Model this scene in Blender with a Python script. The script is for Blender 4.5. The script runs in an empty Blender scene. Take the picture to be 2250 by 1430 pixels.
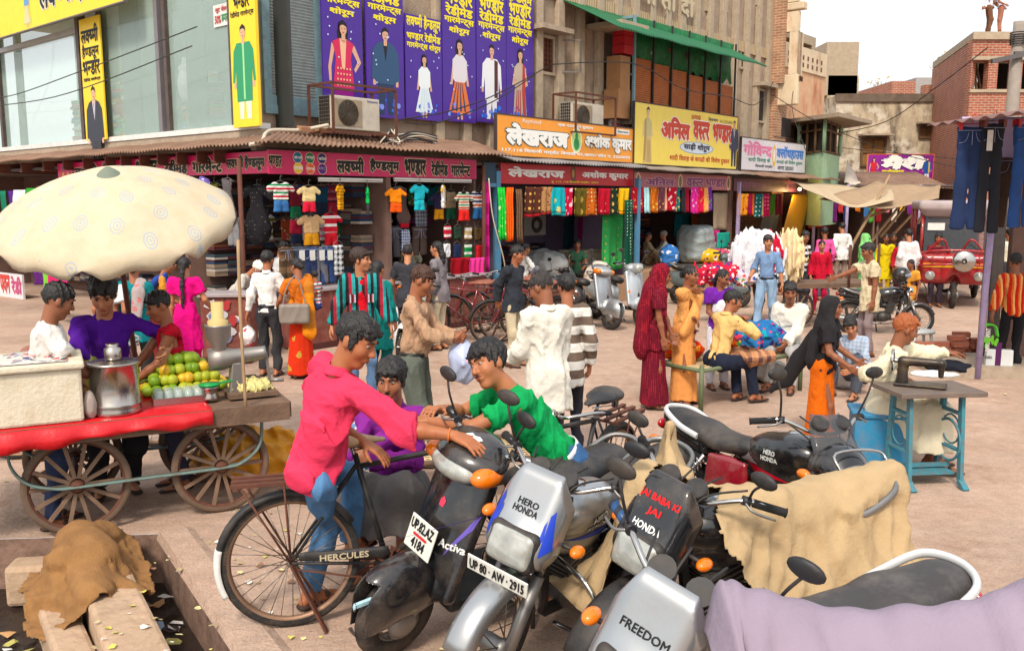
import bpy, bmesh, math, random
import numpy as np
from mathutils import Vector as V, Matrix
from mathutils.bvhtree import BVHTree
R = math.radians; sin, cos, pi = math.sin, math.cos, math.pi
random.seed(7); rng = np.random.default_rng(7)
sc = bpy.context.scene; COL = sc.collection

# ------------------------------------------------------------------ camera, sky, sun, exposure
CH, FP = 2.3, 1950.0                      # eye height; focal length in photo pixels
PT = math.atan(275 / FP)
cd = bpy.data.cameras.new("camera"); cam = bpy.data.objects.new("camera", cd); COL.objects.link(cam)
cam.location = (0, 0, CH); cam.rotation_euler = (pi/2 - PT, 0, 0)
cd.sensor_width = 36; cd.lens = FP/2250*36; cd.clip_start = .05; cd.clip_end = 2000
sc.camera = cam
wd = bpy.data.worlds.new("World"); sc.world = wd; wd.use_nodes = True
wn = wd.node_tree; bg = wn.nodes["Background"]
sky = wn.nodes.new("ShaderNodeTexSky"); sky.sky_type = 'NISHITA'; sky.sun_disc = False
SUN_EL, SUN_AZ = R(48), R(195)            # azimuth clockwise from +Y: behind the camera
sky.sun_elevation = SUN_EL; sky.sun_rotation = SUN_AZ; sky.dust_density = 6; sky.air_density = 1.3; sky.ozone_density = .6
hz = wn.nodes.new("ShaderNodeMix"); hz.data_type = 'RGBA'; hz.inputs[0].default_value = .75; hz.inputs[7].default_value = (4.55, 4.8, 5.0, 1)   # thin white overcast
wn.links.new(sky.outputs[0], hz.inputs[6]); wn.links.new(hz.outputs[2], bg.inputs[0]); bg.inputs[1].default_value = .15
sl = bpy.data.lights.new("sun", 'SUN'); sl.energy = 1.8; sl.angle = R(10); sl.color = (1, .93, .82)
so = bpy.data.objects.new("sun", sl); COL.objects.link(so)
so.rotation_euler = V((sin(SUN_AZ)*cos(SUN_EL), cos(SUN_AZ)*cos(SUN_EL), sin(SUN_EL))).to_track_quat('Z', 'Y').to_euler()
sc.view_settings.view_transform = 'Standard'; sc.view_settings.look = 'None'; sc.view_settings.gamma = 1
sc.view_settings.exposure = .88
sc.cycles.max_bounces = 6; sc.cycles.diffuse_bounces = 4; sc.cycles.transparent_max_bounces = 6

# ------------------------------------------------------------------ photo geometry
def ray(px, py):
    dx, dy = (px-1125)/FP, (py-715)/FP
    return V((dx, cos(PT)-dy*sin(PT), -sin(PT)-dy*cos(PT)))
def at(px, py, Y): d = ray(px, py); return V((0, 0, CH)) + d*(Y/d.y)
def gp(px, py, z=0): d = ray(px, py); return V((0, 0, CH)) + d*((z-CH)/d.z)

# ------------------------------------------------------------------ things
def thing(name, label, cat, loc=(0, 0, 0), rz=0, group=None, rot=None, scale=1):
    o = bpy.data.objects.new(name, None); COL.objects.link(o); o.location = loc
    o.rotation_euler = rot if rot is not None else (0, 0, rz); o.empty_display_size = .1; o.scale = (scale,)*3
    return tag(o, label, cat, group)
def tag(o, label, cat, group=None, kind=None):
    if label: o["label"] = label
    if cat: o["category"] = cat
    if group: o["group"] = group
    if kind: o["kind"] = kind
    return o
def dup(r, loc, rz, label, group=None, rot=None):
    c = r.copy(); COL.objects.link(c); c.location = loc; c.rotation_euler = rot if rot is not None else (0, 0, rz); c["label"] = label
    if group: c["group"] = group
    def kids(a, b):
        for ch in list(a.children):
            d = ch.copy(); COL.objects.link(d); d.parent = b; kids(ch, d)
    kids(r, c); return c
def link(name, me, mats, parent=None, loc=None):
    for m in (mats if isinstance(mats, (list, tuple)) else [mats]): me.materials.append(m)
    o = bpy.data.objects.new(name, me); COL.objects.link(o)
    if parent: o.parent = parent
    if loc is not None: o.location = loc
    return o

# ------------------------------------------------------------------ materials
def lin(c):
    return tuple(((x/255)/12.92 if x/255 <= .04045 else ((x/255+.055)/1.055)**2.4)*.82 for x in c[:3]) + (1,)
def nd(nt, t, ins=None, **at_):
    n = nt.nodes.new(t)
    for k, v in at_.items(): setattr(n, k, v)
    for k, v in (ins or {}).items():
        if isinstance(v, bpy.types.NodeSocket): nt.links.new(v, n.inputs[k])
        else: n.inputs[k].default_value = v
    return n
def mix(nt, f, a, b, mode='MIX'):
    return nd(nt, "ShaderNodeMix", {0: f, 6: a, 7: b}, data_type='RGBA', blend_type=mode).outputs[2]
def mth(nt, op, a, b=0.0, c=0.0): return nd(nt, "ShaderNodeMath", {0: a, 1: b, 2: c}, operation=op).outputs[0]
def ramp(nt, x, a, b): return nd(nt, "ShaderNodeMapRange", {0: x, 1: a, 2: b}).outputs[0]
MATS = {}
def mat(key, col=(128, 128, 128), rough=.7, metal=0, var=.12, vs=5, bump=0, bs=40, pat=None, spec=.4, coat=0, alpha=1, trans=0, emit=0, dirt=0, dcol=(150, 125, 105), sheen=0):
    if key in MATS: return MATS[key]
    m = bpy.data.materials.new(key); m.use_nodes = True; nt = m.node_tree; b = nt.nodes["Principled BSDF"]
    tc = nd(nt, "ShaderNodeTexCoord").outputs['Object']
    sx = nd(nt, "ShaderNodeSeparateXYZ", {0: tc}).outputs
    c = lin(col); cs = nd(nt, "ShaderNodeRGB").outputs[0]; cs.default_value = c
    h = None
    if pat:
        k = pat[0]
        if k == 'stripe':                 # axis, period, colours after the first
            cols = pat[3]; n = len(cols)+1
            x = mth(nt, 'FRACT', mth(nt, 'DIVIDE', sx[pat[1]], pat[2]))
            for i, q in enumerate(cols): cs = mix(nt, mth(nt, 'GREATER_THAN', x, (i+1)/n), cs, lin(q))
        elif k == 'check':                # period, colour for crossing bands
            bands = [mth(nt, 'GREATER_THAN', mth(nt, 'FRACT', mth(nt, 'DIVIDE', sx[a], pat[1])), .55) for a in (0, 2)]
            f = mth(nt, 'MULTIPLY', mth(nt, 'ADD', bands[0], bands[1]), .5); cs = mix(nt, f, cs, lin(pat[2]))
        elif k == 'dots':                 # scale, radius, colour, randomness
            vo = nd(nt, "ShaderNodeTexVoronoi", {'Vector': tc, 'Scale': pat[1], 'Randomness': pat[4] if len(pat) > 4 else .2})
            cs = mix(nt, mth(nt, 'LESS_THAN', vo.outputs['Distance'], pat[2]), cs, lin(pat[3]))
        elif k == 'flor':                 # scale, colours: patches of print
            for i, q in enumerate(pat[2]):
                vo = nd(nt, "ShaderNodeTexVoronoi", {'Vector': nd(nt, "ShaderNodeVectorMath", {0: tc, 1: (3.1*i+1, 1.7*i, 2.3*i)}).outputs[0], 'Scale': pat[1]*(1+.35*i)})
                wv = nd(nt, "ShaderNodeTexNoise", {'Vector': tc, 'Scale': pat[1]*2.5, 'Detail': 1})
                cs = mix(nt, mth(nt, 'LESS_THAN', mth(nt, 'ADD', vo.outputs['Distance'], mth(nt, 'MULTIPLY', wv.outputs[0], .7)), .62), cs, lin(q))
        elif k == 'brick':                # mortar colour, second brick colour, width, height
            co = nd(nt, "ShaderNodeCombineXYZ", {0: mth(nt, 'ADD', sx[0], sx[1]), 1: sx[2], 2: 0.0}).outputs[0]
            bk = nd(nt, "ShaderNodeTexBrick", {'Vector': co, 'Color1': cs, 'Color2': lin(pat[2]), 'Mortar': lin(pat[1]), 'Scale': 1, 'Mortar Size': pat[3]*.06, 'Brick Width': pat[3], 'Row Height': pat[3]/3, 'Bias': -.2})
            cs = bk.outputs[0]; h = bk.outputs['Fac']; h = mth(nt, 'SUBTRACT', 1.0, h)
        elif k == 'stain':                # streaked plaster: colour of stain, amount
            st = nd(nt, "ShaderNodeMapping", {'Vector': tc, 'Scale': (1.6, 1.6, .5)}).outputs[0]
            n1 = nd(nt, "ShaderNodeTexNoise", {'Vector': st, 'Scale': 1.3, 'Detail': 9, 'Roughness': .68}).outputs[0]
            cs = mix(nt, ramp(nt, n1, .62-pat[2]*.3, .75-pat[2]*.15), cs, lin(pat[1]))
            if len(pat) > 3:
                n2 = nd(nt, "ShaderNodeTexNoise", {'Vector': tc, 'Scale': 1.9, 'Detail': 8, 'Roughness': .6}).outputs[0]
                cs = mix(nt, ramp(nt, n2, .5, .6), cs, lin(pat[3]))
        elif k == 'med':                  # pale printed medallions on cloth
            vo = nd(nt, "ShaderNodeTexVoronoi", {'Vector': tc, 'Scale': pat[1], 'Randomness': .25}, voronoi_dimensions='2D')
            d = vo.outputs['Distance']
            ring = mth(nt, 'MULTIPLY', mth(nt, 'GREATER_THAN', mth(nt, 'SINE', mth(nt, 'MULTIPLY', d, 75.0)), .1), mth(nt, 'LESS_THAN', d, .24))
            cs = mix(nt, mth(nt, 'MULTIPLY', ring, .7), cs, lin(pat[2]))
    if var:
        no = nd(nt, "ShaderNodeTexNoise", {'Vector': tc, 'Scale': vs, 'Detail': 6, 'Roughness': .6}).outputs[0]
        cs = mix(nt, 1.0, cs, nd(nt, "ShaderNodeMapRange", {0: no, 1: .25, 2: .75, 3: 1-var, 4: 1+var}).outputs[0], 'MULTIPLY')
    if dirt:
        no = nd(nt, "ShaderNodeTexNoise", {'Vector': tc, 'Scale': vs*1.7, 'Detail': 8, 'Roughness': .7}).outputs[0]
        f = mth(nt, 'MULTIPLY', ramp(nt, no, .45, .72), dirt)
        cs = mix(nt, f, cs, lin(dcol))
        nt.links.new(mth(nt, 'ADD', rough, mth(nt, 'MULTIPLY', f, .45)), b.inputs['Roughness'])
    else: b.inputs['Roughness'].default_value = rough
    nt.links.new(cs, b.inputs['Base Color'])
    b.inputs['Metallic'].default_value = metal; b.inputs['Specular IOR Level'].default_value = spec
    if coat: b.inputs['Coat Weight'].default_value = coat; b.inputs['Coat Roughness'].default_value = .06
    if alpha < 1: b.inputs['Alpha'].default_value = alpha
    if trans: b.inputs['Transmission Weight'].default_value = trans
    if sheen: b.inputs['Sheen Weight'].default_value = sheen
    if emit: nt.links.new(cs, b.inputs['Emission Color']); b.inputs['Emission Strength'].default_value = emit
    if bump:
        no = nd(nt, "ShaderNodeTexNoise", {'Vector': tc, 'Scale': bs, 'Detail': 5, 'Roughness': .6}).outputs[0]
        if h is not None: no = mth(nt, 'ADD', mth(nt, 'MULTIPLY', no, .4), h)
        nt.links.new(nd(nt, "ShaderNodeBump", {'Strength': min(bump, 1), 'Distance': .02, 'Height': no}).outputs[0], b.inputs['Normal'])
    MATS[key] = m; return m
def cloth(col, pat=None, **k): return mat(f"cloth{col}{pat}", col, .9, pat=pat, bump=.6, bs=15, spec=.15, var=.12, **k)
def paint(col, **k):
    k = {**dict(rough=.45, dirt=.3, vs=3), **k}; return mat(f"paint{col}{sorted(k.items())}", col, **k)

# ------------------------------------------------------------------ mesh builder
def frame(d, up=(0, 0, 1)):
    d = V(d).normalized(); up = V(up)
    if abs(d.dot(up)) > .98*up.length: up = V((1, 0, 0)) if abs(d.x) < .9 else V((0, 1, 0))
    s = d.cross(up).normalized(); return s, s.cross(d).normalized()
def sp(pts, n=6, closed=False):
    p = [V(q) for q in pts]; out = []; L = len(p)
    for i in range(L if closed else L-1):
        a, b, c, d = (p[(i-1) % L], p[i], p[(i+1) % L], p[(i+2) % L]) if closed else (p[max(i-1, 0)], p[i], p[i+1], p[min(i+2, L-1)])
        for j in range(n):
            t = j/n; out.append(.5*((2*b)+(c-a)*t+(2*a-5*b+4*c-d)*t*t+(3*b-a-3*c+d)*t**3))
    if not closed: out.append(p[-1])
    return out
class MB:
    def __init__(s): s.v = []; s.f = []; s.m = []; s.s = []; s.mi = 0; s.X = None
    def add(s, vs, fs, smooth=False):
        o = len(s.v); s.v += [tuple(s.X @ V(p)) if s.X else tuple(p) for p in vs]
        for f in fs: s.f.append([i+o for i in f]); s.m.append(s.mi); s.s.append(smooth)
        return s
    def box(s, c, size, rot=None):
        c = V(c); x, y, z = (q/2 for q in size)
        vs = [V((i, j, k)) for i in (-x, x) for j in (-y, y) for k in (-z, z)]
        if rot is not None: vs = [rot @ v for v in vs]
        return s.add([c+v for v in vs], [(0, 1, 3, 2), (4, 6, 7, 5), (0, 4, 5, 1), (2, 3, 7, 6), (0, 2, 6, 4), (1, 5, 7, 3)])
    def span(s, a, b): a, b = V(a), V(b); return s.box((a+b)/2, b-a)
    def bar(s, a, b, w, h=None, up=(0, 0, 1)):
        a, b = V(a), V(b); x, y = frame(b-a, up); h = h or w; x = x*w/2; y = y*h/2
        return s.add([a-x-y, a+x-y, a+x+y, a-x+y, b-x-y, b+x-y, b+x+y, b-x+y], [(3, 2, 1, 0), (4, 5, 6, 7), (0, 1, 5, 4), (1, 2, 6, 5), (2, 3, 7, 6), (3, 0, 4, 7)])
    def tube(s, pts, r, n=8, closed=False, sq=1):
        pts = [V(p) for p in pts]; L = len(pts); rs = r if isinstance(r, (list, tuple)) else [r]*L; vs = []
        t0 = (pts[1]-pts[0]).normalized(); x, y = frame(t0)
        for i, p in enumerate(pts):
            t = ((pts[(i+1) % L]-pts[i-1]) if closed else (pts[min(i+1, L-1)]-pts[max(i-1, 0)])).normalized()
            x = (x-t*x.dot(t)).normalized(); y = t.cross(x)
            for j in range(n): a = 2*pi*j/n; vs.append(p+x*cos(a)*rs[i]+y*sin(a)*rs[i]*sq)
        fs = [(i*n+j, ((i+1) % L)*n+j, ((i+1) % L)*n+(j+1) % n, i*n+(j+1) % n) for i in range(L if closed else L-1) for j in range(n)]
        s.add(vs, fs, True)
        if not closed: o = len(s.v)-L*n; s.f += [[o+j for j in range(n)], [o+(L-1)*n+j for j in reversed(range(n))]]; s.m += [s.mi]*2; s.s += [False]*2
        return s
    def lathe(s, prof, n=20, c=(0, 0, 0), axis=(0, 0, 1), a0=0, a1=2*pi, smooth=True):
        x, y = frame(axis); z = V(axis).normalized(); c = V(c); full = abs(a1-a0-2*pi) < 1e-6; k = n if full else n+1; vs = []
        for r, h in prof:
            for j in range(k): a = a0+(a1-a0)*j/n; vs.append(c+z*h+(x*cos(a)+y*sin(a))*r)
        fs = [(i*k+j, i*k+(j+1) % k, (i+1)*k+(j+1) % k, (i+1)*k+j) for i in range(len(prof)-1) for j in range(n)]
        return s.add(vs, fs, smooth)
    def ball(s, c, r, n=12, m=8):
        r = (r,)*3 if isinstance(r, (int, float)) else r; c = V(c); vs = []
        for i in range(m+1):
            a = pi*i/m
            for j in range(n): b = 2*pi*j/n; vs.append(c+V((r[0]*sin(a)*cos(b), r[1]*sin(a)*sin(b), r[2]*cos(a))))
        return s.add(vs, [(i*n+j, (i+1)*n+j, (i+1)*n+(j+1) % n, i*n+(j+1) % n) for i in range(m) for j in range(n)], True)
    def sheet(s, rows, smooth=True, closed=False):
        n = len(rows[0]); k = n if closed else n-1
        return s.add([p for r in rows for p in r], [(i*n+j, i*n+(j+1) % n, (i+1)*n+(j+1) % n, (i+1)*n+j) for i in range(len(rows)-1) for j in range(k)], smooth)
    def poly(s, pts, ex=None):
        pts = [V(p) for p in pts]; n = len(pts)
        if ex is None: return s.add(pts, [list(range(n))])
        ex = V(ex); return s.add(pts+[p+ex for p in pts], [list(range(n))[::-1], list(range(n, 2*n))]+[(i, (i+1) % n, n+(i+1) % n, n+i) for i in range(n)])
    def build(s, name, mats, parent=None, loc=None, bev=0, solid=0, sub=0):
        me = bpy.data.meshes.new(name); me.from_pydata(s.v, [], s.f); me.polygons.foreach_set('material_index', s.m); me.polygons.foreach_set('use_smooth', s.s)
        bm = bmesh.new(); bm.from_mesh(me)
        if not solid: bmesh.ops.recalc_face_normals(bm, faces=bm.faces)
        bm.to_mesh(me); bm.free()
        o = link(name, me, mats, parent, loc)
        if sub: q = o.modifiers.new('s', 'SUBSURF'); q.levels = q.render_levels = sub
        if solid: q = o.modifiers.new('t', 'SOLIDIFY'); q.thickness = solid; q.offset = 0
        if bev: q = o.modifiers.new('b', 'BEVEL'); q.width = bev; q.segments = 2; q.limit_method = 'ANGLE'
        return o

# ------------------------------------------------------------------ smooth-blended solids (distance field -> surface nets)
def nets(D, org, h):
    ins = D < 0; n = ins.astype(np.int8)
    s8 = sum(n[i:n.shape[0]-1+i, j:n.shape[1]-1+j, k:n.shape[2]-1+k] for i in (0, 1) for j in (0, 1) for k in (0, 1))
    act = (s8 > 0) & (s8 < 8); ijk = np.argwhere(act); N = len(ijk)
    if N == 0: return None
    idx = np.full(act.shape, -1, np.int64); idx[act] = np.arange(N)
    acc = np.zeros((N, 3)); cnt = np.zeros(N); cr = [(i, j, k) for i in (0, 1) for j in (0, 1) for k in (0, 1)]
    for a in cr:
        for ax in range(3):
            if a[ax]: continue
            b = list(a); b[ax] = 1
            va = D[ijk[:, 0]+a[0], ijk[:, 1]+a[1], ijk[:, 2]+a[2]]; vb = D[ijk[:, 0]+b[0], ijk[:, 1]+b[1], ijk[:, 2]+b[2]]
            m = (va < 0) != (vb < 0); t = va[m]/(va[m]-vb[m]); p = np.tile(np.array(a, float), (m.sum(), 1)); p[:, ax] += t
            acc[m] += p; cnt[m] += 1
    P = (ijk+acc/cnt[:, None])*h+org; Q = []
    for ax in range(3):
        u, w = (ax+1) % 3, (ax+2) % 3
        A = np.take(ins, range(0, ins.shape[ax]-1), ax); B = np.take(ins, range(1, ins.shape[ax]), ax); e = np.argwhere(A != B)
        e = e[(e[:, u] > 0) & (e[:, w] > 0) & (e[:, u] < ins.shape[u]-1) & (e[:, w] < ins.shape[w]-1)]
        if len(e) == 0: continue
        def g(du, dw): q = e.copy(); q[:, u] += du; q[:, w] += dw; return idx[q[:, 0], q[:, 1], q[:, 2]]
        f = np.stack([g(-1, -1), g(0, -1), g(0, 0), g(-1, 0)], 1); fl = ~ins[e[:, 0], e[:, 1], e[:, 2]]; f[fl] = f[fl][:, ::-1]; Q.append(f)
    return P, np.concatenate(Q)
class SD:
    def __init__(s, vox=.012): s.P = []; s.vox = vox; s.w = []
    def _a(s, kind, lo, hi, fn, k, op): s.P.append((op, np.array(lo, float), np.array(hi, float), fn, k)); return s
    def cap(s, a, b, r0, r1=None, k=.02, q=None, op=1):
        r1 = r0 if r1 is None else r1; A, B = np.array(V(a), float), np.array(V(b), float); rm = max(r0, r1)
        qa = None if q is None else (np.array(V(q[0]).normalized(), float), q[1])
        def fn(p):
            x = p-A; ba = B-A
            if qa is not None: x = x+(x@qa[0])[..., None]*(qa[1]-1)*qa[0]; ba = ba+(ba@qa[0])*(qa[1]-1)*qa[0]
            t = np.clip((x@ba)/max(ba@ba, 1e-9), 0, 1); return np.linalg.norm(x-t[..., None]*ba, axis=-1)-(r0+(r1-r0)*t)
        return s._a('c', np.minimum(A, B)-rm, np.maximum(A, B)+rm, fn, k, op)
    def chain(s, pts, rs, k=.02, q=None):
        rs = rs if isinstance(rs, (list, tuple)) else [rs]*len(pts)
        for i in range(len(pts)-1): s.cap(pts[i], pts[i+1], rs[i], rs[i+1], k, q)
        return s
    def ell(s, c, r, M=None, k=.02, op=1):
        c = np.array(V(c), float); r = np.array((r,)*3 if isinstance(r, (int, float)) else r, float); Mi = None if M is None else np.array(M.to_3x3().inverted(), float); m = r.max() if M is not None else r
        def fn(p):
            x = p-c
            if Mi is not None: x = x@Mi.T
            k0 = np.linalg.norm(x/r, axis=-1); k1 = np.linalg.norm(x/(r*r), axis=-1)+1e-9; return k0*(k0-1)/k1
        return s._a('e', c-m, c+m, fn, k, op)
    def box(s, c, h, rad=.02, M=None, k=.02, op=1):
        c = np.array(V(c), float); h = np.array(h, float); Mi = None if M is None else np.array(M.to_3x3().inverted(), float); m = np.linalg.norm(h) if M is not None else h
        def fn(p):
            x = p-c
            if Mi is not None: x = x@Mi.T
            d = np.abs(x)-(h-rad); return np.linalg.norm(np.maximum(d, 0), axis=-1)+np.minimum(d.max(-1), 0)-rad
        return s._a('b', c-m, c+m, fn, k, op)
    def plane(s, c, n, rad):              # cut away everything on the n side of c, within rad of c
        c = np.array(V(c), float); n = np.array(V(n).normalized(), float)
        return s._a('p', c-rad, c+rad, lambda p: -((p-c)@n), 0, -1)
    def wrinkle(s, amp, freq, st=(1, 1, 1), seed=0): s.w.append((amp, freq, np.array(st, float), seed)); return s
    def mesh(s):
        h = s.vox; add = [p for p in s.P if p[0] == 1]
        lo = np.min([p[1] for p in add], 0)-3*h-.01; hi = np.max([p[2] for p in add], 0)+3*h+.01; n = np.ceil((hi-lo)/h).astype(int)+1
        D = np.full(n, 1.0, np.float32)
        ax = [lo[i]+np.arange(n[i])*h for i in range(3)]
        for op, a, b, fn, k in s.P:
            pad = k+2.5*h; i0 = np.maximum(np.floor((a-pad-lo)/h).astype(int), 0); i1 = np.minimum(np.ceil((b+pad-lo)/h).astype(int)+1, n)
            if (i1 <= i0).any(): continue
            sl_ = tuple(slice(i0[q], i1[q]) for q in range(3))
            p = np.stack(np.meshgrid(*[ax[q][i0[q]:i1[q]] for q in range(3)], indexing='ij'), -1)
            d = fn(p); A = D[sl_]
            if op == 1:
                if k > 0: hh = np.maximum(k-np.abs(A-d), 0)/k; D[sl_] = np.minimum(A, d)-hh*hh*k*.25
                else: D[sl_] = np.minimum(A, d)
            else: D[sl_] = np.maximum(A, -d)
        for amp, fr, st, seed in s.w:
            m = np.argwhere(np.abs(D) < max(3*h, 2*amp)); p = (m*h+lo)*st; g = np.random.default_rng(seed); v = np.zeros(len(m))
            wpx = np.stack([np.sin(p@g.normal(size=3)*fr*.5+g.uniform(0, 6)) for _ in range(3)], 1)*.35/fr*2
            for o in range(4):
                u = g.normal(size=3); u /= np.linalg.norm(u); v += (1.3-2*np.abs(np.sin((p+wpx)@u*fr*.8*(1+.45*o)+g.uniform(0, 6)))**.8)/(1+.4*o)*-1
            D[m[:, 0], m[:, 1], m[:, 2]] += (amp*v*.5).astype(np.float32)
        return nets(D, lo, h)
    def build(s, name, mats, parent=None, loc=None, col=None):
        r = s.mesh(); me = bpy.data.meshes.new(name)
        if r is not None:
            P, Q = r; me.vertices.add(len(P)); me.vertices.foreach_set('co', P.ravel().astype(np.float32)); me.loops.add(Q.size); me.loops.foreach_set('vertex_index', Q.ravel().astype(np.int32))
            me.polygons.add(len(Q)); me.polygons.foreach_set('loop_start', np.arange(0, Q.size, 4, dtype=np.int32)); me.polygons.foreach_set('use_smooth', np.ones(len(Q), bool)); me.update(calc_edges=True); me.validate()
        return link(name, me, mats, parent, loc)

# ------------------------------------------------------------------ lettering
HALF = 'ण्,न्,स्,म्,ल्,त्,ष्,श्,क्,व्,च्,ग्,ज्,थ्,ख्,भ्,प्,ब्'.split(',')
GC = {}
def glyphs(t, bold):
    k = (t, bold)
    if k not in GC:
        c = bpy.data.curves.new('t', 'FONT'); c.body = t; c.size = 1; c.offset = bold; c.resolution_u = 2
        o = bpy.data.objects.new('t', c); me = bpy.data.meshes.new_from_object(o)
        GC[k] = ([v.co.copy() for v in me.vertices], [list(p.vertices) for p in me.polygons]); bpy.data.objects.remove(o); bpy.data.curves.remove(c); bpy.data.meshes.remove(me)
    return GC[k]
def layout(t, bold=0):
    t = list(t); i = 0                    # the short i sign is written before its consonant cluster
    while i < len(t):
        if t[i] == 'ि':
            j = i-1
            while j >= 2 and t[j-1] == '्': j -= 2
            t.pop(i); t.insert(j, 'ि')
        i += 1
    t = ''.join(t); runs = []; cur = ''; i = 0
    while i < len(t):
        if t[i:i+2] in HALF and i+2 < len(t) and t[i+2] != ' ':
            if cur: runs.append((cur, 0)); cur = ''
            runs.append((t[i], 1)); i += 2
        else: cur += t[i]; i += 1
    if cur: runs.append((cur, 0))
    vs, fs, x = [], [], 0.0
    for r, half in runs:
        lead = len(r)-len(r.lstrip(' ')); x += lead*.3; r2 = r.strip(' ')
        if r2:
            v, f = glyphs(r2, bold); mx = max((p.x for p in v), default=0)
            if half:
                cut = mx*(.78 if r2 == 'क' else .7); keep = [p for p in f if sum(v[q].x for q in p)/len(p) < cut]
                f = keep; v = [V((min(p.x, cut), p.y, 0)) for p in v]; mx = cut
            o = len(vs); vs += [V((p.x+x, p.y, 0)) for p in v]; fs += [[q+o for q in p] for p in f]; x += mx-bold*.5
        x += (len(r)-len(r.rstrip(' ')))*.3
    return vs, fs
def ring(b, n): return [(0, 0)]+[(b*cos(2*pi*k/n), b*sin(2*pi*k/n)) for k in range(n)]
def txt(t, parent, x, z, w, h, m, y=-.004, bold=.02, out=None, slant=0, name='lettering'):
    """lettering in the parent's XZ plane facing -Y, fitted to the w x h box whose lower corner is (x, z)"""
    v, f = layout(t); lo = [min(p[i] for p in v) for i in (0, 1)]; hi = [max(p[i] for p in v) for i in (0, 1)]; b = MB(); ms = []
    sx, sz = w/(hi[0]-lo[0]), h/(hi[1]-lo[1])
    for bd, n, yy, mm in ([(bold+.05, 8, y, out)] if out else [])+[(bold*1.3, 4 if bold > .015 else 0, y-.005 if out else y, m)]:
        b.mi = len(ms); ms.append(mm)
        for k, (dx, dz) in enumerate(ring(bd, n)): b.add([((p.x-lo[0]+dx)*sx+x+slant*(p.y-lo[1]), yy-.0004*k, (p.y-lo[1]+dz)*sz+z) for p in v], f)
    return b.build(name, ms, parent)
def decal(t, parent, target, o, d, up, w, h, m, bold=.02, off=.003, name='lettering', out=None):
    """lettering laid onto a curved part: thrown from o along d onto the target mesh"""
    me = target.data; bv = BVHTree.FromPolygons([v.co for v in me.vertices], [list(p.vertices) for p in me.polygons])
    d = V(d).normalized(); x, y = frame(d, up); o = V(o); b = MB(); ms = []
    v0, _ = layout(t, bold); lo = [min(p[i] for p in v0) for i in (0, 1)]; hi = [max(p[i] for p in v0) for i in (0, 1)]
    for k, (bd, mm, e) in enumerate([(0, out, q_) for q_ in ring(.05, 6)[1:] if out]+[(0, m, q_) for q_ in ring(bold, 3)]):
        v, f = layout(t); pts = []
        for p in v:
            q = o+x*(((p.x+e[0]-lo[0])/(hi[0]-lo[0])-.5)*w)+y*(((p.y+e[1]-lo[1])/(hi[1]-lo[1])-.5)*h); hit = bv.ray_cast(q, d)
            pts.append((hit[0] if hit[0] else q+d*.1)-d*(off+.0004*k))
        b.mi = k; ms.append(mm); b.add(pts, f)
    return b.build(name, ms, parent)
# ================================================================== the setting
RA, RB = math.atan2(.7615, .648), math.atan2(-.648, .7615)
C0, W0 = V((-3.55, 13.5, 0)), V((-3.95, 14.2, 0))
A, B, WA, WB = (C0, RA), (C0, RB), (W0, RA), (W0, RB)
def pl(fr, px, py, t=0):
    o, rz = fr; n = V((-sin(rz), cos(rz), 0)); u = V((cos(rz), sin(rz), 0)); d = ray(px, py); p0 = V((0, 0, CH))
    p = p0+d*((t-(p0-o).dot(n))/d.dot(n)); return (p-o).dot(u), p.z
def fp(fr, s, t=0, z=0): o, rz = fr; return o+V((cos(rz)*s-sin(rz)*t, sin(rz)*s+cos(rz)*t, z))

m_ground = mat("dusty_ground", (197, 168, 148), .95, var=.2, vs=.7, bump=.6, bs=26, dirt=.55, dcol=(160, 122, 100), spec=.15)
m_conc = mat("concrete", (178, 160, 140), .9, var=.14, vs=4, bump=.45, bs=30, spec=.2, dirt=.5, dcol=(128, 108, 90))
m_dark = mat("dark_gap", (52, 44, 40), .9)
m_rust = mat("rusty_iron", (98, 56, 40), .75, var=.25, vs=14, bump=.2)
m_steel = mat("grey_steel", (116, 112, 108), .5, metal=.3, dirt=.4)
m_white = mat("white_paint", (226, 224, 218), .6, dirt=.25)
m_black = mat("black_letters", (28, 24, 24), .6, var=0)
m_wire = mat("cable_rubber", (46, 42, 42), .6, var=0)
m_wirew = mat("pale_cable", (205, 192, 172), .6, var=0)

nt_ = m_ground.node_tree; pb_ = nt_.nodes["Principled BSDF"]; src = pb_.inputs['Base Color'].links[0].from_socket; tc_ = nd(nt_, "ShaderNodeTexCoord").outputs['Object']
for s_c, lo_, hi_, a_, c_ in ((70, .35, .65, .74, 1.16), (9, .3, .7, .84, 1.12), (.3, .3, .7, .82, 1.14)): src = mix(nt_, 1.0, src, nd(nt_, "ShaderNodeMapRange", {0: nd(nt_, "ShaderNodeTexNoise", {'Vector': tc_, 'Scale': s_c, 'Detail': 8, 'Roughness': .7}).outputs[0], 1: lo_, 2: hi_, 3: a_, 4: c_}).outputs[0], 'MULTIPLY')
sp_ = nd(nt_, "ShaderNodeTexVoronoi", {'Vector': tc_, 'Scale': 5}).outputs['Distance']; src = mix(nt_, mth(nt_, 'MULTIPLY', mth(nt_, 'LESS_THAN', sp_, .05), .5), src, lin((120, 84, 70)))
for s_c, c_ in ((.55, .9), (1.7, .86)): src = mix(nt_, ramp(nt_, nd(nt_, "ShaderNodeTexNoise", {'Vector': tc_, 'Scale': s_c, 'Detail': 7, 'Roughness': .72}).outputs[0], .56, .63), src, mix(nt_, 1.0, src, (c_, c_*.96, c_*.93, 1), 'MULTIPLY'))
nt_.links.new(src, pb_.inputs['Base Color'])
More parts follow.
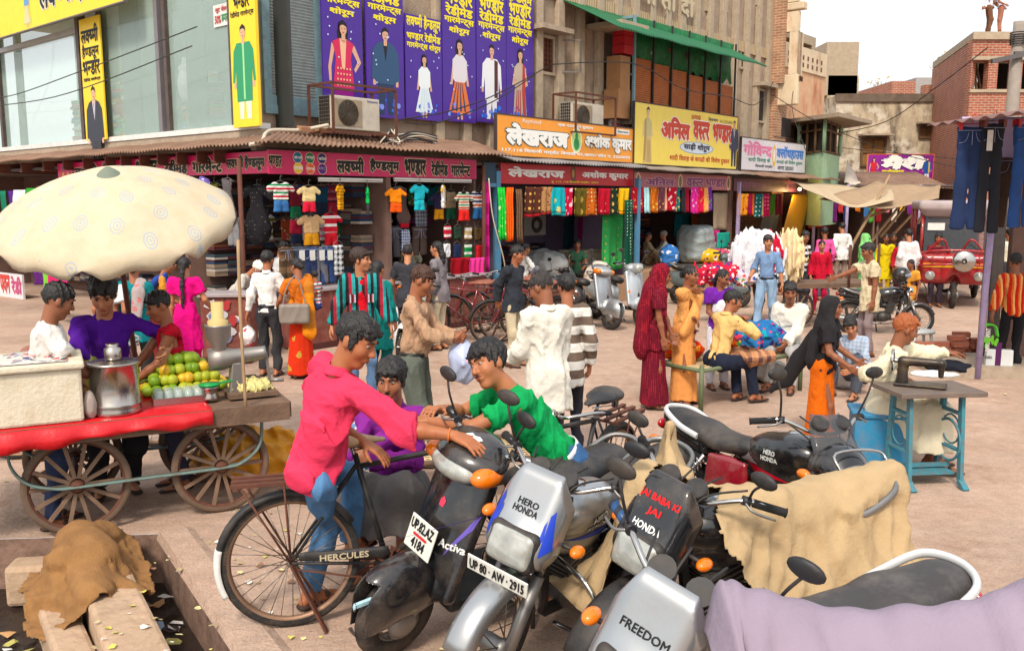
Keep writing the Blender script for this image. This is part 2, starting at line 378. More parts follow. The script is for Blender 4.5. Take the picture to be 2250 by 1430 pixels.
# ground sheet with the open drain cut out of it in the near corner on the left
K = gp(352, 1172); K2 = gp(540, 1445); dk = (K2-K).normalized(); N1 = K+dk*5.2; L1 = gp(-200, 1190)
g = MB()
def gpoly(pts): g.poly([V((p[0], p[1], 0)) for p in pts])
gpoly([K, N1, (60, N1.y), (60, K.y)]); gpoly([K, (60, K.y), (400, 500), (-400, 500), (-60, L1.y), L1])
g.poly([(60, N1.y, 0), (N1.x, N1.y, 0), (-60, -40, 0), (60, -40, 0)])
tag(g.build("ground", m_ground), None, None, kind='structure')
m_muck = mat("drain_muck", (46, 36, 30), .35, var=.4, vs=9, bump=.7, bs=16, spec=.6)
b = MB(); n2 = V((-dk.y, dk.x, 0)); n2 = n2 if n2.x < 0 else -n2
b.poly([(K.x+.1, K.y+.6, -.36), (N1.x+.1, N1.y, -.36), (-12, N1.y, -.36), (-12, L1.y+.6, -.36)])
tag(b.build("drain_bed", m_muck), None, None, kind='structure')
m_kerb = mat("drain_wall_plaster", (140, 110, 94), .85, var=.3, vs=5, bump=.5, bs=18, dirt=.7, dcol=(70, 50, 40))
b = MB(); b.sheet([[K+V((0, 0, -.002)), N1+V((0, 0, -.002))], [K+V((0, 0, -.6)), N1+V((0, 0, -.6))]], False)
b.sheet([[L1+V((0, 0, -.002)), K+V((0, 0, -.002))], [L1+V((0, 0, -.6)), K+V((0, 0, -.6))]], False)
tag(b.build("drain_side", m_kerb), None, None, kind='structure')
# raised dusty lip of the pavement along the drain
b = MB(); s_, e_ = K+dk*.02, N1
b.sheet([[s_+n2*.03+V((0, 0, -.03)), e_+n2*.03+V((0, 0, -.03))], [s_+n2*.01+V((0, 0, .03)), e_+n2*.01+V((0, 0, .03))], [s_-n2*.16+V((0, 0, .03)), e_-n2*.16+V((0, 0, .03))], [s_-n2*.22+V((0, 0, .002)), e_-n2*.22+V((0, 0, .002))]], False)
tag(b.build("pavement_edge", m_ground), None, None, kind='structure')

# ------------------------------------------------------------------ boards and lettering
def board(fr, name, label, cat, p0, p1, t, m, th=.06, fm=None, group=None, rim=.025):
    """p0 = (px, ytop, ybottom) at one end of the photo's board, p1 at the other"""
    s0, za = pl(fr, p0[0], p0[2], t); s1, zb = pl(fr, p1[0], p1[2], t); z0 = (za+zb)/2
    z1 = (pl(fr, p0[0], p0[1], t)[1]+pl(fr, p1[0], p1[1], t)[1])/2
    o = thing(name, label, cat, fp(fr, s0, t, z0), fr[1], group); w, h = s1-s0, z1-z0
    MB().span((0, 0, 0), (w, th, h)).build("panel", m, o)
    if fm:
        q = MB(); r = rim
        q.span((-r, -.008, -r), (w+r, th+.004, 0)).span((-r, -.008, h), (w+r, th+.004, h+r)).span((-r, -.008, .001), (0, th+.004, h-.001)).span((w, -.008, .001), (w+r, th+.004, h-.001)); q.build("frame", fm, o)
    o['_'] = 0; del o['_']
    return dict(o=o, fr=fr, t=t, s0=s0, z0=z0, w=w, h=h)
def loc(bd, px, py): s, z = pl(bd['fr'], px, py, bd['t']); return s-bd['s0'], z-bd['z0']
def bt(bd, t, x0, x1, zf0, zf1, m, bold=.02, out=None, **k):
    """text across board fractions x0..x1 and zf0..zf1"""
    return txt(t, bd['o'], bd['w']*x0, bd['h']*zf0, bd['w']*(x1-x0), bd['h']*(zf1-zf0), m, bold=bold, out=out, **k)
def flat(parent, name, polys, y=-.003):
    """printed shapes: list of (material, outline in XZ), each a hair prouder than the last"""
    b = MB(); ms = []
    for i, (m, pts) in enumerate(polys):
        if m not in ms: ms.append(m)
        b.mi = ms.index(m); b.poly([(p[0], y-.0006*i, p[1]) for p in pts])
    return b.build(name, ms, parent)
def oval(cx, cz, rx, rz, n=20): return [(cx+rx*cos(2*pi*i/n), cz+rz*sin(2*pi*i/n)) for i in range(n)]
def ink(c): return mat(f"print{c}", c, .4, var=0, spec=.3)
def pfig(parent, x, z, h, style, top, bot, trim=(240, 220, 190), skin=(222, 172, 142), hair=(34, 24, 24), flip=1, long_hair=False):
    P = lambda *q: [(x+flip*a*h, z+c*h) for a, c in q]; S, Hh, T, Bm, Tr = map(ink, (skin, hair, top, bot, trim)); L = []
    if long_hair: L.append((Hh, P((-.06, .74), (-.075, .86), (-.05, .96), (0, .99), (.05, .96), (.07, .86), (.055, .74))))
    if style in ('suit', 'sherwani'):
        L += [(Bm, P((-.1, .02), (-.12, .5), (.12, .5), (.11, .02), (.03, .02), (0, .38), (-.03, .02)))]
        L += [(S, P((-.19, .34), (-.15, .34), (-.15, .4), (-.19, .4))), (S, P((.15, .34), (.19, .34), (.19, .4), (.15, .4)))]
        if style == 'suit': L += [(T, P((-.13, .36), (-.17, .4), (-.21, .4), (-.19, .72), (-.12, .8), (-.03, .83), (.03, .83), (.12, .8), (.19, .72), (.21, .4), (.17, .4), (.13, .36))), (Tr, P((-.04, .82), (0, .6), (.04, .82))), (Hh, P((-.012, .8), (0, .62), (.012, .8)))]
        else: L += [(T, P((-.14, .2), (-.15, .55), (-.17, .4), (-.21, .4), (-.18, .72), (-.12, .8), (.12, .8), (.18, .72), (.21, .4), (.17, .4), (.15, .55), (.14, .2))), (Tr, P((-.015, .22), (-.015, .8), (.015, .8), (.015, .22)))]
    elif style == 'dress':
        L += [(Bm, P((-.12, .04), (-.13, .36), (.13, .36), (.12, .04), (.02, .04), (0, .2), (-.02, .04)))]
        L += [(S, P((-.15, .75), (-.2, .5), (-.19, .36), (-.16, .36), (-.16, .5), (-.11, .7))), (S, P((.15, .75), (.24, .58), (.16, .47), (.14, .5), (.19, .58), (.11, .7)))]
        L += [(T, P((-.14, .3), (-.1, .6), (-.14, .76), (-.05, .8), (.05, .8), (.14, .76), (.1, .6), (.14, .3))), (Tr, P((-.02, .5), (-.045, .8), (.045, .8), (.02, .5)))]
        L += [(Tr, oval(x+flip*(-.08+.04*(i % 5))*h, z+(.33+.055*(i//5))*h, .011*h, .011*h, 8)) for i in range(20)]
    elif style == 'gown':
        L += [(S, P((-.12, .72), (-.17, .42), (-.13, .42), (-.08, .68))), (S, P((.12, .72), (.17, .42), (.13, .42), (.08, .68))), (S, P((-.05, .0), (-.05, .12), (.05, .12), (.05, 0), (.02, 0), (0, .1), (-.02, 0)))]
        L += [(Bm, P((-.2, .08), (-.08, .5), (.08, .5), (.2, .08))), (T, P((-.09, .46), (-.13, .5), (-.13, .72), (-.06, .79), (.06, .79), (.13, .72), (.13, .5), (.09, .46)))]
        L += [(Tr, P((-.16+.08*i, .1), (-.06+.03*i, .45), (-.05+.03*i, .45), (-.13+.08*i, .1))) for i in range(4)]
    elif style == 'kurta':
        L += [(Bm, P((-.1, .02), (-.1, .4), (.1, .4), (.1, .02), (.03, .02), (0, .25), (-.03, .02))), (S, P((-.2, .36), (-.16, .36), (-.16, .42), (-.2, .42))), (S, P((.16, .36), (.2, .36), (.2, .42), (.16, .42)))]
        L += [(T, P((-.13, .26), (-.14, .55), (-.16, .42), (-.2, .42), (-.18, .72), (-.1, .8), (.1, .8), (.18, .72), (.2, .42), (.16, .42), (.14, .55), (.13, .26))), (Tr, P((.05, .3), (.05, .79), (.12, .77), (.12, .3)))]
    elif style == 'sari':
        L += [(Bm, P((-.15, .02), (-.11, .5), (.11, .5), (.15, .02))), (S, P((-.12, .72), (-.17, .5), (-.04, .44), (-.03, .48), (-.12, .55), (-.08, .68))), (S, P((.12, .72), (.17, .5), (.04, .44), (.03, .48), (.12, .55), (.08, .68)))]
        L += [(T, P((-.1, .48), (-.13, .72), (-.05, .79), (.05, .79), (.13, .72), (.1, .48))), (Tr, P((-.13, .06), (-.1, .76), (-.05, .79), (-.04, .4), (-.07, .06)))]
        L += [(Tr, P((-.02+.05*i, .04), (-.01+.035*i, .42), (.005+.035*i, .42), (.005+.05*i, .04))) for i in range(3)]
    L += [(S, P((-.025, .78), (-.025, .86), (.025, .86), (.025, .78))), (S, oval(x, z+.895*h, .045*h, .062*h))]
    L += [(Hh, P((-.052, .9), (-.045, .955), (0, .985), (.045, .955), (.052, .9), (.035, .925), (0, .94), (-.035, .93)))]
    for i in (-1, 1): L += [(Hh, oval(x+i*.018*h, z+.9*h, .008*h, .004*h, 8))]
    L += [(ink((170, 70, 70)), oval(x, z+.862*h, .014*h, .005*h, 8))]
    return flat(parent, "printed_figure", L)

# ------------------------------------------------------------------ concrete building above the shops
m_wallA = mat("rough_plaster", (168, 148, 128), .95, var=.22, vs=3, bump=.7, bs=22, pat=('stain', (120, 102, 88), .35), spec=.15)
m_pil = mat("smooth_render", (182, 164, 140), .9, var=.12, vs=5, bump=.2, dirt=.4, dcol=(130, 110, 92))
m_tile = mat("ribbed_tile", (198, 176, 140), .8, pat=('stripe', 0, .09, [(160, 136, 104)]), bump=.1)
bl = thing("concrete_building", "grey concrete building with vertical ribs above the shop row", "building", W0, RA)
sE = pl(WA, 1690, 60)[0]
MB().span((-.1, .0, 3.2), (3, .25, 11)).span((3.001, 0, 3.2), (sE, 6, 11)).build("wall", m_wallA, bl)
sa, sb = pl(WA, 1224, 120)[0], pl(WA, 1684, 120)[0]; pit = (sb-sa)/14
pils = [sa+pit*i for i in range(-5, 15)]
zb0 = pl(WA, 1365, 42)[1]; zb1 = pl(WA, 1365, 14)[1]
for s_ in pils:
    if s_ > 1: MB().span((s_-.11, -.13, 3.3), (s_+.11, -.001, 11)).build("rib", m_pil, bl, bev=.008)
q = MB()
for i, s_ in enumerate(pils[4:-1]):
    q.span((s_+.112, -.07, zb0), (s_+pit-.112, -.001, zb1))
q.build("tile_band", m_tile, bl)
MB().span((-.15, -.1, 3.06), (sE, .05, 3.3)).build("floor_beam", m_pil, bl, bev=.01)
txt("ना ता दो", bl, pl(WA, 1395, 20)[0], pl(WA, 1470, 30)[1], 2.6, .55, mat("cream_letters", (200, 182, 150)), y=-.16, bold=.03)
# dark openings with frames on the concrete wall
def wall_window(parent, fr, px0, px1, y0, y1, t=-.02, bars=0, canopy=0, fm=m_pil, pm=m_dark, nx=2):
    s0, s1 = pl(fr, px0, y0, t)[0], pl(fr, px1, y0, t)[0]; z1 = pl(fr, (px0+px1)/2, y0, t)[1]; z0 = pl(fr, (px0+px1)/2, y1, t)[1]
    w = MB().span((s0-.06, t-.04, z0-.06), (s1+.06, t+.06, z0)).span((s0-.06, t-.04, z1), (s1+.06, t+.06, z1+.06)).span((s0-.06, t-.03, z0+.001), (s0, t+.06, z1-.001)).span((s1, t-.03, z0+.001), (s1+.06, t+.06, z1-.001)).build("window", fm, parent)
    MB().span((s0+.001, t-.004, z0+.001), (s1-.001, t+.015, z1-.001)).build("pane", pm, w)
    if bars:
        q = MB()
        for i in range(1, bars): x = s0+(s1-s0)*i/bars; q.tube([(x, t-.03, z0), (x, t-.03, z1)], .012, 6)
        q.build("bars", m_rust, w)
    if canopy: MB().span((s0-.25, t-canopy, z1+.1), (s1+.25, t+.015, z1+.2)).build("canopy", m_conc, w)
    return s0, s1, z0, z1
m_shutter_in = mat("brown_blind", (110, 62, 34), .8, pat=('stripe', 2, .1, [(80, 44, 26)]))
wall_window(bl, WA, 1178, 1214, 84, 158, bars=5, canopy=.4, pm=m_shutter_in)
s0, z0 = pl(WA, 1216, 158); z1 = pl(WA, 1216, 88)[1]
q = MB().bar((s0+.1, -.05, z0), (s0+.1, -.05, z1), .03).bar((s0+.1, -.05, z1), (s0+.42, -.42, z1), .03).bar((s0+.42, -.42, z1), (s0+.42, -.42, z0), .03).bar((s0+.42, -.42, z0), (s0+.1, -.05, z0), .03); q.build("open_casement", m_steel, bl)
wall_window(bl, WA, 1662, 1678, 200, 266, canopy=.35)
wall_window(bl, WA, 1628, 1646, 112, 150, pm=m_dark)
for a in ((1553, 1562, 0, 22), (1588, 1597, 0, 22), (1664, 1672, 0, 10)): wall_window(bl, WA, a[0], a[1], -20, a[3], pm=mat("grey_glass", (110, 118, 120), .15))
# pale blue rolling shutter at the corner
s0, s1 = pl(WA, 590, 100)[0], pl(WA, 688, 100)[0]; z0 = pl(WA, 640, 232)[1]
m_sh = mat("shutter_slats", (158, 168, 166), .5, metal=.2, dirt=.4, dcol=(120, 104, 92))
o = thing("rolling_shutter", "grey ribbed rolling shutter in a pale blue frame beside the purple posters", "shutter", fp(WA, s0, 0, z0), RA); w = s1-s0
q = MB(); rows = []
for i in range(60*2+1):
    z = i*.024; rows.append([(0, -.02-.012*(i % 2), z), (w, -.02-.012*(i % 2), z)])
q.sheet(rows, False).build("slat_curtain", m_sh, o)
m_bluef = mat("pale_blue_paint", (132, 166, 176), .6, dirt=.45, dcol=(110, 92, 80), vs=7)
q = MB().span((-.14, -.06, -.02), (0, -.001, 3)).span((w, -.06, -.02), (w+.12, -.001, 3)).span((-.14, -.07, -.16), (w+.12, -.002, -.022)); q.build("frame", m_bluef, o)
MB().span((.001, -.05, -.02), (w-.001, -.004, .12)).build("bottom_rail", m_bluef, o)

# ------------------------------------------------------------------ showroom on the left: glazing over a concrete ledge
sr = thing("showroom_building", "glazed upstairs clothing showroom over a crumbling concrete ledge", "building", W0, RB)
sL = -12.5
zs = (pl(WB, 270, 300)[1]+pl(WB, 60, 330)[1])/2
MB().span((sL, -.12, zs-.34), (.25, 1.2, zs-.05)).build("ledge", m_conc, sr, bev=.02)
MB().span((sL, -.14, zs-.048), (.2, .06, zs+.04)).build("sill", m_white, sr)
m_ibeam = mat("rusty_girder", (112, 62, 46), .75, var=.3, vs=8)
for px in (45, 95, 145, 190, 235, 285, 320, 362, 402, 445, 490, 528):
    s_ = pl(WB, px, 310)[0]; q = MB().span((s_-.07, -.5, zs-.38), (s_+.07, 1, zs-.36)).span((s_-.015, -.49, zs-.54), (s_+.015, 1, zs-.381)).span((s_-.07, -.5, zs-.56), (s_+.07, 1, zs-.541)); q.build("girder", m_ibeam, sr)
m_glass = mat("showroom_glass", (196, 220, 210), .04, var=.05, alpha=.36, spec=.8)
m_room = mat("pale_room", (132, 152, 146), .8)
MB().span((sL, 2.8, zs-.05), (-.3, 2.9, 8)).build("back_wall", m_room, sr); MB().span((sL, .1, zs-.045), (-.3, 2.8, zs)).build("room_floor", m_room, sr)
MB().span((sL, .0, 6.6), (-.3, 2.9, 6.8)).build("room_ceiling", m_white, sr); MB().span((-.4, .1, zs), (-.3, 2.8, 6.6)).build("side_wall", m_room, sr)
m_fr = mat("brown_steel_frame", (86, 74, 70), .55, metal=.2, dirt=.3)
def sx_(px): return pl(WB, px, 180)[0]
zt = pl(WB, 470, 12)[1]+1.6
posts = [sx_(p) for p in (-60, 6, 186, 233, 360, 372, 522)]
for i, x in enumerate(posts): MB().span((x-.06 if i != 5 else x+.02, -.1, zs+.042), (x+.06 if i != 5 else x+.12, .06, zt)).build("mullion", m_fr if i != 4 else mat("grey_post", (120, 116, 118), .5), sr)
zr = pl(WB, 100, 88)[1]
MB().span((posts[1]+.062, -.08, zr-.05), (posts[2]-.062, .04, zr+.05)).build("transom", mat("aluminium", (178, 170, 166), .4, metal=.5), sr)
for a, c in ((1, 2), (3, 4), (5, 6), (0, 1)): MB().span((posts[a]+.062+(.06 if a == 5 else 0), -.03, zs+.045), (posts[c]-.062, -.018, zt)).build("glass_pane", m_glass, sr)
m_drk = mat("pane_shade_dark", (58, 60, 58), .6)  # added dark sheets that darken parts of the panes, standing in for interior shade
for a, c in ((236, 272), (376, 416), (4, 16), (560, 600)): MB().span((sx_(a), .3, zs+.01), (sx_(c), .36, 6.5)).build("pane_shade_panel", m_drk, sr)
# goods seen through the glass: racks and stacks of cloth
def cloth_stack(name, fr_parent, boxes, m): return None
pal = [(200, 60, 70), (240, 240, 240), (60, 120, 190), (90, 190, 120), (230, 180, 60), (230, 130, 170), (70, 60, 110), (180, 210, 210), (240, 150, 60)]
q = MB(); ms = [mat(f"folded{c}", c, .9) for c in pal]
for x in [sx_(p) for p in (138, 145, 152, 320, 330, 450, 465, 480, 300, 60)]:
    z = zs+.01
    while z < zs+random.uniform(1.0, 1.7): h = random.uniform(.04, .09); q.mi = random.randrange(len(ms)); q.span((x-.22, 1+random.uniform(-.03, .03), z), (x+.2, 1.35, z+h)); z += h+.004
tag(q.build("folded_cloth", ms, None, W0), None, None, kind='stuff').rotation_euler = (0, 0, RB)
q = thing("mannequin", "white shirt on a display torso behind the showroom glass", "mannequin", fp(WB, sx_(318), .8, zs), RB)
SD(.02).ell((0, 0, 1.0), (.2, .12, .32)).ell((0, 0, 1.3), (.2, .09, .09)).cap((0, 0, 1.3), (0, 0, 1.45), .05).build("torso", mat("shirt_white", (225, 230, 230), .8), q); MB().lathe([(.15, 0), (.15, .02), (.02, .03), (.02, .8)], 14).build("stand", m_steel, q)
# signboards of the showroom
m_yel = mat("yellow_flex", (250, 212, 38), .45, var=.05, dirt=.12, dcol=(200, 160, 60)); m_yel2 = mat("pale_yellow_flex", (244, 214, 66), .45, var=.06)
bd = board(WB, "shop_sign", "long yellow lettered sign across the top of the showroom", "sign", (-60, -20, 96), (272, -120, 8), -.5, m_yel, fm=m_steel)
bt(bd, "लक्ष्मी हैण्डलूम", .52, 1.15 if 0 else .99, .14, .8, m_black, .03, out=m_white)
pfig(bd['o'], bd['w']*.43, bd['h']*.03, bd['h']*.9, 'gown', (90, 150, 200), (200, 200, 120))
bd = board(WB, "yellow_banner", "narrow yellow banner with a man in a black suit between showroom windows", "banner", (190, 38, 310), (234, 30, 306), -.2, m_yel, .03)
for i, (t_, a, c) in enumerate((("लक्ष्मी", .8, .94), ("हैण्डलूम", .66, .79), ("भन्डार", .54, .65), ("रेडीमेड गारमेन्ट्स", .48, .52))): bt(bd, t_, .08, .9, a, c, m_black, .03)
pfig(bd['o'], bd['w']*.5, -bd['h']*.28, bd['h']*.74, 'suit', (44, 46, 58), (40, 40, 50), (230, 230, 240))
bd = board(WB, "yellow_banner", "yellow corner banner showing a man in a long green coat", "banner", (514, -60, 282), (570, -70, 276), -.25, m_yel, .05)
bt(bd, "भन्डार", .2, .8, .775, .85, m_black, .03); bt(bd, "रेडीमेड गारमेन्ट्स", .05, .95, .71, .76, m_black, .02)
pfig(bd['o'], bd['w']*.5, bd['h']*.04, bd['h']*.64, 'sherwani', (44, 150, 100), (220, 235, 200), (160, 220, 150))
bd = board(WB, "price_notice", "small tilted white notice stuck inside the showroom glass", "notice", (470, 12, 60), (503, 6, 56), -.05, m_white, .006)
bt(bd, "लूट सेल", .15, .9, .6, .9, ink((190, 60, 50)), .03); bt(bd, "50%", .1, .5, .15, .5, ink((190, 60, 50)), .03); bt(bd, "बम्पर", .55, .95, .15, .5, ink((60, 140, 80)), .03)

# six purple posters on the wall
m_pur = mat("purple_flex", (74, 34, 150), .35, var=.1, vs=2.5); m_yl = ink((250, 230, 40)); m_bok = [ink((60, 90, 220)), ink((40, 120, 230)), ink((130, 150, 240))]
PO = [((713, 262), (800, 259), -60, "a lady in a red patterned tunic", 'dress', (214, 40, 90), (150, 20, 140), (240, 190, 150), .1, .62, True),
      ((808, 260), (889, 259), -60, "a man in a blue suit", 'suit', (50, 84, 120), (36, 58, 90), (30, 36, 50), -.1, .68, False),
      ((893, 262), (972, 266), 30, "a small girl in a white frock", 'gown', (236, 244, 246), (228, 240, 244), (210, 226, 236), .03, .6, True),
      ((974, 266), (1046, 270), -60, "a lady in a flowered tunic", 'gown', (226, 220, 226), (230, 120, 50), (40, 70, 110), .03, .56, True),
      ((1048, 270), (1112, 271), -60, "a man in a white kurta", 'kurta', (240, 240, 244), (236, 236, 240), (90, 40, 40), .0, .56, False),
      ((1113, 271), (1171, 272), -60, "a lady in a beige sari", 'sari', (200, 180, 160), (190, 170, 150), (190, 60, 60), .02, .5, True)]
LN = [["लक्ष्मी हैण्डलूम", "भण्डार रेडीमेड", "गारमेन्ट्स", "शोरूम"]]
for a, c, yt, what, st, tp, bo, tr, zo, hh, lh in PO:
    s0, s1 = pl(WA, a[0], a[1], -.2)[0], pl(WA, c[0], c[1], -.2)[0]; z0 = (pl(WA, a[0], a[1], -.2)[1]+pl(WA, c[0], c[1], -.2)[1])/2; z1 = pl(WA, a[0], yt, -.2)[1]
    o = thing("poster", f"purple shop poster showing {what}", "poster", fp(WA, s0, -.2, z0), RA, "purple posters along the wall"); w, h = s1-s0, z1-z0; MB().span((0, 0, 0), (w, .03, h)).build("panel", m_pur, o)
    bk = [(m_bok[i % 3], oval(random.uniform(.12, .88)*w, abs(random.gauss(.02, .1))*h+.05, random.uniform(.02, .07), 0) and oval(random.uniform(.15, .85)*w, random.uniform(.02, .16)*1.6+.06, *(random.uniform(.02, .05),)*2, 12)) for i in range(14)]
    bk += [(ink((210, 230, 255)), oval(random.uniform(.08, .92)*w, random.uniform(.3, .95)*1.9, .018, .018, 4)) for i in range(9)]
    flat(o, "printed_lights", bk, -.002)
    zp = lambda py: pl(WA, (a[0]+c[0])/2, py, -.2)[1]-z0
    if 'girl' in what:
        for t_, y0, y1 in (("लक्ष्मी हैन्डलूम", 70, 36), ("भण्डार रेडीमेड", 92, 73), ("गारमेन्ट्स शोरूम", 113, 95)): txt(t_, o, w*.04, zp(y0), w*.92, zp(y1)-zp(y0), m_yl, bold=.035)
        fh = zp(118)
    else:
        k = (a[0]-713)/400; yb = 38+k*62
        for t_, dz, wf, hf in (("शोरूम", 0, .6, 19), ("गारमेन्ट्स", 23, .88, 21), ("रेडीमेड", 47, .8, 24), ("भण्डार", 75, .8, 24), ("हैन्डलूम", 103, .85, 24)): txt(t_, o, w*(1-wf)/2, zp(yb-dz*(.95-.1*k)), w*wf, zp(yb-dz-hf)-zp(yb-dz), m_yl, bold=.035)
        fh = zp(yb+5)
    z = .04 if 'dress' not in st and 'suit' not in st else -.25*fh
    if st == 'suit': z = -.2*fh
    pfig(o, w*.5, max(z, 0.02), fh-max(z, .02), st, tp, bo, tr, long_hair=lh, flip=random.choice((-1, 1)))

# ------------------------------------------------------------------ air conditioners in rusty cages
def aircon(label, fr, px0, px1, y0, y1, t):
    s0, z0 = pl(fr, px0, y1, t); s1 = pl(fr, px1, y1, t)[0]; z1 = pl(fr, px0, y0, t)[1]; w, h = s1-s0, z1-z0
    o = thing("air_conditioner", label, "air conditioner", fp(fr, s0, t, z0), fr[1], "air conditioner boxes on the wall")
    MB().span((.02, 0, 0), (w, .34, h)).build("casing", mat("aircon_cream", (206, 196, 178), .5, dirt=.25), o, bev=.012)
    q = MB().span((.05, -.012, .05), (w*.62, -.002, h-.05)); q.build("fan_panel", mat("aircon_panel", (160, 142, 116), .6), o)
    q = MB()
    for r in [.03+.028*i for i in range(int(h*.42/.028))]: q.tube([(w*.335+r*cos(2*pi*j/24), -.02, h/2+r*sin(2*pi*j/24)) for j in range(24)], .005, 4, True)
    for j in range(12): a = 2*pi*j/12; q.tube([(w*.335, -.02, h/2), (w*.335+h*.42*cos(a), -.02, h/2+h*.42*sin(a))], .005, 4)
    q.build("fan_grille", mat("grille", (96, 84, 70), .5), o)
    MB().lathe([(h*.4, 0), (h*.4, .004), (0, .004)], 24, (w*.335, -.013, h/2), (0, -1, 0)).build("fan_shadow", mat("fan_dark", (70, 60, 50), .7), o)
    q = MB()
    for i in range(5):
        for j in range(8): q.span((.006, .05+i*.055, .06+j*h*.11), (.019, .09+i*.055, .06+j*h*.11+.05))
    q.build("side_vents", m_dark, o)
    c = MB(); e = .1
    for y in (-.18, .42):
        c.bar((-e, y, -.06), (w+e*2, y, -.06), .035).bar((-e, y, h+.16), (w+e*2, y, h+.16), .035)
        for x in (-e, w+e*2): c.bar((x, y, -.06), (x, y, h+.16), .035)
    for x in (-e, w+e*2):
        for z in (-.06, h+.16): c.bar((x, -.18, z), (x, .42, z), .035)
    c.bar((w*.5, -.18, -.3), (w*.5, .42, -.06), .035); c.build("cage", m_rust, o); return o, w, h
o, w, h = aircon("white air conditioner in a rusty cage under the purple posters", WA, 728, 835, 208, 282, -.75); txt("Panasonic", o, w*.74, h*.88, w*.22, h*.06, ink((40, 90, 170)))
aircon("small air conditioner in a rusty cage behind the orange sign", WA, 1256, 1326, 222, 285, -.7)

# ------------------------------------------------------------------ signs over the shops
m_or = mat("orange_flex", (248, 160, 48), .4, var=.06); m_ye = mat("lemon_flex", (248, 220, 92), .4, var=.05); m_wf = mat("white_flex", (226, 222, 226), .4, var=.06, dirt=.2)
m_frm = mat("dark_frame", (70, 58, 54), .6); W_ = ink((250, 248, 240)); RED = ink((206, 66, 38)); GRN = ink((46, 150, 80))
bd = board(A, "shop_sign", "orange hoarding with big white lettering and a green oval", "sign", (1092, 250, 340), (1391, 285, 358), .0, m_or, fm=m_frm)
bt(bd, "लेखराज", .06, .47, .3, .8, W_, .05, out=ink((60, 90, 90))); bt(bd, "अशोक कुमार", .6, .98, .26, .76, W_, .05, out=ink((60, 90, 90)))
bt(bd, "117,118 शिवाजी मार्केट बिजली घर,आगरा फोन न. 2260093", .03, .97, .08, .2, W_, .03); bt(bd, "Raymond", .16, .28, .83, .96, ink((250, 220, 190)), .03); bt(bd, "एक दाम की दुकान", .4, .66, .84, .95, W_, .03)
flat(bd['o'], "label_patch", [(W_, [(bd['w']*x, bd['h']*z) for x, z in ((.85, .81), (.96, .81), (.96, .95), (.85, .95))])]); bt(bd, "Siyarams", .86, .95, .84, .92, ink((40, 80, 100)), .02, y=-.008)
flat(bd['o'], "oval_emblem", [(W_, oval(bd['w']*.535, bd['h']*.52, .19, .27)), (ink((190, 226, 130)), oval(bd['w']*.535, bd['h']*.52, .165, .24)), (GRN, oval(bd['w']*.535, bd['h']*.42, .1, .13)), (GRN, oval(bd['w']*.535, bd['h']*.62, .05, .09))])
s1 = pl(A, 1391, 300)[0]
bd = board(A, "shop_sign", "lemon yellow hoarding with red lettering and a bride", "sign", (1393, 224, 359), (1617, 258, 372), -.03, m_ye, fm=m_frm)
bt(bd, "अनिल", .23, .49, .47, .82, RED, .05, out=W_); bt(bd, "वस्त्र", .53, .69, .5, .8, RED, .05, out=W_); bt(bd, "भण्डार", .73, .93, .5, .8, RED, .05, out=W_)
flat(bd['o'], "sign_plaque", [(ink((150, 170, 190)), oval(bd['w']*.57, bd['h']*.34, bd['w']*.17, bd['h']*.11, 28)), (ink((214, 226, 236)), oval(bd['w']*.57, bd['h']*.34, bd['w']*.16, bd['h']*.095, 28))])
bt(bd, "साड़ी शोरूम", .44, .7, .28, .42, ink((70, 70, 90)), .04, y=-.008); bt(bd, "शादी विवाह के कपडों की विशेष दुकान", .31, .92, .07, .2, RED, .02)
bt(bd, "Siyarams", .68, .78, .85, .93, ink((40, 80, 110)), .02); bt(bd, "9412392490", .8, .94, .85, .91, ink((110, 100, 60)), .01); bt(bd, "RAYMOND", .51, .6, .85, .93, RED, .02)
pfig(bd['o'], bd['w']*.11, bd['h']*.0, bd['h']*.97, 'sari', (200, 190, 130), (222, 190, 120), (180, 150, 90), skin=(226, 196, 150)); pfig(bd['o'], bd['w']*.965, bd['h']*.03, bd['h']*.92, 'suit', (52, 60, 84), (46, 52, 74), (230, 230, 230))
bd = board(A, "shop_sign", "small white sign half hidden behind the orange hoarding", "sign", (1341, 228, 300), (1394, 226, 300), .5, m_wf)
bt(bd, "फैन्सी", .1, .6, .74, .96, ink((50, 60, 110)), .03); bt(bd, "रेडीमेड", .05, .7, .47, .7, ink((200, 60, 90)), .03); bt(bd, "गारमेन्ट्स", .05, .9, .22, .42, ink((200, 60, 90)), .03)
bd = board(A, "shop_sign", "white cloth house sign with pink and blue lettering", "sign", (1628, 302, 372), (1768, 318, 381), -.05, m_wf, fm=m_frm)
bt(bd, "गोविन्द", .03, .44, .45, .9, ink((230, 130, 170)), .04); bt(bd, "क्लॉथहाउस", .52, .96, .42, .86, ink((70, 130, 210)), .04); bt(bd, "शादी विवाह के", .1, .42, .26, .42, ink((60, 140, 120)), .02); bt(bd, "कपड़ों की विशेष दुकान", .52, .95, .24, .4, ink((60, 140, 120)), .02)
bt(bd, "शिवाजी मार्केट", .2, .46, .08, .2, ink((50, 70, 80)), .02); bt(bd, "आगरा 282003", .54, .8, .07, .19, ink((50, 70, 80)), .02)
flat(bd['o'], "sign_emblem", [(ink((230, 180, 60)), oval(bd['w']*.48, bd['h']*.5, .12, .32)), (ink((240, 230, 220)), oval(bd['w']*.48, bd['h']*.52, .07, .2))])

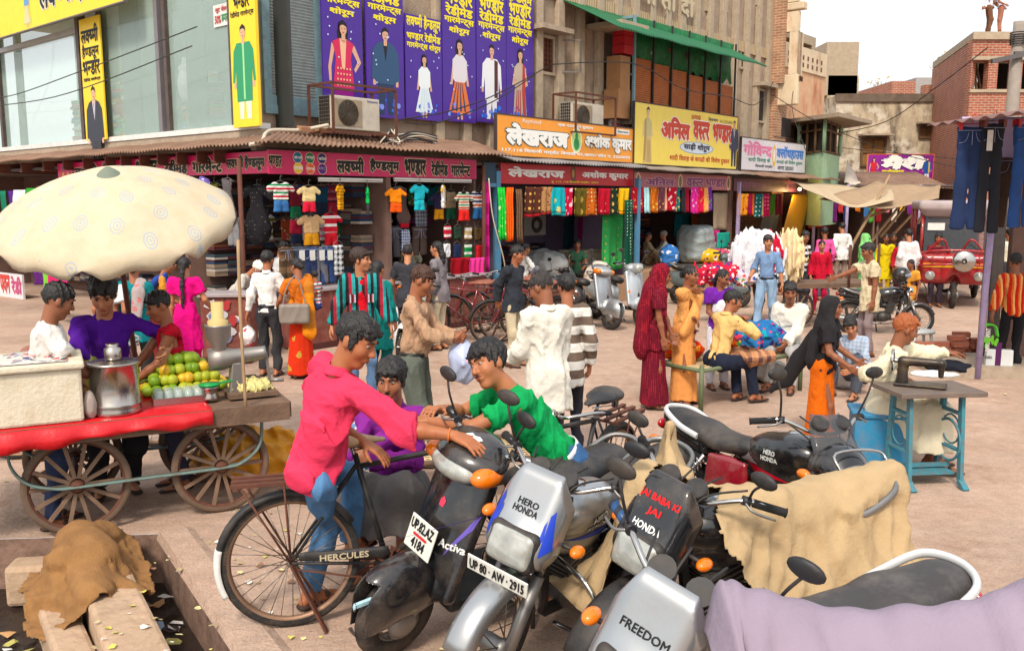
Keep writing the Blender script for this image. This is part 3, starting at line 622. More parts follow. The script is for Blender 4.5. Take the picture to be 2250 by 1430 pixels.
# fascia banners along the shop fronts
m_pink = mat("magenta_flex", (206, 20, 88), .4, var=.12, vs=1.2); m_red = mat("red_flex", (200, 22, 34), .4, var=.1); m_dpk = mat("dusty_pink_flex", (196, 112, 116), .45, var=.14, vs=2); m_mar = mat("maroon_flex", (104, 60, 82), .5, var=.1)
OUTC = ink((244, 214, 170))
bd = board(B, "shop_banner", "faded pink fabric shop banner left of the corner above the umbrella", "banner", (128, 358, 392), (589, 334, 386), -.02, m_pink, .03, group="fascia banners on the shop fronts")
for t_, a, c in (("लक्ष्मी", .11, .24), ("हैण्डलूम", .27, .42), ("भण्डार", .45, .55), ("रेडीमेड", .585, .685), ("गारमेन्ट", .71, .83), ("लक्ष्मी हैण्डलूम", .85, .99)): bt(bd, t_, a, c, .14, .84, m_black, .045, out=OUTC)
flat(bd['o'], "banner_badges", [(ink(c), oval(bd['w']*(.035+.03*(i % 3)), bd['h']*(.7-.4*(i//3)), .05, .055, 14)) for i, c in enumerate(((90, 60, 120), (120, 60, 120), (60, 70, 130), (230, 170, 40), (230, 150, 40), (60, 60, 120)))])
bd = board(A, "shop_banner", "bright pink garment shop banner with coloured badges above hanging kids clothes", "banner", (591, 333, 387), (1047, 349, 390), -.02, m_pink, .03, group="fascia banners on the shop fronts")
bt(bd, "भण्डार", .0, .05, .3, .75, m_black, .03, out=OUTC)
for t_, a, c in (("लक्ष्मी", .28, .4), ("हैण्डलूम", .43, .57), ("भण्डार", .6, .71), ("रेडीमेड", .74, .83), ("गारमेन्ट", .85, .96)): bt(bd, t_, a, c, .14, .84, m_black, .045, out=OUTC)
L = []
for i, c in enumerate(((20, 110, 140), (30, 120, 60), (50, 30, 100), (240, 190, 30), (230, 100, 30), (90, 20, 120))): x, z = bd['w']*(.115+.05*(i % 3)), bd['h']*(.73-.46*(i//3)); L += [(OUTC, oval(x, z, .088, .088)), (ink(c), oval(x, z, .08, .08))]
flat(bd['o'], "banner_badges", L)
for i, t_ in enumerate(("फैन्सी", "शर्ट", "कोट", "लाचा", "पेन्ट", "स्कर्ट")): bt(bd, t_, .1+.05*(i % 3), .133+.05*(i % 3), .66-.46*(i//3), .8-.46*(i//3), W_, .02, y=-.008)
bd = board(A, "shop_banner", "red fascia banner with white lettering under the orange hoarding", "banner", (1100, 358, 404), (1391, 372, 409), -.02, m_red, .03, group="fascia banners on the shop fronts")
bt(bd, "लेखराज", .05, .43, .36, .84, W_, .04); bt(bd, "अशोक कुमार", .57, .95, .32, .8, W_, .04); bt(bd, "दु. 117, 118 शिवाजी मार्केट, आगरा", .34, .7, .08, .22, m_yl, .02); flat(bd['o'], "banner_emblem", [(ink((120, 60, 30)), oval(bd['w']*.5, bd['h']*.55, .1, .2)), (ink((190, 140, 60)), oval(bd['w']*.5, bd['h']*.62, .05, .09))])
bd = board(A, "shop_banner", "dusty pink fascia banner with mauve lettering under the lemon hoarding", "banner", (1393, 375, 413), (1606, 390, 420), -.02, m_dpk, .03, group="fascia banners on the shop fronts")
PU = ink((150, 70, 120)); bt(bd, "अनिल", .1, .37, .24, .74, PU, .04, out=ink((232, 190, 190))); bt(bd, "वस्त्र भण्डार", .5, .93, .2, .74, PU, .04, out=ink((232, 190, 190)))
flat(bd['o'], "banner_emblem", [(OUTC, oval(bd['w']*x, bd['h']*.5, .11, .2)) for x in (.035, .435, .965)]+[(ink((130, 110, 80)), oval(bd['w']*x, bd['h']*.5, .07, .14)) for x in (.035, .435, .965)])
bd = board(A, "shop_banner", "dull maroon fascia banner under the white cloth house sign", "banner", (1612, 388, 418), (1768, 400, 424), -.02, m_mar, .03, group="fascia banners on the shop fronts")
bt(bd, "गोविन्द", .06, .42, .25, .75, ink((150, 90, 130)), .04); bt(bd, "क्लॉथ हाउस", .5, .95, .25, .75, ink((60, 40, 60)), .04)

# ------------------------------------------------------------------ corrugated lean-to roofs
m_tin = mat("rusty_corrugated_tin", (150, 118, 98), .7, var=.25, vs=2, metal=.1, dirt=.5, dcol=(110, 72, 54))
def tin_roof(fr, label, s0, s1, z0, z1, t0, t1, m=m_tin, slope=0, per=.1, name="tin_roof", k0=0, k1=0):
    o = thing(name, label, "roof", fp(fr, s0, t0, 0), fr[1], "tin roofs over the shops"); q = MB(); n = int((s1-s0)/per*6); rows = []
    for k in range(5):
        f = k/4; rows.append([(k0*f+(s1+k1*f-s0-k0*f)*i/n, (t1-t0)*f, z0+(z1-z0)*f+slope*i/n+.018*sin(i/6*2*pi)+.01*sin(i*.07+k)) for i in range(n+1)])
    q.sheet(rows).build("sheet", m, o, solid=.006); return o
tin_roof(A, "rusty tin roof above the bright pink banner", -.4, pl(A, 1095, 345)[0], 3.13, 3.5, -.4, .9, k0=1.3)
tin_roof(B, "rusty tin roof above the faded pink banner", -15, .4, 3.12, 3.5, -.4, .9, k1=-1.3)
tin_roof(A, "grey tin roof between the orange hoarding and red banner", pl(A, 1096, 355)[0], pl(A, 1392, 365)[0], 3.04, 3.3, -.4, .9, mat("grey_tin", (150, 146, 146), .6, metal=.3, dirt=.4))
tin_roof(A, "weathered tin roof under the lemon hoarding", pl(A, 1393, 372)[0], pl(A, 1640, 385)[0], 3.0, 3.3, -.45, .9, mat("dull_tin", (158, 146, 136), .65, metal=.2, dirt=.5))
tin_roof(A, "warped brown tin roof under the white cloth house sign", pl(A, 1625, 385)[0], pl(A, 1800, 395)[0], 2.95, 3.3, -.7, .9, slope=.0)
for i, (px, py) in enumerate(((668, 316), (706, 304), (838, 318))):
    s_, z = pl(A, px, py, .3); tag(MB().span((-.13, -.06, 0), (.13, .06, .075)).build("brick", mat("loose_brick", (176, 128, 96), .9, bump=.4), None, fp(A, s_, .25, 3.37), bev=.006), ("loose brick lying on the tin roof below the shutter", "second loose brick on the tin roof, nearest the air conditioner", "loose brick on the tin roof right of the caged air conditioner")[i], "brick", "loose bricks on the tin roof").rotation_euler = (.2, 0, RA+.1*i)
# ================================================================== shops along the row
m_in = mat("shop_inside", (120, 92, 82), .9, var=.2); m_ceil = mat("shop_ceiling", (96, 84, 80), .9); m_counter = mat("maroon_counter", (128, 62, 52), .7, var=.2, vs=4, dirt=.55, dcol=(170, 130, 110))
m_ctop = mat("counter_top", (170, 158, 160), .4, dirt=.3); m_bpost = mat("blue_post", (76, 138, 176), .55, dirt=.35); m_lpost = mat("lavender_post", (172, 156, 196), .6, dirt=.4, dcol=(120, 90, 80))
m_ply = mat("platform_wood", (176, 138, 104), .8, dirt=.4)
def shop(fr, label, s0, s1, dep=2.6, zf=.0, back=m_in, ztop=2.92, side=(1, 1)):
    o = thing("market_shop", label, "shop", fp(fr, s0, 0, 0), fr[1], "open fronted shops of the row"); w = s1-s0
    MB().span((0, dep, 0), (w, dep+.1, ztop)).build("back_wall", back, o); MB().span((0, .0, ztop), (w, dep+.1, ztop+.06)).build("ceiling", m_ceil, o)
    for k in (0, 1):
        if side[k]: MB().span(((w-.06)*k, .02, 0), ((w-.06)*k+.06, dep-.001, ztop-.001)).build("side_wall", back, o)
    if zf: MB().span((.061, -.25, .001), (w-.061, dep-.001, zf)).build("platform", m_ply, o)
    return o
def S(px, t=0, fr=A): return pl(fr, px, 400, t)[0]
e = [0, S(1047), S(1098), S(1391), S(1610), S(1775)]
sh1 = shop(A, "garment shop at the corner with kids clothes hung across its open front", -.0, e[1], side=(0, 1)); shop(B, "dim end of the corner garment shop behind the umbrella", -15, -.0, side=(1, 0), dep=2.2)
sh2 = shop(A, "sari shop with a raised floor under the red banner", e[2], e[3], zf=.55, back=mat("lilac_back", (150, 132, 160), .8)); shop(A, "sari shop under the dusty pink banner with a white sheeted floor", e[3]+.01, e[4], zf=.62); sh4 = shop(A, "dark shop under the maroon banner with a golden cloth", e[4]+.02, e[5], zf=.3)
# shelves of folded cloth (uncountable)
def shelves(fr, s0, s1, t, zs_, key, pal):
    q = MB(); ms = [mat(f"folded{c}", c, .9) for c in pal]
    for z0 in zs_:
        s_ = s0
        while s_ < s1-.3:
            z = z0; top = z0+random.uniform(.18, .36); w = random.uniform(.24, .34)
            while z < top: h = random.uniform(.025, .05); q.mi = random.randrange(len(ms)); q.span((s_, t-.3+random.uniform(0, .03), z), (s_+w-.02, t-.02, z+h)); z += h+.003
            s_ += w
    o = q.build("folded_cloth", ms); o.location = fr[0]; o.rotation_euler = (0, 0, fr[1]); tag(o, None, None, kind='stuff')
dpal = [(60, 50, 70), (90, 40, 50), (50, 70, 80), (120, 110, 100), (60, 60, 60), (150, 130, 110), (110, 60, 40), (70, 50, 40), (180, 170, 160), (40, 60, 90)]
shelves(A, .3, e[1]-.1, 2.58, (.1, .55, 1.0, 1.45, 1.9, 2.35), 1, dpal); shelves(B, -14, -.2, 2.18, (.3, .9, 1.4, 1.9, 2.35), 1, dpal)
shelves(A, e[2]+.2, e[3]-.2, 2.58, (.6, .95), 1, dpal+[(200, 190, 60), (160, 40, 60)]); shelves(A, e[3]+.2, e[4]-.2, 2.58, (.7, 1.15, 1.6, 2.0), 1, dpal+[(200, 40, 60), (220, 120, 40), (150, 40, 110)]); shelves(A, e[4]+.2, e[5]-.1, 2.58, (.4, .9, 1.4, 1.9), 1, [(150, 30, 40), (120, 30, 50), (170, 80, 40), (90, 50, 40)])
# counters
def counter(label, loc_, rz, w, d, h, cat="counter"):
    o = thing("shop_counter", label, cat, loc_, rz); MB().span((0, 0, .02), (w, d, h-.05)).build("body", m_counter, o, bev=.01); MB().span((-.03, -.04, h-.049), (w+.03, d+.03, h)).build("top", m_ctop, o, bev=.008)
    q = MB()
    for i in range(1, max(2, int(w/.9))): q.span((i*w/max(2, int(w/.9))-.012, -.008, .04), (i*w/max(2, int(w/.9))+.012, .001, h-.06))
    q.span((0, -.012, .0), (w, .001, .1)); q.build("trim", mat("dark_maroon", (84, 40, 36), .7), o); return o
ct = counter("maroon counter with torn posters beside the pink suit woman", gp(446, 800), R(4), .68, .5, 1.0)
pcs = []
for i in range(16): x, z = random.uniform(.1, .5), random.uniform(.25, .85); r_ = random.uniform(.03, .1); pcs.append((ink(random.choice(((226, 220, 214), (200, 196, 200), (120, 130, 160), (180, 60, 60)))), [(x+r_*random.uniform(.6, 1.3)*cos(a), z+r_*random.uniform(.6, 1.3)*sin(a)) for a in [k*2*pi/9 for k in range(9)]]))
flat(ct, "torn_posters", pcs, -.014)
counter("long maroon counter below the hanging kids clothes", fp(A, .12, -.3), RA, e[1]-.1, .5, .95)
# posts
def post(label, px, y0, y1, t, r, m, fr=A, z1=None):
    s_, z0 = pl(fr, px, y1, t); z1 = z1 or pl(fr, px, y0, t)[1]; z0 = max(z0, 0); o = MB().tube([(0, 0, 0), (0, 0, z1-z0)], r, 10).build("post", m, None, fp(fr, s_, t, z0)); return tag(o, label, "post")
p0 = gp(543, 778); tag(MB().tube([(0, 0, 0), (-.03, .1, 2.9)], .035, 10).build("post", m_rust, None, p0), "rust red iron post beside the white shirted shopper", "post")
p0 = gp(1046, 700); tag(MB().tube([(0, 0, 0), (0, 0, 2.95)], .035, 10).build("post", m_rust, None, fp(A, e[1]-.02, -.2)), "rust brown post at the end of the pink banner", "post")
o = thing("iron_gateway", "pale blue iron door frame between the pink and red banners", "frame", fp(A, e[1]+.12, -.1), RA); w = e[2]-e[1]-.2
MB().span((w-.12, 0, 0), (w, .1, 2.85)).build("upright", m_bpost, o); MB().span((0, .01, 2.55), (w-.121, .08, 2.62)).build("crossbar", m_bpost, o); MB().span((0, .02, 2.62), (w-.13, .06, 3.0)).build("panel", mat("dark_blue_sheet", (36, 66, 86), .6), o); MB().span((0, .5, 0), (w, .55, 2.9)).build("shade_wall", m_in, o)
MB()
tag(MB().span((-.05, -.05, 0), (.05, .05, 2.8)).build("post", m_bpost, None, fp(A, e[3]-.02, -.15)), "pale blue post between the red and dusty pink banners", "post").rotation_euler[2] = RA
tag(MB().span((-.04, -.04, 0), (.04, .04, 2.8)).build("post", m_lpost, None, fp(A, e[4], -.2)), "lavender post between the dusty pink and maroon banners", "post").rotation_euler[2] = RA

# ------------------------------------------------------------------ hanging clothes
fl2 = lambda c: cloth(c, ('flor', 12, [(230, 210, 180), (200, 60, 80)]))
G1 = "kids clothes hung in the corner garment shop"
def tee(label, px, y0, y1, m, t=-.12, wpx=48, short=None, ms=None, fr=A, sleeve=1, turn=0, name="kids_shirt", cat="shirt", grp=G1, dress=0, pants=0):
    s_, zt = pl(fr, px, y0, t); z1 = pl(fr, px, y1, t)[1]; h = zt-z1; w = (pl(fr, px+wpx/2, y0, t)[0]-pl(fr, px-wpx/2, y0, t)[0])
    w = max(w, .2)
    o = thing(name, label, cat, fp(fr, s_, t, zt), fr[1]+turn, grp); hs = h*(.62 if short else 1); v = max(.009, h/50)
    f = SD(v); bw = w*.3
    if dress: f.cap((-.02, 0, -.06*h), (-.02, 0, -.4*h), bw*.8, bw*.62, .03, ((0, 1, 0), 3)).cap((-.02, 0, -.45*h), (-.02, 0, -h+.03), bw*.6, bw*1.25, .02, ((0, 1, 0), 2.4)).wrinkle(.012, 30, (1, 1, .15), 3)
    else: f.box((0, 0, -hs*.55), (bw, .028, hs*.45), .025, k=.03)
    if sleeve:
        for i in (-1, 1): f.cap((i*bw*.75, 0, -h*.09), (i*w*.47, .0, -h*(.24 if sleeve == 1 else .6)), bw*.36, bw*.34, .02, ((0, 1, 0), 1.7))
    f.plane((0, 0, -.0), (0, 0, 1), .2).ell((0, -.02, .0), (bw*.42, .07, h*.07), op=-1).wrinkle(.008, 24, seed=int(px)); f.build("shirt", m, o)
    if short:
        f = SD(v).box((0, 0, -hs-h*.09), (bw*.9, .027, h*.1), .02, k=.02)
        L_ = h*(1-.62) if not pants else h*.38
        for i in (-1, 1): f.cap((i*bw*.42, 0, -hs-h*.1), (i*bw*.56, 0, -hs-L_), bw*.5, bw*.5, .015, ((0, 1, 0), 1.7))
        f.plane((0, 0, -hs-L_), (0, 0, -1), .2).wrinkle(.006, 22, seed=int(px)+1).build("shorts", short, o)
    MB().tube(sp([(-w*.3, 0, -h*.08), (0, 0, .02), (w*.3, 0, -h*.08)], 5), .005, 5).tube(sp([(0, 0, .02), (0, 0, .08), (.025, 0, .1), (.03, 0, .075)], 4), .004, 5).build("hanger", m_steel, o)
    return o
cl = cloth
st3 = lambda a, p, *q: cloth(a, ('stripe', 2, p, list(q)))
tee("red white and green striped kids shirt with blue shorts under the pink banner", 616, 400, 466, st3((206, 30, 44), .115, (238, 232, 226), (40, 140, 80), (238, 232, 226)), wpx=54, short=cl((58, 110, 168)))
tee("cream kids shirt over red shorts, second from the striped one", 678, 409, 466, cl((240, 212, 150)), wpx=46, short=cl((220, 30, 60)))
tee("mustard yellow striped kids suit under the banner badges", 747, 406, 461, st3((242, 176, 20), .05, (200, 130, 20)), wpx=34, turn=.5, short=st3((242, 176, 20), .05, (200, 130, 20)))
tee("bright green kids shirt with charcoal shorts", 807, 409, 474, cl((20, 176, 84)), wpx=28, turn=.9, short=cl((62, 62, 66)))
tee("orange kids shirt and shorts beside the cyan one", 869, 414, 467, cl((246, 140, 16)), wpx=34, turn=-.4, short=cl((236, 90, 20)))
tee("cyan kids suit hanging under the pink banner", 921, 406, 462, cl((34, 190, 204)), wpx=36, short=cl((34, 190, 204)))
tee("white and yellow kids shirt with stripes", 974, 407, 458, cl((236, 180, 24), ('stripe', 0, .3, [(240, 236, 230)])), wpx=30, turn=.6)
tee("navy kids vest with mustard shorts", 964, 424, 482, cl((54, 46, 84)), t=.1, wpx=34, short=cl((206, 140, 24)))
tee("grey brown kids vest over dark green shorts", 990, 418, 482, cl((150, 130, 100)), t=.1, wpx=34, sleeve=0, short=cl((24, 80, 54)))
tee("multi striped kids shirt with bright red shorts by the rust post", 1019, 422, 485, st3((206, 70, 60), .1, (220, 210, 180), (70, 150, 120), (230, 220, 200)), wpx=36, short=cl((230, 40, 34)))
tee("orange white and navy striped kids shirt with blue shorts past the rust post", 1051, 420, 481, st3((226, 90, 40), .14, (236, 232, 230), (40, 56, 110), (236, 232, 230)), t=-.05, wpx=40, short=cl((40, 96, 150)))
tee("maroon kids shirt with green shorts behind the striped one", 648, 412, 479, cl((120, 26, 44)), t=.25, wpx=40, short=cl((20, 110, 70)))
tee("dark teal kids shirt behind the cream one", 705, 408, 470, cl((20, 66, 90)), t=.3, wpx=44, short=cl((30, 40, 60)))
tee("maroon striped kids shirt behind the yellow suit", 728, 402, 472, st3((130, 30, 50), .12, (90, 30, 50), (160, 80, 90)), t=.3, wpx=36, short=cl((150, 26, 50)))
tee("maroon sports vest with navy shorts in the lower row", 650, 480, 536, cl((150, 24, 50)), t=.2, wpx=44, sleeve=0, short=cl((26, 34, 54)))
tee("tan kids shirt with a printed cartoon patch and mustard shorts", 683, 472, 539, cl((220, 180, 130)), t=.1, wpx=54, short=cl((220, 150, 30)))
tee("red and white striped kids shirt with red shorts in the lower row", 726, 468, 539, st3((196, 24, 44), .13, (236, 230, 226), (196, 24, 44)), t=.1, wpx=46, short=cl((200, 24, 40)))
tee("brown and grey kids frock above red leggings", 887, 426, 478, cl((110, 88, 82)), t=.2, wpx=40, sleeve=0, dress=1, name="kids_frock", cat="frock")
tee("grey pinafore frock with a red frilled hem by the umbrella", 500, 393, 475, cl((104, 98, 100), ('stripe', 0, .03, [(88, 84, 86)])), t=-.15, wpx=44, sleeve=0, dress=1, fr=B, name="kids_frock", cat="frock")
tee("black party frock with a silver belt left of the striped shirt", 565, 408, 500, cl((34, 32, 36), ('dots', 16, .12, (150, 150, 150))), t=.2, wpx=70, dress=1, fr=B, name="kids_frock", cat="frock")
tee("olive kids frock behind the umbrella top", 470, 402, 440, cl((120, 120, 40)), t=.1, wpx=40, sleeve=0, dress=1, fr=B, name="kids_frock", cat="frock")
tee("purple flowered kids blouse above the umbrella", 425, 396, 430, cl((110, 90, 170), ('flor', 14, [(220, 210, 230)])), t=-.1, wpx=60, fr=B)
tee("white and lilac kids blouse above the umbrella", 384, 396, 424, cl((200, 190, 220)), t=-.1, wpx=30, fr=B)
tee("blue kids shirt deep in the shop beside the green one", 838, 430, 478, cl((24, 92, 120)), t=.5, wpx=40)
tee("red leggings hanging below the brown frock", 888, 470, 501, cl((190, 20, 40)), t=.2, wpx=34, sleeve=0, name="kids_leggings", cat="leggings")
tee("grey check shirt hung behind the cyan suit", 924, 440, 498, cl((150, 150, 160), ('check', .07, (70, 74, 90))), t=.35, wpx=44, sleeve=0)
tee("blue and white check shirt in the lower row", 890, 500, 552, cl((200, 206, 220), ('check', .05, (50, 60, 110))), t=.2, wpx=34, sleeve=0)
tee("black and white check shirt beside the hanging jeans", 742, 531, 604, cl((226, 226, 226), ('check', .09, (30, 30, 34))), t=-.02, wpx=36, sleeve=0)
for i, (px, y, c, d) in enumerate(((983, 494, (190, 30, 50), "red"), (1005, 496, (40, 62, 46), "dark green"), (1028, 496, (200, 170, 120), "tan"), (1050, 498, (90, 70, 40), "olive"), (981, 532, (226, 226, 230), "white"), (1004, 533, (34, 46, 80), "navy"), (1028, 533, (20, 140, 70), "green"), (1054, 535, (196, 30, 40), "red"))):
    tee(f"folded {d} kids shirt pinned on the side rack, {'upper' if i < 4 else 'lower'} row", px, y, y+30 if i < 4 else y+34, cl(c) if i % 2 else st3(c, .13, (230, 226, 220), c), t=-.05, wpx=25, sleeve=0, grp="folded kids shirts on the side rack")
OR = "first second third fourth fifth sixth seventh eighth ninth tenth eleventh".split(); CN = {"navy": (40, 52, 96), "crimson": (176, 26, 52), "white": (220, 216, 210), "teal": (24, 112, 120), "plum": (110, 40, 90), "olive": (120, 116, 50), "pink": (224, 120, 150), "grey": (128, 126, 130), "blue": (60, 110, 180), "rust": (170, 84, 40), "green": (50, 130, 70)}
for r_ in range(2):
    for i in range(11): d = list(CN)[(i*4+r_*5) % 11]; tee(f"{d} garment hung deep in the corner shop, {OR[i]} along the {('upper', 'lower')[r_]} back row", 572+i*42+r_*15, (404, 474)[r_]+random.randint(-4, 4), (452, 528)[r_], (cl(CN[d]), st3(CN[d], .12, (226, 220, 214)), fl2(CN[d]))[(i+r_) % 3], t=.95+.3*r_, wpx=40, sleeve=(i+r_) % 2, turn=random.uniform(-.4, .4), grp="garments on the corner shop's back rails")
def jeans(label, fr, px, y0, y1, t, m, w=.36, grp=None, turn=0, flare=.1, clip=None, name="hanging_jeans", rot=None):
    s_, zt = pl(fr, px, y0, t); z1 = pl(fr, px, y1, t)[1]; h = zt-z1; o = thing(name, label, "jeans", fp(fr, s_, t, zt), fr[1]+turn, grp)
    f = SD(max(.008, h/90)).box((0, 0, -h*.11), (w*.5, .04, h*.11), .03, k=.03)
    for i in (-1, 1): f.cap((i*w*.23, 0, -h*.2), (i*w*.29, 0, -h+.04), w*.25, w*.21+flare*.1, .02, ((0, 1, 0), 2.2))
    f.plane((0, 0, -h), (0, 0, -1), .4).plane((0, 0, -.005), (0, 0, 1), .3).wrinkle(.01, 17, (1, 1, .6), int(px)).build("denim", m, o)
    q = MB().tube([(-w*.5, -.047, -.05), (w*.5, -.047, -.05)], .004, 4)
    for i in (-1, 1): q.tube(sp([(i*w*.12, -.047, -.07), (i*w*.22, -.05, -.17), (i*w*.45, -.045, -.2)], 4), .003, 4)
    q.tube([(0, -.05, -.05), (0, -.055, -.22)], .004, 4); q.build("stitching", mat("denim_stitch", (150, 160, 190), .8, var=0), o)
    if clip:
        q = MB()
        for i in (-1, 1): q.span((i*w*.42-.02, -.055, -.04), (i*w*.42+.02, .055, .05))
        q.tube([(-w*.6, 0, .03), (w*.6, 0, .03)], .006, 6).tube(sp([(0, 0, .03), (0, 0, .12), (.03, 0, .15), (.04, 0, .1)], 4), .005, 5); q.build("clip_hanger", clip, o)
    return o
def denim(c): return mat(f"denim{c}", c, .85, var=.35, vs=3, bump=.4, bs=120)
for i, (px, c, d) in enumerate(((658, (60, 70, 84), "grey"), (681, (36, 52, 96), "navy"), (702, (110, 110, 118), "pale grey"), (720, (34, 60, 110), "blue"))):
    o = jeans(f"{d} jeans with a paper tag hung in the corner shop's lower row", A, px, 541, 622, .0, denim(c), .3, "jeans hung in the corner shop")
    MB().span((-.05, -.062, -.22), (.05, -.056, -.06)).build("price_tag", m_white, o)
jeans("dark grey trousers hung below the orange kids shirt", A, 861, 497, 566, .15, cl((70, 66, 70)), .34, "jeans hung in the corner shop"); jeans("brown trousers hung beside the blue check shirt", A, 921, 498, 560, .2, cl((76, 60, 54)), .34, "jeans hung in the corner shop"); jeans("pale grey trousers below the grey frock by the umbrella", B, 512, 476, 540, -.1, cl((130, 128, 130)), .3, "jeans hung in the corner shop")
jeans("olive brown printed trousers by the orange sari woman", A, 628, 543, 620, -.05, cl((120, 92, 66), ('stripe', 2, .2, [(86, 66, 48)])), .26, "jeans hung in the corner shop")

G2 = "saris hung along the shop fronts"
def hang(label, fr, px0, px1, y0, y1, t, m, border=None, name="hanging_sari", cat="sari", grp=G2, folds=3, depth=.03, slope=0, bh=.09):
    s0, zt = pl(fr, px0, y0, t); s1 = pl(fr, px1, y0, t)[0]; z1 = pl(fr, (px0+px1)/2, y1, t)[1]; w, h = s1-s0, zt-z1
    o = thing(name, label, cat, fp(fr, s0, t, zt), fr[1], grp); n = max(10, folds*8); ph = random.uniform(0, 6); q = MB(); rows = []
    def P(i, f): x = i/n; return (x*w+slope*f*w+.012*sin(7*f+ph), -depth*sin(x*folds*2*pi+ph+.6*f)*(.35+.65*f)-.02*sin(2*f+ph), -h*f+.012*sin(x*5+ph)*f)
    top = [(i/n*w, .05, -.03) for i in range(n+1)]
    kb = 1-(bh if border else 0)
    q.sheet([top]+[[P(i, f*kb/9) for i in range(n+1)] for f in range(10)]).build("cloth", m, o, solid=.006)
    if border: MB().sheet([[V(P(i, kb+(1-kb)*f/2))+V((0, -.001, 0)) for i in range(n+1)] for f in range(3)]).build("border", border, o, solid=.007)
    return o
def pr(c, *q, s=9): return cloth(c, ('flor', s, list(q)))
def dt(c, q, s=9, r=.22): return cloth(c, ('dots', s, r, q, .15))
gold = (226, 180, 90)
for px0, px1, y0, y1, m, b_, d in ((1096, 1113, 412, 527, pr((40, 200, 60), (200, 240, 160)), None, "bright green scarf bundle with white print"), (1114, 1129, 412, 530, cl((250, 100, 20)), None, "plain orange stole beside the green one"), (1134, 1148, 416, 532, pr((120, 90, 66), (60, 40, 34), s=30), None, "brown lace stole"),
    (1154, 1189, 411, 476, dt((96, 50, 36), gold, 7), cl((170, 24, 34)), "brown sari with gold rings and a red border"), (1187, 1213, 411, 471, pr((190, 140, 90), (120, 40, 30), s=14), cl((150, 40, 34)), "tan printed sari"), (1209, 1240, 412, 474, pr((20, 178, 188), (230, 210, 120), s=4), cl((30, 150, 150)), "turquoise sari with a gold motif"), (1238, 1261, 413, 474, pr((206, 20, 64), (250, 200, 210), s=6), None, "crimson sari with white flowers"),
    (1260, 1286, 414, 475, dt((96, 84, 24), (196, 160, 70), 4, .3), None, "olive sari with big gold circles"), (1284, 1313, 414, 473, dt((200, 96, 16), (246, 226, 180), 11, .2), None, "orange sari with white dots"), (1312, 1338, 414, 471, dt((190, 18, 44), (230, 140, 120), 6, .14), None, "red sari with small motifs"), (1337, 1361, 415, 471, dt((30, 52, 36), (220, 176, 100), 6, .26), None, "dark green sari with gold flowers"), (1358, 1380, 414, 470, dt((244, 190, 20), (200, 120, 20), 5, .15), cl((230, 150, 20)), "yellow sari next to the blue post")):
    hang(d+" on the rail under the red banner", A, px0, px1, y0, y1, -.22, m, b_, folds=2 if px1-px0 > 20 else 3)
for px0, px1, m, b_, d in ((1390, 1417, pr((176, 16, 40), gold, s=8), cl((150, 20, 30)), "deep red sari with gold sprigs"), (1416, 1429, cl((180, 226, 232)), None, "pale aqua sari"), (1427, 1444, pr((210, 110, 20), (240, 190, 80)), None, "golden orange sari"), (1442, 1459, pr((110, 60, 70), (200, 150, 70), (90, 40, 110)), None, "dark patterned sari"), (1457, 1468, cl((244, 170, 140)), None, "peach sari"), (1466, 1485, pr((190, 16, 44), (246, 210, 210), s=7), None, "red sari with white flowers"), (1483, 1497, pr((20, 110, 110), gold), None, "teal sari with gold edge"), (1496, 1505, cl((50, 44, 48)), None, "black sari"), (1504, 1517, cl((150, 16, 44)), None, "wine red sari"), (1516, 1532, pr((220, 40, 150), (240, 190, 210)), None, "magenta sari"), (1531, 1550, pr((222, 22, 70), (240, 120, 60), s=6), None, "pink red sari"), (1549, 1559, cl((240, 170, 90), ('dots', 12, .2, (200, 100, 60))), None, "light orange sari"), (1558, 1567, pr((110, 50, 150), (60, 150, 70)), None, "purple and green sari")):
    hang(d+" under the dusty pink banner", A, px0, px1, 412, 466+random.randint(-3, 3), -.2, m, b_, folds=2)
for px0, px1, m, d in ((1620, 1643, pr((246, 160, 40), (200, 60, 40), s=7), "orange sari with red sprigs"), (1642, 1651, cl((150, 20, 70)), "plum sari"), (1650, 1659, cl((220, 100, 30)), "rust orange sari"), (1658, 1674, dt((16, 116, 120), (220, 240, 230), 8), "teal sari with white dots"), (1673, 1679, cl((244, 210, 150)), "cream sari"), (1678, 1695, dt((200, 24, 90), (250, 180, 200), 9), "crimson pink dotted sari"), (1694, 1704, cl((70, 130, 40)), "leaf green sari"), (1705, 1722, cl((110, 24, 40)), "dark maroon sari")):
    hang(d+" under the maroon banner", A, px0, px1, 426, 475+random.randint(-3, 2), -.2, m, folds=2)
hang("golden sequinned cloth slanting in the dark shop", A, 1740, 1782, 428, 526, .0, mat("sequin_gold", (206, 156, 40), .4, var=.3, vs=40), slope=-.5, folds=1, name="display_cloth", cat="cloth", grp=None)
hang("slate grey net cloth in the dark shop", A, 1672, 1710, 470, 535, .3, cl((88, 96, 98)), slope=-.2, folds=2, name="display_cloth", cat="cloth", grp=None)
hang("long green curtain with gold dots in the red banner shop", A, 1321, 1366, 472, 592, .1, dt((60, 176, 90), gold, 6, .16), folds=3, name="display_cloth", cat="cloth", grp=None)
hang("dark green polka dotted cloth by the blue post", A, 1376, 1394, 440, 596, -.3, dt((10, 74, 52), (220, 230, 220), 14, .18), folds=2, name="display_cloth", cat="cloth", grp=None)
hang("beige canvas curtain at the end of the dusty pink banner shop", A, 1568, 1606, 424, 506, .1, cl((178, 156, 130)), folds=2, name="display_cloth", cat="cloth", grp=None)
hang("dark teal sari displayed inside the dusty pink banner shop", A, 1482, 1520, 470, 522, 1.2, cl((18, 92, 96)), folds=2, name="display_cloth", cat="cloth", grp=None)
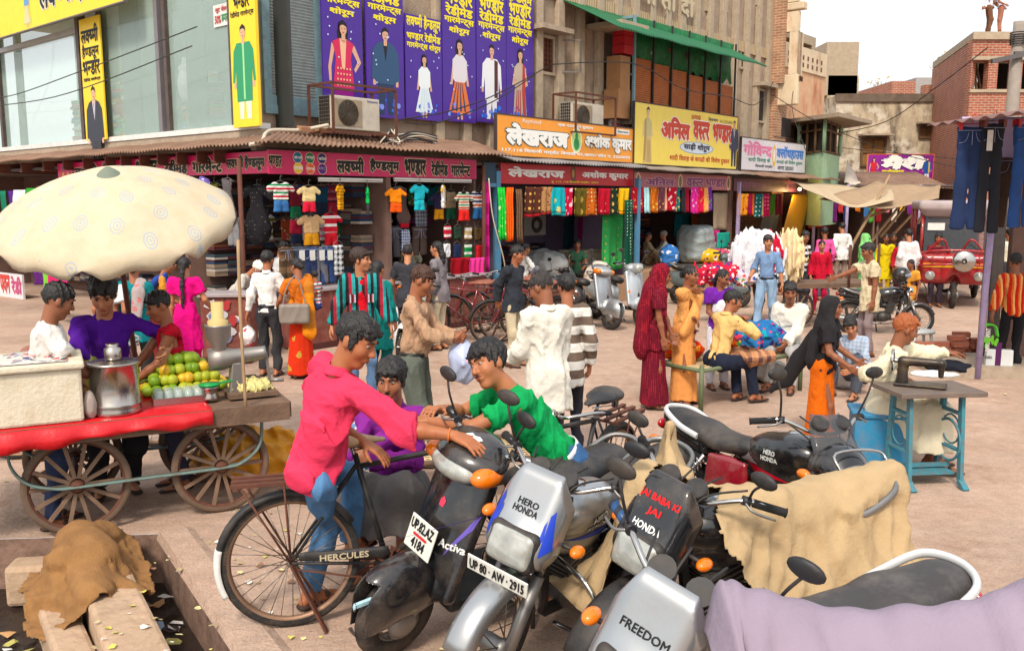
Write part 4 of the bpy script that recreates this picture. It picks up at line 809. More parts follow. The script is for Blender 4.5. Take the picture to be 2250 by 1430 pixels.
hang("rust brown sari displayed inside the dusty pink banner shop", A, 1522, 1560, 470, 528, 1.0, pr((150, 74, 30), (200, 120, 50), s=14), folds=2, name="display_cloth", cat="cloth", grp=None)
hang("dark blue green cloth inside the red banner shop", A, 1240, 1262, 470, 545, 1.6, cl((20, 50, 60)), folds=2, name="display_cloth", cat="cloth", grp=None)
hang("wine coloured cloth inside the red banner shop", A, 1268, 1302, 472, 540, 1.4, cl((130, 20, 80)), folds=2, name="display_cloth", cat="cloth", grp=None)
hang("magenta striped cloth at the end of the corner shop", A, 1058, 1073, 400, 600, -.15, st3((226, 40, 150), .4, (190, 20, 110)), folds=2, name="display_cloth", cat="cloth", grp=None)
hang("bright pink cloth below the folded kids shirts", A, 1030, 1062, 568, 612, -.2, cl((240, 60, 150)), folds=3, name="display_cloth", cat="cloth", grp=None)
hang("deep red sequinned cloth below the folded kids shirts", A, 988, 1030, 568, 606, -.1, cl((160, 14, 30)), folds=2, name="display_cloth", cat="cloth", grp=None)
hang("turquoise cloth at the foot of the beige curtain", A, 1578, 1606, 512, 545, -.1, cl((30, 160, 140)), folds=1, name="display_cloth", cat="cloth", grp=None); hang("magenta cloth at the foot of the beige curtain", A, 1552, 1580, 508, 538, .0, cl((210, 40, 130)), folds=1, name="display_cloth", cat="cloth", grp=None)
# clothes at the far left, seen under the umbrella's edge
for px0, px1, y0, y1, c, d in ((2, 14, 420, 500, (20, 120, 90), "green and white top"), (14, 30, 420, 470, (80, 40, 130), "purple striped top"), (30, 56, 418, 450, (225, 225, 225), "white top"), (56, 80, 414, 430, (50, 150, 50), "leaf green top")): hang(f"{d} hanging at the far end of the faded pink banner", B, px0, px1, y0, y1, -.1, cl(c), folds=1, grp="tops at the far end of the row", name="hanging_blouse", cat="blouse")
for px0, px1, y0, y1, c, d in ((70, 92, 596, 625, (90, 30, 110), "purple"), (88, 112, 596, 640, (120, 190, 60), "lime green"), (108, 140, 590, 680, (214, 30, 110), "crimson pink"), (128, 150, 588, 660, (226, 40, 140), "hot pink")): hang(f"{d} garment hanging low behind the purple shirted man", B, px0, px1, y0, y1, -.9, cl(c), folds=2, grp="garments hung low behind the cart", name="hanging_blouse", cat="blouse")
# tube lamps under the banner
for i, (a, c) in enumerate(((700, 840), (866, 1035))):
    s0, z = pl(A, a, 397, -.08); s1 = pl(A, c, 399, -.08)[0]; tag(MB().tube([(0, 0, 0), (s1-s0, 0, 0)], .016, 10).span((0, -.02, .018), (s1-s0, .02, .05)).build("tube_lamp", mat("tube_lamp", (214, 208, 200), .4), None, fp(A, s0, -.08, z)), ("unlit tube lamp above the yellow kids suit", "unlit tube lamp above the cyan kids suit")[i], "lamp").rotation_euler[2] = RA
# odds and ends on the shop floors
m_poly = mat("clear_plastic", (190, 190, 186), .25, var=.15, vs=8, alpha=.75)
def soft(label, name, cat, c, r, m, seed=0, amp=.03, fr=14, flat_=True, rz=0, group=None, box=False, st=(1, 1, 1)):
    o = thing(name, label, cat, c, rz, group); f = SD(max(r)/22)
    (f.box if box else f.ell)((0, 0, r[2]*(.9 if not box else 1)), r, *((min(r)*.6,) if box else ()))
    f.wrinkle(amp, fr, st, seed)
    if flat_: f.plane((0, 0, 0), (0, 0, -1), max(r)*2)
    f.build({"sack": "sack_cloth", "bag": "film"}.get(cat, "bundle"), m, o); return o
p = lambda px, py, t, z: (lambda q: fp(A, q, t, z))(pl(A, px, py, t)[0])
soft("big pale plastic wrapped bale on the dusty pink banner shop floor", "plastic_bale", "bale", p(1527, 560, .3, .63), (.5, .4, .5), mat("bale_film", (150, 160, 160), .3), 1, .03, 9, box=True, rz=RA)
soft("smaller clear plastic bale beside the big wrapped one", "plastic_bale", "bale", p(1555, 560, .2, .63), (.24, .24, .3), m_poly, 2, .03, 9, box=True, rz=RA)
soft("blue and white carry bag on the shop floor", "carry_bag", "bag", p(1470, 565, .1, .63), (.26, .2, .3), cl((60, 120, 190), ('flor', 5, [(220, 224, 230)])), 3); 
soft("white cloth bundle beside the grey scooter's mirror", "cloth_bundle", "sack", p(1316, 590, -.2, .0), (.35, .3, .52), mat("bundle_white", (210, 200, 186), .8), 4)
soft("grey plastic wrapped heap on the red banner shop floor", "plastic_heap", "heap", p(1196, 540, .6, .55), (.55, .4, .36), mat("grey_film", (150, 150, 148), .35), 5, .05, 8)
for i, (px, c, z, dd) in enumerate(((1560, (226, 180, 30), .64, "yellow"), (1580, (210, 80, 110), .64, "pink"), (1618, (214, 40, 60), .35, "red"), (1596, (200, 70, 60), .35, "orange"))):
    o = soft(f"{dd} heap of folded cloth on the shop floor behind the scooters", "cloth_heap", "heap", p(px, 560, -.15, z), (.4, .25, .2), pr(c, (230, 220, 200), (120, 60, 110), s=6), i, .03, 9)
o = thing("wooden_chest", "pale wooden chest on the red banner shop floor", "chest", p(1296, 560, .5, .56), RA); MB().span((-.5, 0, 0), (.5, .5, .55)).build("body", mat("chest_wood", (170, 160, 140), .7), o, bev=.02); MB().span((-.52, -.02, .551), (.52, .52, .6)).build("lid", mat("chest_wood", (1, 1, 1)), o); MB().span((-.06, -.02, .3), (.06, -.002, .36)).build("latch", m_steel, o)
o = thing("cassette_player", "grey music speaker with a round cone inside the red banner shop", "speaker", p(1176, 498, 1.3, 1.5), RA); MB().span((-.4, 0, 0), (.4, .4, .5)).build("cabinet", mat("speaker_grey", (128, 120, 112), .7), o, bev=.02); MB().lathe([(.19, 0), (.17, .03), (.05, -.03), (0, -.02)], 24, (.05, -.012, .25), (0, -1, 0)).build("cone", m_dark, o)
# ================================================================== the end of the street and the right hand side
m_brick = mat("red_brick", (176, 92, 66), .9, pat=('brick', (176, 150, 130), (150, 72, 52), .24), bump=.5, var=.2, vs=3); m_brick2 = mat("old_brick", (180, 128, 96), .9, pat=('brick', (190, 164, 136), (160, 104, 76), .24), bump=.5, var=.25, vs=2)
m_cream = mat("cream_plaster", (226, 204, 172), .9, var=.14, vs=2, bump=.25, pat=('stain', (190, 150, 116), .3)); m_stain = mat("stained_wall", (196, 178, 150), .95, var=.2, vs=3, bump=.4, pat=('stain', (74, 62, 54), .52, (216, 204, 184)))
Y = lambda px, py, y: at(px, py, y)
# cream building beyond the concrete one
b1 = thing("cream_building", "cream balcony building beyond the ribbed concrete one, brick below", "building", fp(WA, 0, 0), RA)
sa_, sb_, t1 = sE, pl(WA, 1757, 200, -.9)[0], -.9
zc = pl(WA, 1730, 168, t1)[1]; zr_ = pl(WA, 1730, 8, t1)[1]
MB().span((sa_+.01, -.3, 0), (sb_+.5, 5, zc-.1)).build("brick_wall", m_brick2, b1)
MB().span((sa_+.01, -.5, zc-.1), (sa_+.14, 4.6, 11)).build("brick_pier", m_brick2, b1)
MB().span((sa_+.15, t1, zc-.75), (sb_, 4.5, zc+.15)).build("balcony_parapet", m_cream, b1, bev=.03)
q = MB(); n = 16
for i in range(n): x = sa_+.45+(sb_-sa_-.55)*i/n; q.span((x, t1-.012, zc-.05), (x+.09, t1-.002, zc+.1))
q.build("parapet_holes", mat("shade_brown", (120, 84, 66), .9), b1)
zw = pl(WA, 1730, 58, t1)[1]
MB().span((sa_+.15, t1+.05, zw), (sb_-.02, 4.4, zr_-.05)).build("upper_wall", m_cream, b1); MB().span((sa_+.15, t1-.1, zr_), (sb_+.1, 4.5, zr_+.22)).build("roof_slab", m_cream, b1, bev=.03)
for i in range(4): x = sa_+.4+(sb_-sa_-.6)*i/3; MB().span((x, t1+.06, zc+.151), (x+.22, t1+.3, zw-.001)).build("balcony_pillar", m_cream, b1)
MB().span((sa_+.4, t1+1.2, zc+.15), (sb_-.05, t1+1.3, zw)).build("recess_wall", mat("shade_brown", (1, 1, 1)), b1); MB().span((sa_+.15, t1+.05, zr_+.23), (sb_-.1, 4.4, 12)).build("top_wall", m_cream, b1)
MB().span((sa_+.5, -.312, pl(WA, 1715, 300, -.3)[1]), (sa_+1.2, -.302, pl(WA, 1715, 258, -.3)[1])).build("window", m_dark, b1)
# second cream house with an open roof room
sc_, sd_ = sb_+.3, pl(WA, 1812, 200, .3)[0]; t2 = .3
b2 = thing("roof_room_house", "pale house with an open roof room and a small brick tank room on top", "building", fp(WA, 0, 0), RA)
za_, zb_, zc2 = pl(WA, 1780, 150, t2)[1], pl(WA, 1775, 86, t2)[1], pl(WA, 1775, 44, t2)[1]
MB().span((sc_, t2, 0), (sd_, 6, za_-.2)).build("lower_wall", mat("warm_plaster", (222, 178, 140), .9, pat=('stain', (190, 120, 90), .45), bump=.3), b2)
q = MB(); q.span((sc_, t2-.05, za_-.19), (sd_, t2+.12, za_+.6))
q.build("terrace_parapet", m_cream, b2, bev=.02); q = MB()
for r_ in range(2):
    for i in range(11): x = sc_+.2+(sd_-sc_-.4)*i/11; q.span((x, t2-.062, za_-.05+.24*r_), (x+.12, t2-.052, za_+.09+.24*r_))
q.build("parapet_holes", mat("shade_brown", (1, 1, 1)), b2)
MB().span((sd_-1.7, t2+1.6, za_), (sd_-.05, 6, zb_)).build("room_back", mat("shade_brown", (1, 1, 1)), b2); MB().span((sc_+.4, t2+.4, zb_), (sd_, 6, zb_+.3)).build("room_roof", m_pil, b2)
for x in (sc_+.4, sd_-.3): MB().span((x, t2+.4, za_), (x+.28, t2+.7, zb_-.001)).build("room_pillar", m_pil, b2)
MB().span((sd_-.28, t2+.75, za_), (sd_-.02, 5.9, zb_-.002)).build("room_side", m_cream, b2); MB().span((sc_+.5, t2+.6, zb_+.31), (sd_-1.2, 4, zc2)).build("tank_room", m_brick2, b2)
o = MB().span((0, 0, 0), (1.3, 1.5, 2.1)).build("roof_block", m_pil, None, Y(1812, 210, 37)); tag(o, "small grey rendered block on the roof behind the pale house", "roof block")
# mint bay window house
o = thing("mint_bay_house", "mint green house front with a wooden bay window under a thin slab", "house", (0, 0, 0)); q0, q1, q2 = Y(1752, 400, 29.5), Y(1806, 400, 28), Y(1842, 400, 30.5); zt_, zm, zb_ = at(1806, 262, 28).z, at(1806, 335, 28).z, 1.5
m_mint = mat("mint_paint", (176, 214, 172), .8, var=.1, dirt=.3); m_wood = mat("old_window_wood", (110, 82, 56), .7, var=.2)
def strip(a, c, z0, z1): return [(a.x, a.y, z0), (c.x, c.y, z0), (c.x, c.y, z1), (a.x, a.y, z1)]
bk = V((.3, 3, 0))
MB().poly([(v.x, v.y, zb_) for v in (q0, q1, q2, q2+bk, q0+bk)], (0, 0, zm-zb_)).build("lower_wall", m_mint, o); MB().poly([(v.x, v.y, zt_) for v in (q0+V((-.4, -.3, 0)), q1+V((.1, -.9, 0)), q2+V((.8, -.6, 0)), q2+bk, q0+bk)], (0, 0, .12)).build("roof_slab", m_conc, o)
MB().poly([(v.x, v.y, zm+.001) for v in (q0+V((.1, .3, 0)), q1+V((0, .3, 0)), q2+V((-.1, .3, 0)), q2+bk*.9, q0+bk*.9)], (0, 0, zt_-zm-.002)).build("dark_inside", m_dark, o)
for a, c, n in ((q0, q1, 3), (q1, q2, 3)):
    for i in range(n+1): m_ = a.lerp(c, i/n); MB().tube([(m_.x, m_.y, zm), (m_.x, m_.y, zt_)], .07 if i in (0, n) else .05, 6).build("window_post", m_wood if i not in (0, n) else m_mint, o)
    q = MB()
    for z in (zm+.04, (zm+zt_)/2+.2, zt_-.05): q.bar((a.x, a.y, z), (c.x, c.y, z), .06)
    q.build("window_rail", m_wood, o)
# end wall
YE = 36
o = thing("stained_house", "blackened plaster house across the end of the street", "building", (0, 0, 0)); a, c = Y(1838, 210, YE), Y(2112, 208, YE)
MB().span((a.x, YE, 0), (c.x+.8, YE+5, a.z)).build("wall", m_stain, o); MB().span((a.x-.05, YE-.08, a.z-.25), (c.x+.8, YE-.001, a.z+.06)).build("coping", mat("black_coping", (112, 96, 82), .95, var=.3), o)
for px0, px1, y0, y1 in ((1893, 1942, 308, 362), (2022, 2048, 282, 300)):
    p0, p1 = Y(px0, y1, YE), Y(px1, y0, YE); w = MB().span((p0.x-.08, YE-.1, p0.z-.08), (p1.x+.08, YE-.01, p0.z)).span((p0.x-.08, YE-.1, p1.z), (p1.x+.08, YE-.01, p1.z+.1)).span((p0.x-.08, YE-.1, p0.z), (p0.x, YE-.01, p1.z)).span((p1.x, YE-.1, p0.z), (p1.x+.08, YE-.01, p1.z)).span(((p0.x+p1.x)/2-.03, YE-.07, p0.z), ((p0.x+p1.x)/2+.03, YE-.02, p1.z)).span((p0.x, YE-.06, (p0.z+p1.z)/2-.03), (p1.x, YE-.02, (p0.z+p1.z)/2+.03)).build("window", m_wood, o)
    MB().span((p0.x, YE-.015, p0.z), (p1.x, YE-.005, p1.z)).build("pane", mat("ochre_shutter", (150, 104, 48), .7, var=.3, vs=6), w); MB().span((p0.x-.2, YE-.5, p1.z+.15), (p1.x+.2, YE-.002, p1.z+.22)).build("canopy", m_conc, w)
b3 = thing("brick_hut", "low brick hut behind the blackened house", "building", Y(1958, 215, 42)); w = Y(2043, 200, 42).x-b3.location.x; MB().span((0, 0, -3), (w*.62, 4, .75)).build("brick_wall", m_brick, b3); MB().span((w*.62, -.02, -3), (w+.6, 4, .9)).build("plaster_wall", mat("grey_render", (164, 158, 154), .9), b3)
o = MB().span((0, 0, 0), (1.25, 2, 1.35)).build("roof_block", m_stain, None, Y(1816, 258, 37)+V((0, 0, .3))); tag(o, "stained parapet block between the pale house and the blackened one", "roof block")
# unfinished brick building
b4 = thing("brick_building", "unfinished red brick building with open window holes", "building", (0, 0, 0)); p0, p1 = Y(2127, 250, 30), Y(2045, 210, 36.5); zt_ = Y(2127, 88, 30).z; xe = p0.x+6
def wall_holes(parent, x0, x1, z0, z1, y, holes, th, m):
    q = MB(); cx = x0
    for hx0, hx1, hz0, hz1 in holes: q.span((cx, y, z0), (hx0, y+th, z1)); q.span((hx0, y, z0), (hx1, y+th, hz0)); q.span((hx0, y, hz1), (hx1, y+th, z1)); cx = hx1
    q.span((cx, y, z0), (x1, y+th, z1)); return q.build("front_wall", m, parent)
hz0, hz1 = Y(2140, 197, 30).z, Y(2140, 134, 30).z
wall_holes(b4, p0.x, xe, 0, zt_, 30, [(Y(a, 150, 30).x, Y(c, 150, 30).x, hz0, hz1) for a, c in ((2137, 2172), (2193, 2226), (2247, 2275))], .3, m_brick)
MB().poly([(p0.x, 30.001, 0), (p0.x+.3, 30.31, 0), (p1.x+.3, p1.y, 0), (p1.x, p1.y, 0)], (0, 0, zt_-.02)).build("side_wall", m_brick, b4)
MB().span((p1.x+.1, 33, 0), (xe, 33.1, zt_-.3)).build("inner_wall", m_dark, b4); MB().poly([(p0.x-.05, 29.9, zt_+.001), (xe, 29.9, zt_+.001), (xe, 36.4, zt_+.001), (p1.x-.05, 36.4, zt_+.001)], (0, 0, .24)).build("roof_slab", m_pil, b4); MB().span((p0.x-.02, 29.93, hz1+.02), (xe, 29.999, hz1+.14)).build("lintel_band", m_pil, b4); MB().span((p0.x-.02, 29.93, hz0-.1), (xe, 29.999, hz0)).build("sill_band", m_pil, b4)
q = MB().bar((Y(2150, 195, 30.5).x, 30.6, hz0), (Y(2142, 140, 30.5).x, 30.6, hz1), .07).bar((Y(2160, 195, 30.5).x, 30.6, hz0), (Y(2147, 140, 30.5).x, 30.6, hz1), .07); q.build("bamboo_props", m_wood, b4)
MB().poly([(p1.x-.2, p1.y+.1, zt_-1.4), (p1.x+.8, p1.y+.1, zt_-1.4), (p1.x+.8, p1.y+.1, zt_-.6), (p1.x-.2, p1.y+.1, zt_-.6)], (0, .4, 0)).build("broken_parapet", m_brick, b4)
# sparse tree
def tree(label, base, h, seed, spread=2.4):
    g_ = random.Random(seed); o = thing("bare_tree", label, "tree", base); q = MB(); tips = []
    def br(p, d, L, r, n):
        e_ = p+d*L; m_ = p.lerp(e_, .5)+V((g_.uniform(-1, 1), g_.uniform(-1, 1), 0))*L*.08; q.tube([p, m_, e_], [r, r*.8, r*.6], 5)
        if n == 0: tips.append(e_); return
        for i in range(g_.choice((2, 3, 3))): d2 = (d+V((g_.uniform(-1, 1), g_.uniform(-1, 1), g_.uniform(-.25, .8)))*.75).normalized(); br(e_, d2, L*g_.uniform(.6, .85), r*.6, n-1)
        tips.append(e_)
    br(V((0, 0, 0)), V((0, 0, 1)), h*.35, .2, 5); q.build("trunk", mat("bark", (130, 108, 88), .9), o)
    q = MB()
    for t_ in tips:
        for k in range(g_.randint(0, 7)):
            c = t_+V((g_.gauss(0, .25), g_.gauss(0, .25), g_.gauss(0, .2))); u = V((g_.uniform(-1, 1), g_.uniform(-1, 1), g_.uniform(-1, 1))).normalized(); w_ = u.orthogonal().normalized(); s_ = g_.uniform(.05, .13); q.poly([c-u*s_, c+w_*s_*.6, c+u*s_, c-w_*s_*.6])
    q.build("crown", mat("dry_leaves", (176, 150, 90), .8, var=.4, vs=3), o); return o
tree("sparse dry tree standing behind the blackened house", Y(1935, 440, 46)+V((0, 0, -2.5)), 6.6, 5); tree("thin bare tree behind the brick hut", Y(2010, 440, 52)+V((0, 0, -2.3)), 8.6, 9)
# sign with purple ground on the end wall, and roofs below it
fE = (V((0, 33.5, 0)), 0)
bd = board(fE, "shop_sign", "purple collection sign with big white lettering above the tarpaulin", "sign", (1905, 341, 398), (2048, 339, 398), 0, mat("violet_flex", (150, 30, 150), .4, var=.05), fm=ink((240, 120, 60)))
bt(bd, "मैरी", .2, .84, .46, .95, W_, .06, out=ink((60, 20, 110)), slant=.15); bt(bd, "कलेक्शन", .22, .56, .3, .45, m_yl, .04); bt(bd, "SHIVAJI MARKET, BIJLI GHAR, AGRA", .26, .72, .05, .13, W_, .03)
flat(bd['o'], "sign_strip", [(ink((220, 190, 230)), [(bd['w']*x, bd['h']*z) for x, z in ((.2, .18), (.8, .18), (.8, .27), (.2, .27))])]); pfig(bd['o'], bd['w']*.09, .02, bd['h']*.88, 'dress', (220, 40, 50), (40, 40, 50), (220, 40, 50), long_hair=True); pfig(bd['o'], bd['w']*.91, .05, bd['h']*.86, 'kurta', (40, 90, 170), (230, 230, 240), (220, 190, 60))
fS = (V((0, 30, 0)), 0)
tin_roof(fS, "rusty tin roof under the purple sign", at(1850, 400, 30).x, at(2100, 400, 30).x, at(1950, 414, 30).z, at(1950, 402, 30).z+.45, 0, 3)
shop(fS, "far shop with dark doorway under the purple sign", at(1800, 450, 30).x, at(1925, 450, 30).x, dep=3, ztop=2.75); shop(fS, "far shop beside the auto rickshaw with clothes at its mouth", at(1930, 450, 30).x, at(2105, 450, 30).x, dep=3, ztop=2.75)
fp_ = [(220, 120, 30), (120, 40, 120), (230, 130, 160), (60, 110, 160), (200, 60, 60), (230, 220, 210), (90, 160, 60), (40, 50, 90), (230, 180, 60), (150, 30, 40)]
cn = {0: "orange", 1: "purple", 2: "pink", 3: "blue", 4: "red", 5: "white", 6: "green", 7: "navy", 8: "mustard", 9: "dark red"}
for i, px in enumerate((1835, 1848, 1860, 1885, 1905, 1918, 1932, 1950, 1968, 1985, 2000, 2018, 2036)):
    k = (i*3+1) % 10; y1 = 445+random.randint(18, 45); hang(f"{cn[k]} garment hung in the far shops, {['first','second','third','fourth','fifth','sixth','seventh','eighth','ninth','tenth','eleventh','twelfth','thirteenth'][i]} along", fS, px-6, px+5, 442, y1, -.1, cl(fp_[k]), folds=1, grp="garments in the far shops", name="hanging_garment", cat="garment")
for i, (a, c, k) in enumerate(((1782, 1800, 0), (1797, 1815, 4), (1812, 1826, 9))): hang(f"{('orange', 'scarlet', 'dark red')[i]} lit cloth at the bulb of the dark shop", A, a, c, 432, 500, -.15, cl(((210, 80, 20), (190, 40, 30), (120, 20, 30))[i]), folds=2, grp="cloths lit by the bulbs", name="display_cloth", cat="cloth")
for i, (px, py, t_) in enumerate(((1757, 416, -.3), (1827, 446, 1.0))):
    c = p(px, py, t_, 0); c.z = pl(A, px, py, t_)[1]; o = thing("light_bulb", ("lit bulb hanging under the tarpaulin edge", "lit bulb hanging lower, among the red cloths")[i], "bulb", c); MB().ball((0, 0, 0), .05, 12, 8).build("globe", mat("lit_bulb", (255, 190, 90), .4, var=0, emit=14), o); MB().tube([(0, 0, .04), (0, 0, .12)], .02, 8).tube([(0, 0, .12), (0, 0, .45)], .006, 5).build("cap", m_black, o)
    l = bpy.data.lights.new("bulb_glow", 'POINT'); l.energy = 18; l.color = (1, .6, .25); l.shadow_soft_size = .06; lo = bpy.data.objects.new("bulb_glow", l); COL.objects.link(lo); lo.parent = o; lo.location = (0, 0, -.09)
# tarpaulins on bamboo poles
m_tarp = mat("beige_tarpaulin", (196, 174, 142), .9, var=.15, vs=2, bump=.2)
def tarp(label, cs, sag, m=m_tarp, n=12, drop=0):
    a, b_, c, d = [V(q) for q in cs]; o = thing("tarpaulin", label, "tarpaulin", (a+b_+c+d)/4); q = MB(); rows = []
    for i in range(n+1):
        u = i/n; r_ = []
        for j in range(n+1):
            v = j/n; p_ = a.lerp(b_, u).lerp(d.lerp(c, u), v); p_.z -= sag*(4*u*(1-u))*(.4+.6*v)+.04*sin(9*u+3*v)+.03*sin(7*v); r_.append(p_-o.location)
        rows.append(r_)
    q.sheet(rows).build("sheet", m, o, solid=.012); return o
tarp("beige tarpaulin sagging out from the dark shop's roof", [p(1730, 400, .3, 0).to_2d().to_3d()+V((0, 0, 3.05)), at(1960, 415, 26.5), at(1965, 440, 24.5), at(1765, 412, 22.5)], .28)
tarp("second tarpaulin strip held up by bamboo poles", [at(1930, 396, 28), at(2066, 405, 27.5), at(2063, 436, 25), at(1800, 436, 23.5)], .22, mat("tan_tarpaulin", (170, 142, 112), .9, var=.15))
tarp("small torn canvas flap at the purple sign", [at(1862, 352, 31), at(1890, 402, 31), at(1890, 404, 30), at(1855, 400, 30)], .05, mat("canvas_white", (214, 200, 186), .9))
m_bam = mat("bamboo_pole", (172, 140, 104), .7, var=.2)
for i, (x0, y0, x1, y1, d0, d1) in enumerate(((1872, 540, 1955, 385, 24, 25), (1915, 530, 1985, 440, 25, 26), (1935, 520, 2010, 425, 26, 27), (1958, 520, 2045, 425, 26.5, 27.5), (2010, 500, 2065, 410, 27, 27), (1900, 480, 1995, 445, 27, 27))):
    a = at(x0, y0, d0); c = at(x1, y1, d1); tag(MB().tube([V((0, 0, 0)), (c-a)*.5+V((.04, 0, .03)), c-a], [.045, .04, .032], 7).build("bamboo_pole", m_bam, None, a), f"{('longest pale', 'short steep', 'thin', 'long slanting', 'upright', 'nearly level')[i]} bamboo pole propping the tarpaulins", "pole", "bamboo poles under the tarpaulins")
for i, px in enumerate((1790, 1862, 2020)): tag(MB().tube([(0, 0, 0), (0, 0, 2.8)], .05, 8).build("post", m_lpost, None, V((at(px, 450, 28.5).x, 28.5, 0))), f"lavender post of the far shops, {('beside the golden cloth', 'under the torn flap', 'nearest the auto rickshaw')[i]}", "post")
# green awning with a caged balcony store on the concrete wall
tA = -.62; sx0, sx1 = pl(WA, 1392, 200, tA)[0], pl(WA, 1614, 200, tA)[0]; zlo = pl(WA, 1400, 235, tA)[1]; zhi = pl(WA, 1500, 110, tA)[1]+.5
o = thing("balcony_store", "caged balcony store with bamboo blinds under a green awning", "balcony", fp(WA, sx0, 0, zlo-.4), RA); w = sx1-sx0; hh = zhi-zlo+.4
MB().span((0, tA, 0), (w, -.14, .1)).build("floor_slab", m_conc, o); m_blind = mat("bamboo_blind", (186, 104, 44), .7, pat=('stripe', 2, .05, [(150, 78, 30)]), var=.2)
nb = 6
for i in range(nb): MB().span((w*i/nb+.03, tA+.04, .11), (w*(i+1)/nb-.03, tA+.06, hh*.62-.04*i)).build("blind", m_blind, o)
for i in range(nb+1): MB().span((w*i/nb-.02, tA-.02, .1), (w*i/nb+.02, tA+.02, hh)).build("bar", mat("dark_iron", (48, 46, 44), .6), o)
m_net = mat("green_net", (10, 110, 56), .6, var=.6, vs=9, alpha=.85)
MB().sheet([[(w*i/30, tA+.08+.03*sin(i*1.7), hh*.58+.1*sin(i*2.3)) for i in range(31)], [(w*i/30, tA+.1+.05*sin(i*1.3), hh*.8) for i in range(31)], [(w*i/30, tA+.06, hh*1.0) for i in range(31)]]).build("green_net", m_net, o, solid=.01)
q = MB(); ms = [mat(f"folded{c}", c, .9) for c in dpal+[(30, 120, 60), (180, 40, 40), (40, 150, 90)]]
for i in range(46): q.mi = random.randrange(len(ms)); x, z = random.uniform(.1, w-.5), hh*.6+random.uniform(0, .7); q.span((x, tA+.12, z), (x+random.uniform(.2, .5), tA+.3, z+random.uniform(.05, .12)))
q.build("stacked_boxes", ms, o)["kind"] = 'stuff'
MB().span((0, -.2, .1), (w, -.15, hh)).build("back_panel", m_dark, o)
q = MB().span((-.03, tA-.03, .1), (.03, tA+.03, hh)).span((-.03, -.2, .1), (.03, -.14, hh)).span((-.03, tA, hh-.06), (.03, -.15, hh)).span((-.03, tA, 1.1), (.03, -.15, 1.15)); q.build("side_frame", m_bluef, o)
MB().span((-.6, -.6, .1), (-.1, -.2, .75)).build("carton", mat("carton_brown", (176, 128, 84), .8), o); MB().span((-.5, -.58, .751), (-.1, -.2, 1.5)).build("carton", mat("carton_brown", (1, 1, 1)), o); MB().span((-.42, -.62, 1.55), (-.05, -.3, 1.75)).span((-.42, -.62, 1.76), (-.05, -.3, 1.95)).span((-.42, -.62, 1.96), (-.05, -.3, 2.15)).build("red_boxes", mat("red_box", (196, 30, 40), .5), o)
MB().span((-1.1, -1.0, hh*.84), (.0, -.02, hh*.88)).build("concrete_shelf", m_pil, o)
s0, za_ = pl(WA, 1318, 62, -1.1); s1, zb_ = pl(WA, 1682, 152, -1.55)
tin_roof(WA, "green corrugated awning over the caged balcony", s0, s1, za_-.05, za_+.75, -1.6, -.02, mat("green_tin", (24, 104, 66), .5, dirt=.3, dcol=(90, 110, 80)), slope=0)
# jeans stall on the right
fJ = (V((0, 11.2, 0)), 0)
m_lil = mat("lilac_cloth", (190, 176, 214), .9, var=.06)
qa, qb = at(2036, 277, 11.5), at(2330, 236, 9.0); o = thing("tin_roof", "brown corrugated awning of the jeans stall", "roof", qa); q = MB()
q.sheet([[(qb-qa)*(i/60)+V((3.2*k/4, 0, .12*k+.02*sin(i*.9))) for i in range(61)] for k in range(5)]).build("sheet", mat("brown_tin", (138, 104, 100), .6, dirt=.4), o, solid=.008)
hang("lilac cloth valance under the jeans stall awning", fJ, 2110, 2330, 258, 345, .2, m_lil, folds=3, name="cloth_valance", cat="valance", grp=None)
b_ = gp(2147, 832); tag(MB().tube([(0, 0, 0), (.06, .0, 3.1)], .04, 10).build("post", m_lpost, None, b_), "peeling lavender pole of the jeans stall", "post")
GJ = "jeans hung at the right hand stall"; RC = mat("red_clip", (200, 30, 40), .4)
jeans("blue stitched jeans hanging left at the stall", fJ, 2136, 278, 505, -.35, denim((22, 44, 86)), .31, GJ, -.25, .2, RC)
o = jeans("black jeans with a white card hanging beside the lavender pole", fJ, 2182, 272, 512, -.4, denim((20, 24, 36)), .29, GJ, .1, .1, mat("brown_clip", (120, 60, 50), .4)); MB().span((-.1, -.066, -.32), (-.03, -.06, -.08)).build("paper_card", m_white, o)
jeans("brown trousers hanging behind the black jeans", fJ, 2222, 345, 500, .1, cl((74, 56, 46)), .32, GJ); jeans("bright blue jeans at the stall's edge", fJ, 2258, 272, 500, -.3, denim((34, 76, 140)), .34, GJ, .2, .1, RC)
MB()
o = thing("stall_backdrop", "dark inner wall of the jeans stall", "stall", (at(2235, 400, 12.2).x, 12.2, 0)); MB().span((0, 0, 0), (2.5, .1, 3.0)).build("wall", m_in, o)
# poles
b_ = gp(2176, 803); tag(MB().tube([(0, 0, 0), (-.02, 0, 2.9)], [.08, .075], 12).tube([(-.13, .05, 0), (-.12, .05, 2.7)], [.05, .045], 10).build("timber_pole", mat("weathered_grey_wood", (112, 104, 98), .9, var=.3, vs=4, bump=.5, pat=('stain', (60, 54, 50), .4)), None, b_), "dark weathered twin pole behind the hanging jeans", "pole")
o = thing("utility_pole", "concrete utility pole with crossarms in front of the brick building", "utility pole", (at(2205, 440, 21).x, 21, 0)); hp = at(2208, 48, 21).z; MB().tube([(0, 0, 0), (.05, 0, hp)], [.17, .12], 12).build("shaft", mat("pole_concrete", (150, 138, 128), .85, var=.2), o)
MB().bar((-.6, -.16, hp-.9), (1.1, -.16, hp-.55), .1).bar((-.1, -.16, hp-.72), (1.4, -.2, hp-.72), .07).bar((-.2, .1, hp-3), (.9, .0, hp-1.2), .06).build("crossarm", mat("pole_iron", (96, 90, 90), .6), o)
q = MB()
